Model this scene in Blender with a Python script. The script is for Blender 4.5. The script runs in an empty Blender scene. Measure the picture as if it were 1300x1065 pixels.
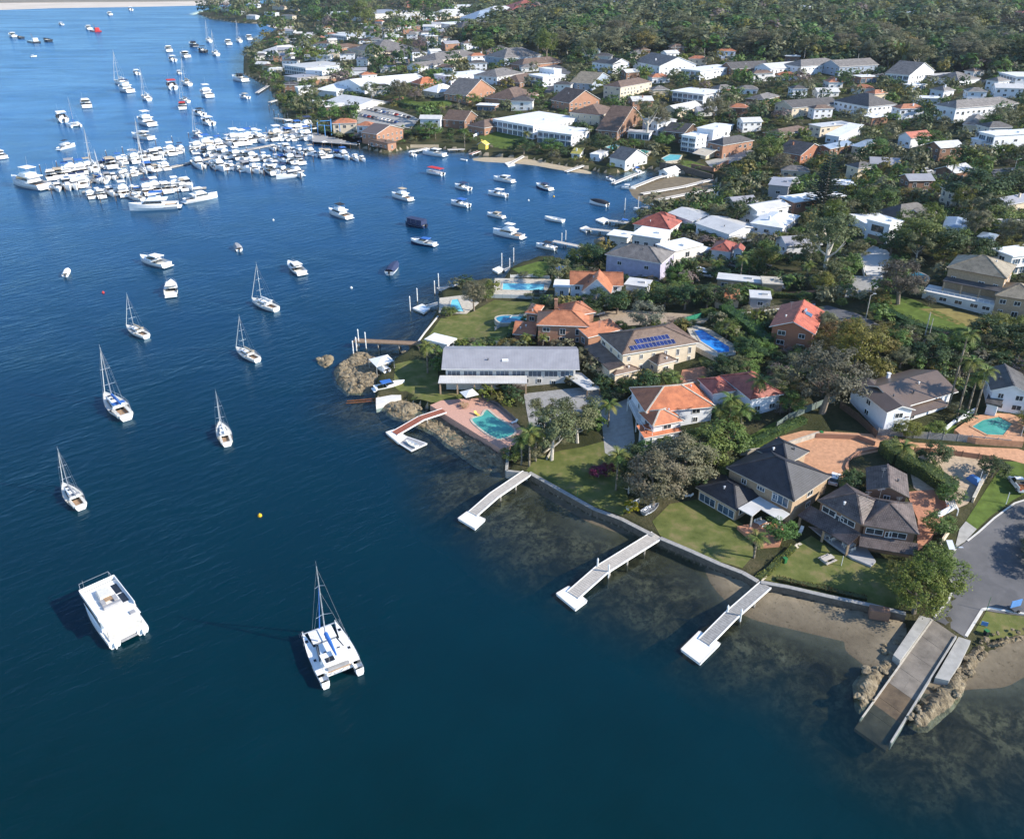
import bpy, bmesh, math, random
import numpy as np
from mathutils import Vector, Matrix, geometry
random.seed(7); RNG = np.random.default_rng(11)
SC = bpy.context.scene; COL = SC.collection
R = math.radians
# ------------------------------------------------------------------ camera, sky, sun, exposure
CAMZ = 100.0; PITCH = R(27.1); FOC = 1050.0
cam = bpy.data.cameras.new('camera'); camo = bpy.data.objects.new('camera', cam); COL.objects.link(camo)
camo.location = (0, 0, CAMZ); camo.rotation_euler = (R(90) - PITCH, 0, 0)
cam.sensor_fit = 'HORIZONTAL'; cam.sensor_width = 36; cam.lens = FOC / 1300 * 36; cam.shift_y = -45 / 1300
cam.clip_start = 1; cam.clip_end = 20000
SC.camera = camo
SUN_EL = R(31); SUN_AZ = math.atan2(1.0, -0.28)          # azimuth clockwise from +Y
sunv = Vector((math.sin(SUN_AZ) * math.cos(SUN_EL), math.cos(SUN_AZ) * math.cos(SUN_EL), math.sin(SUN_EL)))
wd = bpy.data.worlds.new('World'); SC.world = wd; wd.use_nodes = True
wn = wd.node_tree.nodes; bg = wn['Background']
sky = wn.new('ShaderNodeTexSky'); sky.sky_type = 'NISHITA'; sky.sun_disc = False
sky.sun_elevation = SUN_EL; sky.sun_rotation = SUN_AZ; sky.altitude = 50
sky.air_density = 1.0; sky.dust_density = 0.0; sky.ozone_density = 5.0
wd.node_tree.links.new(sky.outputs[0], bg.inputs[0]); bg.inputs[1].default_value = 0.15
sl = bpy.data.lights.new('sun', 'SUN'); sl.energy = 4.8; sl.angle = R(0.53); sl.color = (1.0, 0.92, 0.80)
slo = bpy.data.objects.new('sun', sl); COL.objects.link(slo)
slo.rotation_euler = (-sunv).to_track_quat('-Z', 'Y').to_euler(); slo.location = (200, -60, 300)
vs = SC.view_settings; vs.view_transform = 'Standard'; vs.look = 'None'; vs.gamma = 1; vs.exposure = 0.75
vs.use_curve_mapping = False
SC.cycles.max_bounces = 6; SC.cycles.transparent_max_bounces = 12; SC.cycles.volume_bounces = 0

# ------------------------------------------------------------------ pixel of the photograph -> place
SP, CP = math.sin(PITCH), math.cos(PITCH)
def ray(px, py):
    x = (px - 650) / FOC; y = (487.5 - py) / FOC
    return np.array([x, CP + y * SP, -SP + y * CP])
def P0(px, py, z=0.0):
    d = ray(px, py); t = (z - CAMZ) / d[2]
    return Vector((d[0] * t, d[1] * t, z))
SHORE_PX = [(262,14),(250,18),(269,24),(300,29),(338,31),(374,34),(376,38),(345,41),(325,58),(310,73),(309,94),(323,101),(340,109),
 (348,122),(354,137),(363,152),(376,158),(394,172),(442,185),(490,195),(523,188),(554,188),(592,193),(615,198),(671,203),
 (714,211),(752,216),(775,221),(821,214),(859,221),(905,224),(916,242),(912,254),(866,261),(828,266),(803,282),(773,299),(768,317),
 (727,336),(705,330),(684,329),(648,343),(632,368),(622,357),(592,362),(559,374),(556,395),(539,423),(531,434),(518,449),(501,460),
 (492,470),(476,486),(477,510),(509,507),(524,512),(547,513),(590,540),(635,568),(648,570),(645,597),(672,601),(711,623),(754,647),(789,660),(838,684),
 (914,717),(943,727),(964,740),(1000,746),(1105,769),(1150,780),(1152,802),(1142,832),(1176,858),(1206,852),(1236,838),(1262,824),(1300,810),(1420,800)]
_w0 = SHORE_PX.index((547, 513)); _w1 = SHORE_PX.index((1150, 780))
SHORE = [P0(*p, 1.7 if _w0 <= i <= _w1 else 0.0).to_2d() for i, p in enumerate(SHORE_PX)]
LAND = [(p.x, p.y) for p in SHORE] + [(900, 40), (9000, 40), (9000, 9000), (-300, 9000), (-520, 2400)]
LAND = np.array(LAND)
def pip(poly, x, y):
    poly = np.asarray(poly); x = np.asarray(x, float); y = np.asarray(y, float)
    ins = np.zeros(x.shape, bool); n = len(poly)
    for i in range(n):
        x0, y0 = poly[i]; x1, y1 = poly[(i + 1) % n]
        if y0 == y1: continue
        c = ((y0 > y) != (y1 > y)) & (x < (x1 - x0) * (y - y0) / (y1 - y0) + x0)
        ins ^= c
    return ins
def dist_poly(poly, x, y, closed=True):
    poly = np.asarray(poly); x = np.asarray(x, float); y = np.asarray(y, float)
    best = np.full(x.shape, 1e18); n = len(poly)
    for i in range(n if closed else n - 1):
        ax, ay = poly[i]; bx, by = poly[(i + 1) % n]
        dx, dy = bx - ax, by - ay; L = dx * dx + dy * dy + 1e-12
        t = np.clip(((x - ax) * dx + (y - ay) * dy) / L, 0, 1)
        best = np.minimum(best, (x - ax - t * dx) ** 2 + (y - ay - t * dy) ** 2)
    return np.sqrt(best)
RAMPC = P0(1165, 850)
def smooth(a, b, v):
    t = np.clip((v - a) / (b - a), 0, 1); return t * t * (3 - 2 * t)
BANKS = [(np.array([tuple(P0(*p))[:2] for p in px]), r0, r1, top, k) for px, r0, r1, top, k in (([(985,752),(1040,772),(1110,795),(1140,812)], 8, 17, .42, .050), ([(1255,838),(1310,818)], 5, 13, .30, .05), ([(700,620),(745,650),(775,662)], 3, 10, .12, .055), ([(600,552),(640,592)], 3, 9, .15, .08))]   # sand heaped against the shore
def terr(x, y):
    """height of ground (land) or sea bed"""
    x = np.asarray(x, float); y = np.asarray(y, float)
    d = dist_poly(LAND, x, y); d = np.where(pip(LAND, x, y), d, -d)
    hill = 46 * (1 - np.exp(-np.maximum(0, d - 16) / 330))
    nat = smooth(34, 20, np.hypot(x - RAMPC.x, y - RAMPC.y))
    wall = 1.7 * smooth(0.05, 0.5, d)
    soft = np.minimum(1.7, 0.05 + 0.16 * np.maximum(d, 0))
    land = wall * (1 - nat) + soft * nat + hill
    shal = smooth(-52, 0, x) * smooth(205, 168, y)
    sl = 0.07 * shal + 0.30 * (1 - shal)
    dd = np.maximum(-d - 0.2, 0)
    sea = -0.22 - sl * dd - 0.0042 * dd * dd * shal
    for pl, r0, r1, top, k in BANKS:
        bw = smooth(r1, r0, dist_poly(pl, x, y, False)); sea = sea * (1 - bw) + np.maximum(sea, top - k * np.maximum(-d, 0)) * bw
    sea = np.maximum(sea, -14)
    return np.where(d > 0, land, sea)
def T(x, y): return float(terr(np.array([x]), np.array([y]))[0])
_TS = np.concatenate([np.linspace(60, 700, 320), np.linspace(705, 3200, 400)])
def G(px, py, h=0.0):
    """first point of the ground (raised by h) seen through a pixel"""
    d = ray(px, py); d = d / np.linalg.norm(d)
    q = d[:, None] * _TS; z = CAMZ + q[2]
    g = np.maximum(terr(q[0], q[1]), 0) + h
    b = np.nonzero(z <= g)[0]
    if not len(b): return P0(px, py, h)
    i = b[0]
    if i == 0: return P0(px, py, h)
    f0 = z[i-1] - g[i-1]; f1 = z[i] - g[i]; t = _TS[i-1] + (_TS[i] - _TS[i-1]) * f0 / (f0 - f1)
    return Vector((d[0] * t, d[1] * t, CAMZ + d[2] * t))

# ------------------------------------------------------------------ materials
def _nt(name):
    m = bpy.data.materials.new(name); m.use_nodes = True
    nt = m.node_tree; b = nt.nodes['Principled BSDF']; return m, nt, b
def N(nt, t, **kw):
    n = nt.nodes.new(t)
    for k, v in kw.items():
        if k in n.inputs: n.inputs[k].default_value = v
        else: setattr(n, k, v)
    return n
def mixc(nt, fac, a, b, mode='MIX'):
    m = N(nt, 'ShaderNodeMix'); m.data_type = 'RGBA'; m.blend_type = mode
    L = nt.links.new
    for k, v in ((0, fac), (6, a), (7, b)):
        if hasattr(v, 'links'): L(v, m.inputs[k])
        else: m.inputs[k].default_value = v if k == 0 else (*v, 1) if len(v) == 3 else v
    return m.outputs[2]
def noise(nt, scale, detail=3, vec=None, rough=.6, dist=0):
    n = N(nt, 'ShaderNodeTexNoise', Scale=scale, Detail=detail, Roughness=rough, Distortion=dist)
    if vec is not None: nt.links.new(vec, n.inputs['Vector'])
    return n.outputs['Fac']
def ramp(nt, fac, stops):
    r = N(nt, 'ShaderNodeValToRGB'); nt.links.new(fac, r.inputs[0]); e = r.color_ramp.elements
    while len(e) < len(stops): e.new(0.5)
    for el, (p, c) in zip(e, stops):
        el.position = p; el.color = (*c, 1) if len(c) == 3 else c
    return r.outputs[0]
def pos(nt): return N(nt, 'ShaderNodeNewGeometry').outputs['Position']
def bump(nt, h, strength, dist=0.1, normal=None):
    b = N(nt, 'ShaderNodeBump', Strength=strength, Distance=dist); nt.links.new(h, b.inputs['Height'])
    if normal is not None: nt.links.new(normal, b.inputs['Normal'])
    return b.outputs[0]
MATS = {}
def plain(name, c, rough=.6, var=.18, scale=.8, metal=0.0, spec=.4, bmp=0.0, bs=8.0):
    """weathered single colour surface"""
    m, nt, b = _nt(name); MATS[name] = m
    p = pos(nt); f = noise(nt, scale, 4, p)
    lo = tuple(x * (1 - var) for x in c); hi = tuple(min(1, x * (1 + var)) for x in c)
    nt.links.new(ramp(nt, f, [(.3, lo), (.7, hi)]), b.inputs['Base Color'])
    b.inputs['Roughness'].default_value = rough; b.inputs['Metallic'].default_value = metal
    b.inputs['Specular IOR Level'].default_value = spec
    if bmp: nt.links.new(bump(nt, noise(nt, bs, 3, p), bmp), b.inputs['Normal'])
    return m
def tile(name, c, c2, course=.34, width=.32, rough=.62, str_=1.0, lich=None, mort=.05):
    """roof tiles: courses along V, columns along U of the roof slope (metres), joints recessed by relief"""
    m, nt, b = _nt(name); MATS[name] = m; L = nt.links.new
    uv = N(nt, 'ShaderNodeUVMap').outputs[0]
    br = N(nt, 'ShaderNodeTexBrick', offset=.5, Scale=1.0); L(uv, br.inputs['Vector'])
    for k, v in (('Brick Width', width), ('Row Height', course), ('Mortar Size', mort), ('Bias', 0.0), ('Mortar Smooth', .6)): br.inputs[k].default_value = v
    br.inputs['Color1'].default_value = (*c, 1); br.inputs['Color2'].default_value = (*c2, 1)
    br.inputs['Mortar'].default_value = (*[x * .4 for x in c], 1)
    p = pos(nt); f = noise(nt, .5, 4, p)
    base = mixc(nt, ramp(nt, f, [(.35, (0, 0, 0)), (.7, (1, 1, 1))]), br.outputs['Color'], tuple(x * 1.18 for x in c2))
    if lich: base = mixc(nt, ramp(nt, noise(nt, 1.7, 5, p), [(.56, (0, 0, 0)), (.72, (.8, .8, .8))]), base, lich)
    L(base, b.inputs['Base Color']); b.inputs['Roughness'].default_value = rough
    sx = N(nt, 'ShaderNodeSeparateXYZ'); L(uv, sx.inputs[0])
    mo = N(nt, 'ShaderNodeMath', operation='MODULO'); L(sx.outputs[1], mo.inputs[0]); mo.inputs[1].default_value = course
    L(bump(nt, mo.outputs[0], str_, .35), b.inputs['Normal'])
    return m
def ribbed(name, c, rough=.4, metal=.0, pitch=.4):
    m, nt, b = _nt(name); MATS[name] = m; L = nt.links.new
    uv = N(nt, 'ShaderNodeUVMap').outputs[0]
    w = N(nt, 'ShaderNodeTexWave', bands_direction='X', Scale=math.pi * 2 / pitch / 20); L(uv, w.inputs[0])
    f = noise(nt, .35, 4, pos(nt))
    L(ramp(nt, f, [(.3, tuple(x * .86 for x in c)), (.7, tuple(min(1, x * 1.08) for x in c))]), b.inputs['Base Color'])
    L(bump(nt, w.outputs[1], .35, .05), b.inputs['Normal'])
    b.inputs['Roughness'].default_value = rough; b.inputs['Metallic'].default_value = metal
    return m
def brickm(name, c, c2):
    m, nt, b = _nt(name); MATS[name] = m
    p = pos(nt)
    n1 = noise(nt, 4.5, 3, p); n2 = noise(nt, .4, 3, p)
    base = mixc(nt, n1, c, c2); base = mixc(nt, ramp(nt, n2, [(.4, (0, 0, 0)), (.75, (.5, .5, .5))]), base, tuple(x * .7 for x in c))
    nt.links.new(base, b.inputs['Base Color']); b.inputs['Roughness'].default_value = .85
    return m
def leafm(name, c, c2, scale=.12, trans=.25, var=.35):
    m, nt, b = _nt(name); MATS[name] = m; L = nt.links.new
    p = pos(nt); f = noise(nt, scale, 2, p); f2 = noise(nt, 1.6, 2, p)
    base = mixc(nt, ramp(nt, f, [(.32, (0, 0, 0)), (.68, (1, 1, 1))]), c, c2)
    oi = N(nt, 'ShaderNodeObjectInfo')
    hs = N(nt, 'ShaderNodeHueSaturation'); L(base, hs.inputs['Color'])
    mr = N(nt, 'ShaderNodeMapRange'); L(oi.outputs['Random'], mr.inputs[0]); mr.inputs[3].default_value = .46; mr.inputs[4].default_value = .535
    L(mr.outputs[0], hs.inputs['Hue'])
    mr2 = N(nt, 'ShaderNodeMapRange'); L(f2, mr2.inputs[0]); mr2.inputs[1].default_value = .3; mr2.inputs[2].default_value = .7
    mr2.inputs[3].default_value = 1 - var; mr2.inputs[4].default_value = 1 + var; L(mr2.outputs[0], hs.inputs['Value'])
    L(hs.outputs[0], b.inputs['Base Color']); b.inputs['Roughness'].default_value = .55; b.inputs['Specular IOR Level'].default_value = .25
    tr = N(nt, 'ShaderNodeBsdfTranslucent'); L(hs.outputs[0], tr.inputs[0])
    mx = N(nt, 'ShaderNodeMixShader'); mx.inputs[0].default_value = trans
    L(b.outputs[0], mx.inputs[1]); L(tr.outputs[0], mx.inputs[2]); L(mx.outputs[0], nt.nodes['Material Output'].inputs[0])
    return m
def glassm(name, c, rough=.06):
    m, nt, b = _nt(name); MATS[name] = m
    f = noise(nt, .3, 2, pos(nt))
    nt.links.new(ramp(nt, f, [(.35, tuple(x * .6 for x in c)), (.7, tuple(x * 1.6 for x in c))]), b.inputs['Base Color'])
    b.inputs['Roughness'].default_value = rough; b.inputs['Specular IOR Level'].default_value = .8
    return m
W = plain('white_paint', (.78, .77, .74), .5, .07)
plain('cream_render', (.62, .53, .40), .8, .1); plain('pale_render', (.62, .60, .56), .8, .08); plain('cool_white', (.72, .74, .78), .6, .06)
plain('grey_render', (.34, .34, .35), .8, .1); plain('dark_grey', (.08, .085, .095), .6, .15); plain('blue_grey', (.30, .36, .44), .7, .1)
plain('tan_brick', (.40, .29, .19), .85, .18, 2.5); brickm('red_brick', (.30, .12, .07), (.42, .19, .11)); brickm('orange_brick', (.33, .17, .105), (.42, .23, .15))
brickm('brown_brick', (.20, .11, .075), (.28, .16, .10)); plain('yellow_paint', (.70, .52, .10), .6, .1); plain('mustard', (.30, .27, .06), .7, .15)
plain('timber', (.25, .17, .11), .8, .25, 2.0); plain('dark_timber', (.10, .065, .045), .8, .25, 2.0); plain('red_deck', (.30, .10, .06), .75, .2, 2.0)
plain('pale_timber', (.45, .41, .36), .8, .15, 1.5); plain('concrete', (.34, .33, .305), .85, .16, .9, bmp=.2); plain('pale_concrete', (.60, .58, .54), .85, .1, .9)
plain('weathered_deck', (.30, .29, .275), .85, .2, 1.6); plain('stone_wall', (.10, .085, .07), .9, .45, 1.4, bmp=.7, bs=3); plain('pale_stone', (.46, .42, .35), .9, .22, 1.2, bmp=.4, bs=3)
plain('metal_grey', (.45, .46, .48), .35, .08, metal=.6); plain('black_plastic', (.025, .026, .03), .45, .2); plain('rubber', (.02, .02, .02), .85, .1)
plain('gelcoat', (.84, .84, .82), .22, .04, 1.2, spec=.5); plain('deck_cream', (.62, .60, .54), .6, .1, 2); plain('teak', (.34, .22, .13), .7, .2, 3)
plain('navy_canvas', (.025, .04, .10), .8, .2, 1.5); plain('blue_canvas', (.03, .13, .42), .75, .15, 1.5); plain('red_canvas', (.50, .03, .03), .75, .15, 1.5)
plain('grey_canvas', (.30, .30, .31), .8, .15, 1.5); plain('white_canvas', (.76, .75, .72), .8, .06, 1.5); plain('tan_canvas', (.46, .38, .27), .8, .12, 1.5); plain('black_canvas', (.02, .022, .028), .8, .2, 1.5)
plain('navy_hull', (.02, .035, .09), .25, .1); plain('aluminium', (.55, .57, .60), .35, .06, metal=.7); plain('bottom_paint', (.05, .08, .12), .7, .2)
plain('pool_tile', (.5, .56, .58), .5, .08); plain('brick_paver', (.42, .20, .12), .85, .22, 2.2, bmp=.15); plain('pink_paver', (.50, .29, .22), .85, .14, 2.2)
plain('orange_paver', (.50, .27, .155), .9, .2, 1.4); plain('gravel', (.40, .31, .22), .95, .2, 1.3); plain('buoy_yellow', (.8, .45, .02), .5, .08); plain('buoy_red', (.6, .04, .03), .5, .08)
plain('green_plastic', (.03, .16, .05), .5, .2); plain('car_white', (.80, .80, .80), .2, .03); plain('car_silver', (.48, .50, .52), .25, .05, metal=.5); plain('car_dark', (.03, .033, .04), .2, .1)
plain('car_red', (.35, .02, .02), .2, .1); plain('car_blue', (.05, .12, .32), .22, .1); plain('crane_blue', (.10, .30, .62), .5, .1); plain('rust', (.22, .08, .03), .9, .3, 4)
plain('blue_tarp', (.10, .25, .55), .6, .15); plain('lilac', (.42, .40, .52), .7, .15); plain('bark', (.22, .18, .14), .95, .3, 2.5); plain('pale_bark', (.50, .46, .40), .9, .25, 2.0)
plain('palm_bark', (.20, .17, .13), .95, .3, 3); plain('dead_frond', (.28, .19, .09), .9, .3, 2); plain('steel_pole', (.52, .52, .50), .5, .1); plain('pool_fence_green', (.03, .22, .13), .6, .2)
glassm('window_glass', (.035, .045, .055)); glassm('blue_glass', (.06, .10, .15)); glassm('boat_glass', (.015, .018, .022))
glassm('solar_cell', (.018, .028, .12), .12); plain('panel_rim', (.62, .63, .65), .4, .05, metal=.4)
tile('charcoal_tile', (.018, .020, .028), (.030, .032, .042), .42, .36); tile('brown_tile', (.065, .048, .045), (.115, .088, .082), lich=(.17, .15, .14), course=.46, width=.4, mort=.085); tile('terracotta_tile', (.35, .125, .06), (.43, .17, .085))
tile('orange_tile', (.40, .11, .042), (.48, .155, .062)); tile('red_tile', (.33, .075, .045), (.42, .11, .065)); tile('dull_red_tile', (.26, .065, .05), (.34, .10, .07))
tile('umber_tile', (.11, .068, .05), (.16, .105, .075), lich=(.21, .16, .13)); tile('grey_tile', (.13, .12, .115), (.19, .175, .165)); tile('dark_tile', (.05, .047, .05), (.085, .08, .08)); tile('olive_tile', (.20, .17, .12), (.27, .23, .17), lich=(.34, .30, .22))
ribbed('white_metal', (.78, .78, .77)); ribbed('grey_metal', (.30, .30, .325), .45); ribbed('pale_metal', (.56, .55, .53)); ribbed('blue_metal', (.26, .33, .42)); ribbed('green_metal', (.30, .36, .31)); ribbed('umber_metal', (.125, .09, .07))
leafm('gum_leaf', (0.098, 0.116, 0.050), (0.186, 0.186, 0.088)); leafm('olive_leaf', (0.132, 0.138, 0.074), (0.212, 0.198, 0.117)); leafm('green_leaf', (0.063, 0.116, 0.028), (0.151, 0.212, 0.053)); leafm('dark_leaf', (0.032, 0.063, 0.025), (0.071, 0.106, 0.039))
leafm('lime_leaf', (.10, .13, .022), (.17, .18, .035)); leafm('gold_leaf', (.14, .125, .03), (.20, .16, .05)); leafm('grey_leaf', (.085, .08, .055), (.13, .12, .085)); leafm('silver_leaf', (.13, .14, .10), (.19, .19, .14))
leafm('palm_leaf', (0.075, 0.128, 0.027), (0.180, 0.203, 0.053), .3); leafm('pine_leaf', (0.018, 0.042, 0.021), (0.042, 0.075, 0.033)); leafm('bare_twig', (.16, .12, .11), (.22, .17, .16)); leafm('red_leaf', (.14, .015, .03), (.22, .04, .05)); leafm('yellow_leaf', (.28, .20, .01), (.36, .28, .02))
leafm('weed_leaf', (.07, .055, .02), (.11, .085, .03))
def M(n): return MATS[n]

def tidal(name, c, low):
    m, nt, b = _nt(name); MATS[name] = m; p = pos(nt); sx = N(nt, 'ShaderNodeSeparateXYZ'); nt.links.new(p, sx.inputs[0])
    ad = N(nt, 'ShaderNodeMath', operation='MULTIPLY_ADD'); nt.links.new(noise(nt, 2.2, 4, p), ad.inputs[0]); ad.inputs[1].default_value = .7; nt.links.new(sx.outputs[2], ad.inputs[2])
    w = ramp(nt, noise(nt, 1.6, 4, p), [(.3, tuple(x * .65 for x in c)), (.7, tuple(min(1, x * 1.25) for x in c))])
    nt.links.new(mixc(nt, ramp(nt, ad.outputs[0], [(.62, (1, 1, 1)), (.95, (0, 0, 0))]), w, low), b.inputs['Base Color']); b.inputs['Roughness'].default_value = .9     # weed and oysters up to the tide line
    nt.links.new(bump(nt, noise(nt, 3, 4, p), .7), b.inputs['Normal'])
tidal('stone_wall', (.115, .098, .08), (.04, .042, .028)); tidal('pile_wood', (.42, .38, .33), (.07, .06, .042)); tidal('white_pile', (.74, .73, .70), (.10, .085, .06))
# ------------------------------------------------------------------ mesh building
class MB:
    def __init__(self): self.v = []; self.f = []; self.m = []; self.uv = {}
    def add(self, vs, fs, mi=0):
        o = len(self.v); self.v += [tuple(p) for p in vs]
        for f in fs: self.f.append(tuple(i + o for i in f)); self.m.append(mi)
        return o
    def poly(self, pts, mi=0, uv=None):
        self.add(pts, [tuple(range(len(pts)))], mi)
        if uv: self.uv[len(self.f) - 1] = uv
    def box(self, c, s, rz=0.0, mi=0, top=1.0):
        cx, cy, cz = c; sx, sy, sz = (q / 2 for q in s); ca, sa = math.cos(rz), math.sin(rz); vs = []
        for z, k in ((-sz, 1.0), (sz, top)):
            for x, y in ((-sx, -sy), (sx, -sy), (sx, sy), (-sx, sy)):
                vs.append((cx + (x * ca - y * sa) * k, cy + (x * sa + y * ca) * k, cz + z))
        self.add(vs, [(3, 2, 1, 0), (4, 5, 6, 7), (0, 1, 5, 4), (1, 2, 6, 5), (2, 3, 7, 6), (3, 0, 4, 7)], mi)
    def prism(self, pts, z0, z1, mi=0, mt=None):
        """extrude a 2D outline (anticlockwise from above)"""
        a = sum(pts[i][0] * pts[(i + 1) % len(pts)][1] - pts[(i + 1) % len(pts)][0] * pts[i][1] for i in range(len(pts)))
        if a < 0: pts = pts[::-1]
        n = len(pts); vs = [(p[0], p[1], z0) for p in pts] + [(p[0], p[1], z1) for p in pts]
        self.add(vs, [tuple(range(n, 2 * n))], mi if mt is None else mt)
        self.add(vs, [(i, (i + 1) % n, n + (i + 1) % n, n + i) for i in range(n)] + [tuple(range(n - 1, -1, -1))], mi)
    def tube(self, p0, p1, r0, r1=None, n=6, mi=0):
        r1 = r0 if r1 is None else r1; p0 = Vector(p0); p1 = Vector(p1); d = (p1 - p0)
        if d.length < 1e-6: return
        d.normalize(); a = d.orthogonal().normalized(); b = d.cross(a); vs = []
        for p, r in ((p0, r0), (p1, r1)):
            for k in range(n):
                t = 2 * math.pi * k / n; vs.append(p + (a * math.cos(t) + b * math.sin(t)) * r)
        self.add(vs, [(k, (k + 1) % n, n + (k + 1) % n, n + k) for k in range(n)] + [tuple(range(n - 1, -1, -1)), tuple(range(n, 2 * n))], mi)
    def beam(self, p0, p1, w, h, mi=0):
        """box of width w, height h whose top middle runs p0 -> p1"""
        p0 = Vector(p0); p1 = Vector(p1); d = (p1 - p0); s = Vector((-d.y, d.x, 0))
        if s.length < 1e-6: return
        s = s.normalized() * (w / 2); u = Vector((0, 0, h))
        vs = [p0 - s - u, p0 + s - u, p0 + s, p0 - s, p1 - s - u, p1 + s - u, p1 + s, p1 - s]
        self.add(vs, [(3, 2, 1, 0), (4, 5, 6, 7), (0, 1, 5, 4), (1, 2, 6, 5), (2, 3, 7, 6), (3, 0, 4, 7)], mi)
    def mesh(self, name, mats, smooth=False, inv=None):
        me = bpy.data.meshes.new(name)
        vs = self.v if inv is None else [tuple(inv @ Vector(p)) for p in self.v]
        me.from_pydata(vs, [], self.f)
        for m in (mats if isinstance(mats, (list, tuple)) else [mats]): me.materials.append(m if not isinstance(m, str) else M(m))
        me.polygons.foreach_set('material_index', self.m)
        if smooth: me.polygons.foreach_set('use_smooth', [True] * len(self.f))
        if self.uv:
            ul = me.uv_layers.new(name='UVMap')
            for fi, uv in self.uv.items():
                for li, c in zip(me.polygons[fi].loop_indices, uv): ul.data[li].uv = c
        me.update(); return me
    def build(self, name, mats, parent=None, smooth=False, world=True):
        inv = parent_world(parent).inverted() if (parent is not None and world) else None
        return link(name, self.mesh(name, mats, smooth, inv), parent)
def parent_world(o):
    m = o.matrix_basis.copy()
    while o.parent is not None: o = o.parent; m = o.matrix_basis @ m
    return m
def link(name, data, parent=None, mat=None):
    o = bpy.data.objects.new(name, data); COL.objects.link(o)
    if parent is not None: o.parent = parent
    if mat is not None: o.matrix_basis = mat
    return o
def tag(o, label=None, cat=None, group=None, kind=None):
    if label: o['label'] = label
    if cat: o['category'] = cat
    if group: o['group'] = group
    if kind: o['kind'] = kind
    return o
def empty(name, loc, rz=0.0, label=None, cat=None, group=None, kind=None):
    o = link(name, None); o.location = loc; o.rotation_euler = (0, 0, rz)
    o.matrix_basis = Matrix.Translation(loc) @ Matrix.Rotation(rz, 4, 'Z')
    return tag(o, label, cat, group, kind)
KIDS = {}
def copy_tree(o, parent=None):
    c = o.copy(); COL.objects.link(c); c.parent = parent
    if o.name not in KIDS: KIDS[o.name] = list(o.children)
    for ch in KIDS[o.name]: copy_tree(ch, c)
    return c
def place(o, loc, rz, s=1.0):
    o.matrix_basis = Matrix.Translation(loc) @ Matrix.Rotation(rz, 4, 'Z') @ Matrix.Scale(s, 4)
BLOCKED = []          # world outlines where no tree is planted
def block(poly, grow=0.0):
    a = np.array([(p[0], p[1]) for p in poly])
    if grow:
        c = a.mean(0); d = a - c; a = c + d * (1 + grow / np.maximum(np.linalg.norm(d, axis=1, keepdims=True), .1))
    BLOCKED.append(a)
# ================================================================== THE SETTING
from mathutils import noise as mnoise
def fbm(x, y, z=0.0, o=4): return mnoise.fractal(Vector((x, y, z)), .9, 2.1, o)
def grid_mesh(name, X, Y, Z, keep, mats, attr=None):
    nr, nc = X.shape
    idx = -np.ones(nr * nc, np.int64)
    q = np.stack([np.arange(nr * nc).reshape(nr, nc)[a, b] for a, b in ((slice(0, -1), slice(0, -1)), (slice(0, -1), slice(1, None)), (slice(1, None), slice(1, None)), (slice(1, None), slice(0, -1)))], -1)[keep]
    used = np.unique(q); idx[used] = np.arange(len(used)); q = idx[q]
    me = bpy.data.meshes.new(name); me.vertices.add(len(used)); me.loops.add(q.size); me.polygons.add(len(q))
    me.vertices.foreach_set('co', np.stack([X.ravel()[used], Y.ravel()[used], Z.ravel()[used]], 1).astype(np.float32).ravel())
    me.loops.foreach_set('vertex_index', q.ravel().astype(np.int32)); me.polygons.foreach_set('loop_start', np.arange(0, q.size, 4, dtype=np.int32))
    me.polygons.foreach_set('use_smooth', np.ones(len(q), bool)); me.materials.append(mats)
    if attr is not None:
        a = me.attributes.new('depth', 'FLOAT', 'POINT'); a.data.foreach_set('value', attr.ravel()[used].astype(np.float32))
    me.update(); me.validate(); return link(name, me)
_rows = np.exp(np.linspace(math.log(36), math.log(7000), 800)); _cols = np.linspace(-.86, .86, 400)
GX = _cols[None, :] * (_rows[:, None] * CP + CAMZ * SP); GY = np.repeat(_rows[:, None], len(_cols), 1)
GZ = terr(GX, GY); GD = dist_poly(LAND, GX, GY); GD = np.where(pip(LAND, GX, GY), GD, -GD); dc = (GD[:-1, :-1] + GD[1:, :-1] + GD[:-1, 1:] + GD[1:, 1:]) / 4
zc = (GZ[:-1, :-1] + GZ[1:, :-1] + GZ[:-1, 1:] + GZ[1:, 1:]) / 4
m, nt, b = _nt('garden_ground'); p_ = pos(nt)
c_ = ramp(nt, noise(nt, .09, 5, p_), [(.3, (.022, .030, .012)), (.5, (.055, .058, .026)), (.72, (.10, .085, .05))])
c_ = mixc(nt, ramp(nt, noise(nt, 1.3, 4, p_), [(.4, (0, 0, 0)), (.75, (.6, .6, .6))]), c_, (.03, .035, .016))
nt.links.new(c_, b.inputs['Base Color']); b.inputs['Roughness'].default_value = .95; b.inputs['Specular IOR Level'].default_value = .1
nt.links.new(bump(nt, noise(nt, 2.5, 4, p_), .8, .3), b.inputs['Normal'])
tag(grid_mesh('ground', GX, GY, GZ, dc > 0, m), kind='structure')
m, nt, b = _nt('sea_bed'); p_ = pos(nt)
c_ = ramp(nt, noise(nt, .16, 8, p_, .72, .9), [(.36, (.022, .02, .014)), (.47, (.075, .06, .036)), (.58, (.15, .12, .072)), (.72, (.26, .215, .14))])
c_ = mixc(nt, ramp(nt, noise(nt, .9, 4, p_, .7), [(.46, (0, 0, 0)), (.6, (.85, .85, .85))]), c_, (.03, .026, .016))
sx_ = N(nt, 'ShaderNodeSeparateXYZ'); nt.links.new(p_, sx_.inputs[0]); ad = N(nt, 'ShaderNodeMath', operation='MULTIPLY_ADD'); nt.links.new(noise(nt, .4, 6, p_, .68), ad.inputs[0]); ad.inputs[1].default_value = .5; nt.links.new(sx_.outputs[2], ad.inputs[2])
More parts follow.
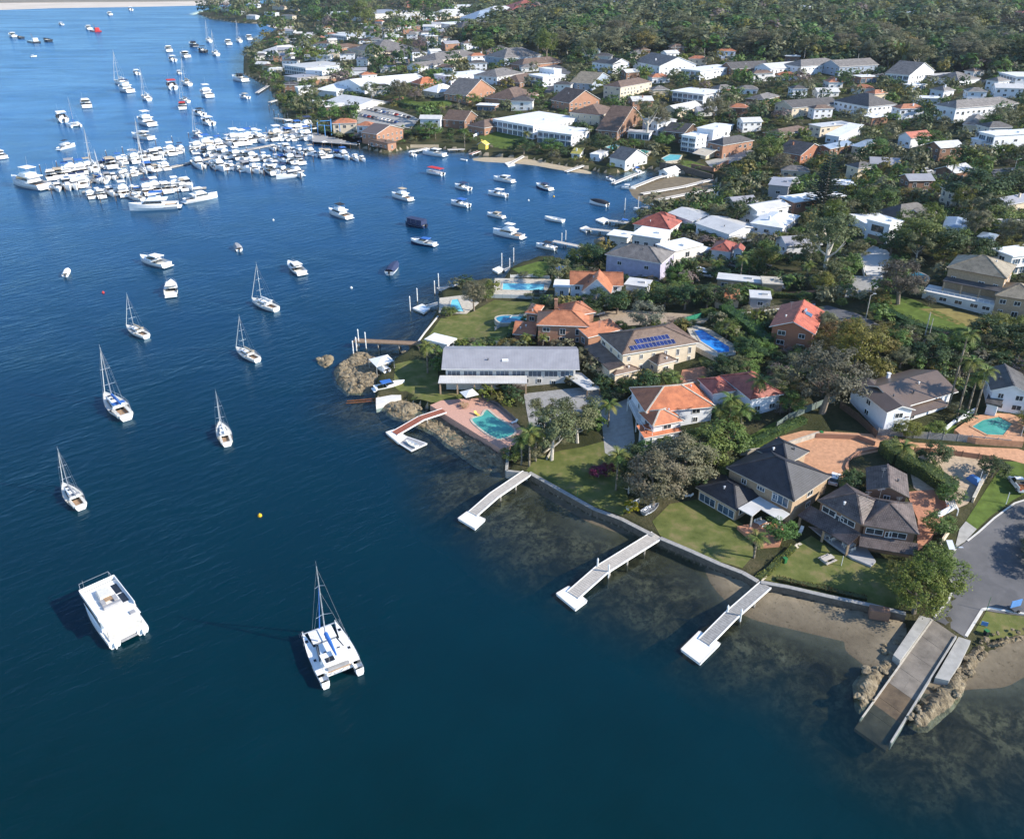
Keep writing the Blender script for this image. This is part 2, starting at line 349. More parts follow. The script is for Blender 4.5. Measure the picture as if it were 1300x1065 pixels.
sand_ = ramp(nt, ad.outputs[0], [(.0, (.07, .06, .042)), (.25, (.12, .10, .072)), (.52, (.19, .16, .115)), (.74, (.31, .26, .185))])          # wet by the tide below, dry above
sand_ = mixc(nt, ramp(nt, noise(nt, 1.1, 6, p_, .75), [(.57, (0, 0, 0)), (.67, (.75, .75, .75))]), sand_, (.06, .052, .036))
mr_ = N(nt, 'ShaderNodeMapRange'); nt.links.new(ad.outputs[0], mr_.inputs[0]); mr_.inputs[1].default_value = -.75; mr_.inputs[2].default_value = .12
c_ = mixc(nt, mr_.outputs[0], c_, sand_)
nt.links.new(c_, b.inputs['Base Color']); nt.links.new(bump(nt, noise(nt, 2.2, 4, p_), .4, .15), b.inputs['Normal']); b.inputs['Roughness'].default_value = 1; b.inputs['Specular IOR Level'].default_value = 0
tag(grid_mesh('sea_bed', GX, GY, GZ, (dc <= 0) & (zc > -13.5), m), kind='structure')
# --- water: sky mirror on small waves, over a body that hides the bed as the depth grows
m, nt, b = _nt('harbour_water'); L = nt.links.new; p_ = pos(nt)
mp = N(nt, 'ShaderNodeMapping', vector_type='TEXTURE'); L(p_, mp.inputs[0]); mp.inputs['Rotation'].default_value = (0, 0, R(40)); mp.inputs['Scale'].default_value = (2.6, 1.0, 1)
n1 = noise(nt, .50, 4, mp.outputs[0], .6, .3); n2 = noise(nt, .045, 3, p_)
wv = N(nt, 'ShaderNodeMath', operation='MULTIPLY'); L(n1, wv.inputs[0]); wr = N(nt, 'ShaderNodeMapRange'); L(noise(nt, .03, 3, p_, .6, 1.0), wr.inputs[0]); wr.inputs[1].default_value = .35; wr.inputs[2].default_value = .65; wr.inputs[3].default_value = .35; wr.inputs[4].default_value = 1.0; L(wr.outputs[0], wv.inputs[1]); n1 = wv.outputs[0]      # calmer and rougher patches
b1 = bump(nt, n1, .6, .5)
dz = N(nt, 'ShaderNodeAttribute', attribute_name='depth')
at = N(nt, 'ShaderNodeMapRange', interpolation_type='SMOOTHSTEP'); L(dz.outputs['Fac'], at.inputs[0]); at.inputs[1].default_value = .3; at.inputs[2].default_value = 6.8; at.inputs[3].default_value = .02; at.inputs[4].default_value = 1
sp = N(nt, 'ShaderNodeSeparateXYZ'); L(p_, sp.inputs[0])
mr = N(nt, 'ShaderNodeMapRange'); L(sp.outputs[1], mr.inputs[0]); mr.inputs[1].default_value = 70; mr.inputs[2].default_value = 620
outer = ramp(nt, mr.outputs[0], [(0, (.0, .0145, .018)), (.18, (.0, .0205, .040)), (.5, (.001, .038, .104)), (1, (.008, .078, .22))])   # greener in the arm, bluer outwards; far brightening paints in reflected sky
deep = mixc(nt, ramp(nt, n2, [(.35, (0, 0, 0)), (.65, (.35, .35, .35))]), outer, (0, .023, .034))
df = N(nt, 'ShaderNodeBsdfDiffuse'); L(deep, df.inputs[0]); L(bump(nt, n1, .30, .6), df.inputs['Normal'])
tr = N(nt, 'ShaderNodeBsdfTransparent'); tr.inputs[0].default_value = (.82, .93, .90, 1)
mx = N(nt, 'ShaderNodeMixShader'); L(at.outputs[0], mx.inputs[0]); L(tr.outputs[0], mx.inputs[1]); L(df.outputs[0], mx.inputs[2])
gl = N(nt, 'ShaderNodeBsdfGlossy', Roughness=.18); gl.inputs['Color'].default_value = (.62, .84, 1, 1); L(b1, gl.inputs['Normal'])
fr = N(nt, 'ShaderNodeFresnel', IOR=1.33); L(b1, fr.inputs['Normal'])
fm = N(nt, 'ShaderNodeMath', operation='MINIMUM'); L(fr.outputs[0], fm.inputs[0])
wp = N(nt, 'ShaderNodeMapRange'); mp2 = N(nt, 'ShaderNodeMapping'); L(p_, mp2.inputs[0]); mp2.inputs['Scale'].default_value = (.35, 1, 1); mp2.inputs['Rotation'].default_value = (0, 0, R(-20)); L(noise(nt, .018, 5, mp2.outputs[0], .65, .8), wp.inputs[0]); wp.inputs[1].default_value = .38; wp.inputs[2].default_value = .64; wp.inputs[3].default_value = .26; wp.inputs[4].default_value = .40; L(wp.outputs[0], fm.inputs[1])   # wind patches   # a choppy surface never mirrors fully
mx2 = N(nt, 'ShaderNodeMixShader'); L(fm.outputs[0], mx2.inputs[0]); L(mx.outputs[0], mx2.inputs[1]); L(gl.outputs[0], mx2.inputs[2])
L(mx2.outputs[0], nt.nodes['Material Output'].inputs[0])
_wx, _wy, _wz = GX[::2, ::2], GY[::2, ::2], GZ[::2, ::2]
_mn = np.minimum.reduce([_wz[:-1, :-1], _wz[1:, :-1], _wz[:-1, 1:], _wz[1:, 1:]])
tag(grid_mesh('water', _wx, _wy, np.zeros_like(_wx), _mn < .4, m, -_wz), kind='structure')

def wpoly(px, z=None, h=0.0):
    """outline of pixels -> ground outline"""
    return [P0(*p[:2], z) if z is not None else G(p[0], p[1], h) for p in px]
def fill(poly, step):
    """triangulated outline with inner points: (points, triangles)"""
    pts = []; n = len(poly)
    for i in range(n):
        a = Vector(poly[i][:2]); c = Vector(poly[(i + 1) % n][:2]); k = max(1, int((c - a).length / step))
        pts += [a.lerp(c, j / k) for j in range(k)]
    nb = len(pts); xs = [p.x for p in pts]; ys = [p.y for p in pts]
    gx, gy = np.meshgrid(np.arange(min(xs), max(xs), step), np.arange(min(ys), max(ys), step)); gx = gx.ravel(); gy = gy.ravel()
    a = np.array([(p.x, p.y) for p in pts]); ok = pip(a, gx, gy)
    gx, gy = gx[ok], gy[ok]
    if len(gx):
        ok = dist_poly(a, gx, gy) > step * .35; gx, gy = gx[ok], gy[ok]
    pts += [Vector((x, y)) for x, y in zip(gx, gy)]
    out = geometry.delaunay_2d_cdt(pts, [(i, (i + 1) % nb) for i in range(nb)], [], 1, 1e-4)
    return out[0], out[2], a
def drape(name, px, mat, off=.05, step=1.6, kind='structure', parent=None, blk=True, poly=None):
    poly = poly or wpoly(px)
    vs, fs, a = fill(poly, step); x = np.array([v.x for v in vs]); y = np.array([v.y for v in vs])
    z = np.maximum(terr(x, y), .0) + off
    mb = MB(); mb.add(list(zip(x, y, z)), [tuple(f) for f in fs])
    if blk: block(poly)
    o = mb.build(name, mat, parent, smooth=True); me = o.data
    return tag(o, kind=kind) if kind else o
def mound(name, px, mat, hmax, slope, rough=0.0, nscale=.5, step=.8, base=-.25, label=None, cat=None, kind=None, group=None, smoothm=True, zpx=0.0):
    """bank of sand or rock rising from its outline"""
    poly = wpoly(px, zpx)
    if len(px) > 4:
        poly = [a.lerp(c, t) for a, c in zip(poly, poly[1:] + poly[:1]) for t in (.2, .8)]; poly = [p + Vector((.5 * fbm(p.x * .4, p.y * .4, 3), .5 * fbm(p.x * .4, p.y * .4, 8), 0)) for p in poly]
    vs, fs, a = fill(poly, step)
    x = np.array([v.x for v in vs]); y = np.array([v.y for v in vs]); d = dist_poly(a, x, y)
    z = base + np.minimum(hmax - base, slope * d)
    if rough: z = z + np.minimum(d / 1.2, 1) * np.array([rough * (fbm(i * nscale, j * nscale) + .6 * abs(fbm(i * nscale * 2.7, j * nscale * 2.7, 5))) for i, j in zip(x, y)])
    if rough: z = z * .3 + .7 * .28 * np.round(z / .28 + .25 * np.sin(x * .9 + y * .5)) + .07 * np.array([fbm(i * 1.6, j * 1.6, 2) for i, j in zip(x, y)])       # bedded sandstone ledges
    mb = MB(); mb.add(list(zip(x, y, z)), [tuple(f) for f in fs]); block(poly)
    return tag(mb.build(name, mat, smooth=smoothm), label, cat, group, kind)
# --- ground covers
m, nt, b = _nt('lawn_grass'); MATS['lawn_grass'] = m; p_ = pos(nt)
c_ = ramp(nt, noise(nt, .35, 4, p_), [(.3, (.075, .095, .026)), (.52, (.125, .14, .044)), (.75, (.215, .175, .085))])
nt.links.new(c_, b.inputs['Base Color']); b.inputs['Roughness'].default_value = .95; b.inputs['Specular IOR Level'].default_value = .1
nt.links.new(bump(nt, noise(nt, 9, 3, p_), .5, .1), b.inputs['Normal'])
plain('green_grass', (.09, .13, .03), .95, .3, .5, spec=.1, bmp=.4); plain('dry_grass', (.21, .175, .065), .95, .25, .4, spec=.1, bmp=.3)
m, nt, b = _nt('asphalt'); MATS['asphalt'] = m; p_ = pos(nt)
c_ = ramp(nt, noise(nt, .25, 5, p_), [(.3, (.085, .085, .09)), (.7, (.135, .132, .135))])
c_ = mixc(nt, ramp(nt, noise(nt, .12, 2, p_, .5, 2.0), [(.55, (0, 0, 0)), (.62, (.4, .4, .4))]), c_, (.075, .075, .08))
nt.links.new(c_, b.inputs['Base Color']); b.inputs['Roughness'].default_value = .85; nt.links.new(bump(nt, noise(nt, 14, 2, p_), .3), b.inputs['Normal'])
plain('sand', (.40, .33, .23), .95, .14, .5, spec=.1, bmp=.2, bs=2); plain('wet_sand', (.17, .135, .085), .8, .25, .35, spec=.3, bmp=.2, bs=2); plain('far_sand', (.55, .48, .40), .95, .12, .01); plain('scrub_flat', (.20, .17, .13), .95, .35, .006)
m, nt, b = _nt('shore_rock'); MATS['shore_rock'] = m; p_ = pos(nt)
c_ = ramp(nt, noise(nt, .7, 6, p_, .7), [(.32, (.05, .04, .028)), (.48, (.21, .165, .10)), (.66, (.34, .28, .19)), (.85, (.44, .38, .29))])
nt.links.new(c_, b.inputs['Base Color']); b.inputs['Roughness'].default_value = .95
nt.links.new(bump(nt, noise(nt, 2.2, 6, p_, .7), 1.0, .5), b.inputs['Normal'])

drape('lawn', [(540,432),(560,404),(598,397),(628,381),(688,383),(676,398),(648,412),(650,436),(575,437)], 'lawn_grass')
drape('lawn', [(650,342),(684,332),(706,334),(692,350),(668,352)], 'green_grass')
drape('lawn', [(502,462),(530,456),(556,462),(556,497),(584,498),(590,509),(548,513),(512,505),(499,490)], 'lawn_grass')
drape('lawn', [(668,598),(680,582),(712,572),(768,560),(782,580),(800,640),(790,656),(754,644),(711,621)], 'lawn_grass')
drape('lawn', [(838,681),(828,662),(850,640),(884,634),(930,655),(955,676),(956,706),(942,723),(914,714)], 'lawn_grass')
drape('lawn', [(966,735),(985,706),(1012,690),(1030,680),(1070,705),(1150,712),(1160,740),(1140,773),(1104,766),(1002,743)], 'lawn_grass')
drape('lawn', [(1222,668),(1240,640),(1262,606),(1276,586),(1310,586),(1310,622),(1286,635),(1258,655),(1240,672)], 'green_grass')
drape('lawn', [(1238,800),(1252,776),(1310,783),(1310,803),(1256,812)], 'lawn_grass')
drape('lawn', [(1166,392),(1206,392),(1252,406),(1262,420),(1215,412)], 'dry_grass'); drape('lawn', [(1122,372),(1150,378),(1225,412),(1240,432),(1160,420),(1118,395)], 'green_grass')
drape('lawn', [(498,124),(512,122),(530,130),(572,128),(574,134),(540,141),(512,138)], 'green_grass')
drape('lawn', [(862,203),(882,206),(906,213),(900,219),(868,212)], 'green_grass'); drape('lawn', [(886,455),(900,450),(916,456),(912,466),(892,466)], 'lawn_grass')
drape('lawn', [(940,560),(990,532),(1020,535),(958,572),(942,575)], 'green_grass'); drape('lawn', [(1162,545),(1190,535),(1215,540),(1210,552),(1172,556)], 'green_grass')
drape('lawn', [(606,165),(660,168),(668,182),(640,190),(612,184)], 'green_grass'); drape('lawn', [(842,480),(858,480),(872,492),(850,496)], 'green_grass')
drape('lawn', [(930,352),(990,352),(1040,352),(1040,358),(930,357)], 'green_grass'); drape('lawn', [(788,420),(806,414),(812,424),(796,428)], 'lawn_grass')
drape('road', [(1310,632),(1288,639),(1262,658),(1242,676),(1210,700),(1195,720),(1206,735),(1211,745),(1204,762),(1184,786),(1226,810),(1247,774),(1310,783)], 'asphalt', .06)
drape('driveway', [(985,556),(1020,547),(1118,552),(1160,562),(1210,566),(1292,570),(1310,576),(1310,592),(1282,584),(1205,574),(1130,570),(1095,578),(1077,584),(1078,604),(1062,612),(1040,600),(1010,585),(985,575)], 'orange_paver', .09)
drape('driveway', [(1152,585),(1180,575),(1225,576),(1262,588),(1250,612),(1228,640),(1205,650),(1160,620)], 'gravel', .08); drape('courtyard', [(1150,625),(1190,622),(1205,640),(1180,690),(1164,700),(1165,660)], 'brick_paver', .11)
drape('driveway', [(1218,672),(1226,662),(1240,672),(1225,688),(1212,696)], 'concrete', .1)
drape('driveway', [(1093,322),(1108,312),(1126,318),(1136,330),(1122,352),(1100,350)], 'pale_concrete', .07); drape('road', [(1080,350),(1122,352),(1108,378),(1072,378)], 'concrete', .07)
drape('driveway', [(758,396),(800,394),(860,398),(905,402),(893,411),(830,412),(765,416)], 'gravel', .07); drape('driveway', [(866,470),(896,465),(900,486),(880,494),(862,488)], 'brick_paver', .09)
drape('parking_yard', [(447,144),(466,132),(500,140),(532,152),(522,164),(490,160),(452,160)], 'concrete', .08); drape('driveway', [(994,372),(1040,368),(1042,374),(996,378)], 'brick_paver', .1)
drape('courtyard', [(762,520),(800,505),(806,560),(790,590),(768,575)], 'concrete', .07); drape('courtyard', [(665,500),(760,490),(768,515),(700,545),(672,540)], 'weathered_deck', .07)
drape('road', [(640,76),(700,80),(725,92),(700,120),(690,118),(708,94),(640,82)], 'asphalt', .15, 3); drape('road', [(900,72),(1010,84),(1130,94),(1300,105),(1300,108),(1130,98),(1010,88),(900,75)], 'asphalt', .15, 4)
drape('road', [(1255,216),(1300,212),(1300,219),(1262,224)], 'asphalt', .12, 3); drape('road', [(1160,222),(1200,214),(1210,218),(1168,230)], 'concrete', .12, 3); drape('road', [(1015,395),(1050,388),(1140,425),(1130,432)], 'asphalt', .1, 2)
drape('path', [(884,400),(1035,384),(1035,388),(890,406)], 'pale_concrete', .06); drape('road', [(895,205),(955,190),(960,196),(905,214)], 'concrete', .1, 2)
# --- foreshore
mound('mud_flat', [(793,237),(840,222),(908,228),(912,254),(860,262),(826,264),(800,252)], 'wet_sand', .25, .03, step=2, base=-.05, kind='structure')
mound('beach', [(600,200),(672,200),(715,210),(752,218),(752,222),(714,217),(670,209),(600,205)], 'sand', .3, .1, step=1.5, base=-.05, kind='structure')
mound('beach', [(338,33),(374,31),(376,38),(345,36)], 'far_sand', .6, .1, step=4, base=-.05, kind='structure')
for lab, px, h, ro in (
  ('broad tawny sandstone outcrop beside the white covered boat', [(421,470),(436,456),(455,450),(478,452),(497,462),(488,480),(480,496),(460,500),(436,500),(424,486)], 1.3, .7),
  ('small split sandstone rock standing clear off the outcrop', [(400,457),(412,450),(427,451),(426,460),(414,469),(402,465)], .9, .5),
  ('low dark rock slab between the timber jetty and the outcrop', [(440,452),(452,446),(470,447),(462,456),(447,460)], .8, .4),
  ('ragged tan rock bank below the boat slip wall', [(477,512),(510,506),(542,515),(530,528),(508,528),(488,522)], 1.0, .6),
  ('rock shelf under the pink pool terrace', [(585,545),(640,575),(650,600),(615,592),(590,570)], .55, .5),
  ('long flat brown rock shelf below the pink terrace and its jetty', [(482,512),(520,521),(548,520),(592,547),(636,573),(646,600),(626,602),(600,590),(570,568),(546,548),(520,538),(492,528)], .05, .42),
  ('tan rock shelf along the water side of the boat ramp', [(1080,872),(1100,845),(1128,820),(1148,812),(1150,832),(1120,872),(1106,902),(1088,905)], .85, .6),
  ('pale broken rock apron beyond the boat ramp wall', [(1150,920),(1175,880),(1205,850),(1232,815),(1262,818),(1248,846),(1228,880),(1200,912),(1170,930)], .95, .6),
  ('boulder bank holding up the grass by the road end', [(1236,822),(1256,808),(1310,800),(1310,816),(1262,828)], 1.3, .5),
  ('rocks piled at the foot of the timber jetty', [(508,452),(522,444),(536,436),(536,446),(520,456)], 1.2, .5),
  ('dark rocks under the white jetty by the brown hip roof', [(752,305),(770,300),(772,318),(756,320)], 1.0, .5)):
    mound('rock_shelf', px, 'shore_rock', h * .8, .75, ro * .9, .33, .42, -.45, lab, 'rocks', smoothm=False)
m = M('far_sand'); mb = MB()                                          # the far shore across the bay
fs = [P0(*p) for p in ((-250, 24), (0, 13), (60, 11), (160, 9.5), (255, 7.5), (330, 4), (330, -1), (-250, -1))]
mb.prism([(p.x, p.y) for p in fs], -.5, .6); tag(mb.build('far_beach', m), kind='structure'); mb = MB()
fs = [P0(*p) for p in ((-250, 9), (0, 4.5), (120, 3.5), (240, 2.5), (330, 0), (330, -25), (-250, -25))]
mb.prism([(p.x, p.y) for p in fs], -.5, 1.4); tag(mb.build('far_flats', M('scrub_flat')), kind='structure'); mb = MB()
fs = [P0(*p) for p in ((-100, -16), (600, -16), (660, -28), (-160, -28))]
mb.prism([(p.x, p.y) for p in fs], -.5, 3); tag(mb.build('far_shore', M('scrub_flat')), kind='structure')

def run(px, z=None, h=0.0): return [P0(p[0], p[1], z) if z is not None else G(p[0], p[1], h) for p in px]
def wall(name, px, mat, h, w=.35, cap=None, label=None, cat='wall', ztop=None, zbase=None, group=None):
    """free standing or retaining wall along a line of pixels at its top; with a coping as a part"""
    pts = run(px, ztop) if ztop is not None else [p for p in run(px, None, h)]
    r = empty(name, (pts[0].x, pts[0].y, pts[0].z - h), 0, label, cat, group)
    mb = MB(); mc = MB()
    for a, c in zip(pts, pts[1:]):
        mb.beam(a, c, w, h + .8)
        if cap: mc.beam(a + Vector((0, 0, .1)), c + Vector((0, 0, .1)), w + .14, .1)
    mb.build('wall', mat, r)
    if cap: mc.build('coping', cap, r)
    return r
def kerb(name, px, mat, w=.3, h=.14, grow=.16):
    pts = []
    for a, c in zip(px, px[1:]):
        k = max(1, int(math.hypot(c[0] - a[0], c[1] - a[1]) / 8)); pts += [(a[0] + (c[0] - a[0]) * j / k, a[1] + (c[1] - a[1]) * j / k) for j in range(k)]
    pts.append(px[-1]); q = [p + Vector((0, 0, grow)) for p in run(pts)]; mb = MB()
    for a, c in zip(q, q[1:]): mb.beam(a, c, w, h + .2)
    return tag(mb.build(name, mat), kind='structure')
kerb('kerb', [(1310,632),(1288,639),(1262,658),(1242,676),(1228,687)], 'pale_concrete'); kerb('kerb', [(1206,735),(1211,745),(1204,762),(1186,784)], 'pale_concrete')
kerb('kerb', [(1226,808),(1247,774),(1256,772),(1310,781)], 'pale_concrete', .45); kerb('kerb', [(1213,697),(1200,712),(1197,722)], 'pale_concrete')
wall('seawall', [(672,600),(711,622),(754,646),(789,659),(830,680)], 'stone_wall', 2.1, .8, 'weathered_deck', 'dark stone seawall below the shaded lawn', ztop=1.85)
wall('seawall', [(838,683),(876,699),(914,716),(943,727),(962,738)], 'stone_wall', 2.1, .8, 'weathered_deck', 'dark stone seawall edging the lawn of the charcoal roofed house', ztop=1.85)
wall('seawall', [(966,739),(1000,745),(1052,757),(1105,768),(1150,779)], 'stone_wall', 2.1, .7, 'weathered_deck', 'dark seawall with flower bed above the small beach', ztop=1.85)
wall('seawall', [(645,570),(643,597),(670,600)], 'concrete', 2.2, .6, None, 'grey concrete seawall corner beside the palms', ztop=1.9)
wall('seawall', [(531,433),(539,422),(556,401)], 'pale_concrete', 2.0, .4, None, 'pale curved seawall edging the grassy point', ztop=2.0)
wall('garden_wall', [(966,736),(1012,690)], 'pale_stone', .7, .25, None, 'low pale garden wall running between two waterfront lawns')
wall('garden_wall', [(1105,771),(1130,775)], 'brown_brick', 1.0, 1.6, None, 'brown block at the end of the seawall by the ramp', ztop=2.4)
wall('garden_wall', [(940,572),(985,566),(1040,548)], 'pale_stone', 1.2, .4, None, 'pale retaining wall curving beside the orange driveway'); wall('garden_wall', [(1036,550),(1090,552),(1112,560)], 'orange_brick', 1.2, .35, None, 'orange brick wall edging the driveway below the white house')
wall('garden_wall', [(1080,603),(1074,592),(1078,582),(1090,573),(1120,567)], 'orange_brick', .5, .35, None, 'low curved brick edging around the dark garden bed')
wall('garden_wall', [(1236,632),(1247,610),(1254,598)], 'cream_render', 1.1, .4, 'pale_stone', 'cream garden wall along the green verge'); wall('garden_wall', [(1194,688),(1207,668)], 'cream_render', 1.5, .3, None, 'cream gate wall beside the tiled house')
wall('garden_wall', [(1190,652),(1212,640)], 'cool_white', 1.2, .35, None, 'white wall below the striped pergola'); wall('garden_wall', [(694,582),(703,566),(690,573)], 'pale_stone', .4, .3, None, 'low curved garden edging under the palms')
wall('garden_wall', [(1102,318),(1092,322),(1098,346)], 'pale_render', 1.4, .3, None, 'pale wall along the steep concrete driveway'); wall('garden_wall', [(878,208),(906,213),(925,203)], 'orange_brick', 2.2, .4, None, 'brick terrace wall under the cream pergola')
wall('garden_wall', [(838,206),(866,210),(905,222)], 'stone_wall', 2.5, .5, None, 'dark stone wall behind the tidal flat'); wall('garden_wall', [(1190,246),(1225,234)], 'pale_stone', 1.5, .4, None, 'pale wall running uphill below the spreading fig')
wall('garden_wall', [(1184,240),(1206,228)], 'pale_stone', 1.2, .4, None, 'pale wall along the hillside lane'); wall('garden_wall', [(771,140),(795,128)], 'cream_render', 2, .4, None, 'cream wall along the steep lane')
wall('garden_wall', [(600,172),(617,163)], 'cool_white', 1.6, .3, None, 'white wall stepping down beside the flat roofed house'); wall('garden_wall', [(1215,470),(1280,470)], 'stone_wall', 1, .4, None, 'dark wall behind the tall palms')
wall('garden_wall', [(884,398),(958,392),(1035,382)], 'stone_wall', .8, .3, None, 'dark low wall along the pale path'); wall('garden_wall', [(470,132),(500,126),(512,123)], 'orange_brick', 1.5, .4, None, 'rusty brick wall behind the boatyard parking')
wall('garden_wall', [(1199,543),(1214,531),(1238,518)], 'cool_white', 1.3, .15, None, 'white balustrade fence around the teal pool'); wall('garden_wall', [(540,137),(575,134),(590,140)], 'stone_wall', 1.2, .4, None, 'stone wall below the round hillside lawn')
# ================================================================== HOUSES
WIN = {}
def win_mesh(w, h, cols, frame, glass):
    k = (round(w, 1), round(h, 1), cols, frame, glass)
    if k in WIN: return WIN[k]
    w, h = k[0], k[1]; f = MB(); t = .09
    for x0, x1, z0, z1 in ((-w/2, -w/2 + t, 0, h), (w/2 - t, w/2, 0, h), (-w/2 + t, w/2 - t, 0, t), (-w/2 + t, w/2 - t, h - t, h)):
        f.box(((x0 + x1) / 2, -.03, (z0 + z1) / 2), (x1 - x0, .14, z1 - z0))
    for c in range(1, cols): f.box((-w/2 + w * c / cols, -.03, h / 2), (.07, .12, h - 2 * t))
    g = MB(); g.box((0, -.012, h / 2), (w - t, .03, h - t))
    f2 = MB(); f2.v = f.v + g.v; f2.f = f.f + [tuple(i + len(f.v) for i in q) for q in g.f]; f2.m = [0] * len(f.f) + [1] * len(g.f)
    WIN[k] = (f.mesh('window', frame), g.mesh('pane', glass), f2.mesh('window', [frame, glass])); return WIN[k]
REFS = []                                             # (x, y, short name of the house, for the trees beside it)
class House:
    def __init__(s, label, ref, wall, roof, win='white_paint', glass='window_glass', near=False, name='house', cat='house', trim='white_paint'):
        s.label, s.ref, s.wall, s.roof, s.win, s.glass, s.near, s.name, s.cat, s.trim = label, ref, wall, roof, win, glass, near, name, cat, trim
        s.r = None
    def root(s, p, yaw):
        if s.r is None:
            s.r = empty(s.name, p, yaw, s.label, s.cat)
            if s.ref: REFS.append((p.x, p.y, s.ref))
    def window(s, p, yaw, w, h, cols=2, glass=None, frame=None):
        fm, gm, both = win_mesh(w, h, cols, frame or s.win, glass or s.glass)
        lm = parent_world(s.r).inverted() @ Matrix.Translation(p) @ Matrix.Rotation(yaw, 4, 'Z')
        if s.near: o = link('window', fm, s.r, lm); link('pane', gm, o)
        else: link('window', both, s.r, lm)
    def rect(s, A, B, C, h):
        """eave corners from pixels: A -> B the side we face, C above the far end of B's side (pixel) or a depth in metres"""
        g0 = G(*A, h); g1 = G(*B, h); zg = (g0.z + g1.z) / 2 - h
        a = P0(*A, zg + h); b_ = P0(*B, zg + h); u = (b_ - a); u.z = 0; L = u.length; u /= L
        n = Vector((-u.y, u.x, 0))
        if n.dot(Vector((a.x, a.y, 0))) < 0: n = -n
        D = C if not isinstance(C, tuple) else max(3.0, (P0(*C, zg + h) - b_).dot(n))
        return a, b_, u, n, L, D, zg
    def block(s, A, B, C, h, rt='hip', pitch=.42, over=.55, st=None, wins='std', ridge=None, wall=None, roof=None, vis=True, zoff=0.0, found=3.0, par=.35, seed=0, lift=0.0):
        a, b_, u, n, L, D, zg = s.rect(A, B, C, h); zg += lift
        if lift: a.z += lift; b_.z += lift
        yaw = math.atan2(u.y, u.x); c = a + u * (L / 2) + n * (D / 2); c.z = zg
        s.root(c, yaw); ez = zg + h; rd = random.Random(int(A[0] * 7 + A[1] * 13 + seed))
        def pt(x, y, z): return a + u * x + n * y + Vector((0, 0, z - a.z))
        if vis: block([pt(0, 0, 0), pt(L, 0, 0), pt(L, D, 0), pt(0, D, 0)], .8)
        o = over; wl = MB(); top = ez - (.0 if rt in ('flat', 'box') else .12)
        w0 = [pt(o, o, 0), pt(L - o, o, 0), pt(L - o, D - o, 0), pt(o, D - o, 0)]
        zb = zg - found if lift == 0 else zg + h - (st or 1) * 3.0
        wl.prism([(p.x, p.y) for p in w0], zb, top)
        wm, rm = wall or s.wall, roof or s.roof; mats = [wm]
        rf = MB(); caps = MB(); fas = MB(); th = .22; rmat = rm if isinstance(rm, str) else rm
        def slope(pts):
            """one roof plane with slope-wise UVs in metres; first edge is the eave"""
            e = (pts[1] - pts[0]).normalized(); nn = (pts[1] - pts[0]).cross(pts[2] - pts[0]).normalized(); q = nn.cross(e)
            rf.poly(pts, 0, [((p - pts[0]).dot(e), (p - pts[0]).dot(q)) for p in pts])
        E = [pt(0, 0, ez), pt(L, 0, ez), pt(L, D, ez), pt(0, D, ez)]
        if rt == 'hip':
            if L >= D: r0, r1 = pt(D / 2, D / 2, ez + pitch * D / 2), pt(L - D / 2, D / 2, ez + pitch * D / 2)
            else: r0, r1 = pt(L / 2, L / 2, ez + pitch * L / 2), pt(L / 2, D - L / 2, ez + pitch * L / 2)
            if L >= D: fs = [[E[0], E[1], r1, r0], [E[1], E[2], r1], [E[2], E[3], r0, r1], [E[3], E[0], r0]]
            else: fs = [[E[0], E[1], r0], [E[1], E[2], r1, r0], [E[2], E[3], r1], [E[3], E[0], r0, r1]]
            hips = [(E[0], r0), (E[1], r1 if L >= D else r0), (E[2], r1), (E[3], r0 if L >= D else r1), (r0, r1)]
        elif rt == 'gable':
            ax = ridge or ('u' if L >= D else 'n'); gw = MB()
            if ax == 'u':
                k = pitch * D / 2; r0, r1 = pt(0, D / 2, ez + k), pt(L, D / 2, ez + k)
                fs = [[E[0], E[1], r1, r0], [E[2], E[3], r0, r1]]; hips = [(r0, r1)]
                for x in (o, L - o): wl.add([pt(x, o, top), pt(x, D - o, top), pt(x, D / 2, ez + k - .25)], [(0, 1, 2)], 0)
            else:
                k = pitch * L / 2; r0, r1 = pt(L / 2, 0, ez + k), pt(L / 2, D, ez + k)
                fs = [[E[1], E[2], r1, r0], [E[3], E[0], r0, r1]]; hips = [(r0, r1)]
                for y in (o, D - o): wl.add([pt(o, y, top), pt(L - o, y, top), pt(L / 2, y, ez + k - .25)], [(0, 1, 2)], 0)
        elif rt == 'skillion':       # falls towards A-B
            k = pitch * D; fs = [[E[0], E[1], E[2] + Vector((0, 0, k)), E[3] + Vector((0, 0, k))]]; hips = []
            wl.add([pt(o, D - o, top), pt(L - o, D - o, top), pt(L - o, D - o, ez + k - .3), pt(o, D - o, ez + k - .3), pt(o, o, top), pt(L - o, o, top)], [(0, 1, 2, 3), (1, 5, 2), (4, 0, 3)], 0)
        else:
            fs = []; hips = []
            rf.prism([(p.x, p.y) for p in E], ez - .0, ez + par)
            if L > 6 and D > 5: rf.box((c.x + u.x * L * .2, c.y + u.y * L * .2, ez + par + .3), (1.6, 1.2, .6), yaw)
        for f in fs: slope(f)
        if fs:                                        # under-side and fascia round the eave edge
            n0 = len(rf.f); und = [[p - Vector((0, 0, th)) for p in f][::-1] for f in fs]
            for f in und: rf.poly(f, 0, [(0, 0)] * len(f))
            edges = {}
            for f in fs:
                for p, q in zip(f, f[1:] + f[:1]):
                    key = frozenset(((round(p.x, 3), round(p.y, 3), round(p.z, 3)), (round(q.x, 3), round(q.y, 3), round(q.z, 3)))); edges.setdefault(key, []).append((p, q))
            for e in edges.values():
                if len(e) == 1: p, q = e[0]; dn = Vector((0, 0, th)); fas.poly([p - dn, q - dn, q, p])
        s.add('wall', wl, mats)
        ro = s.add('roof', rf, [rm])
        if fas.f: link('fascia', fas.mesh('fascia', 'white_paint' if s.trim == 'pale_ridge' else s.trim, inv=parent_world(s.r).inverted()), ro)
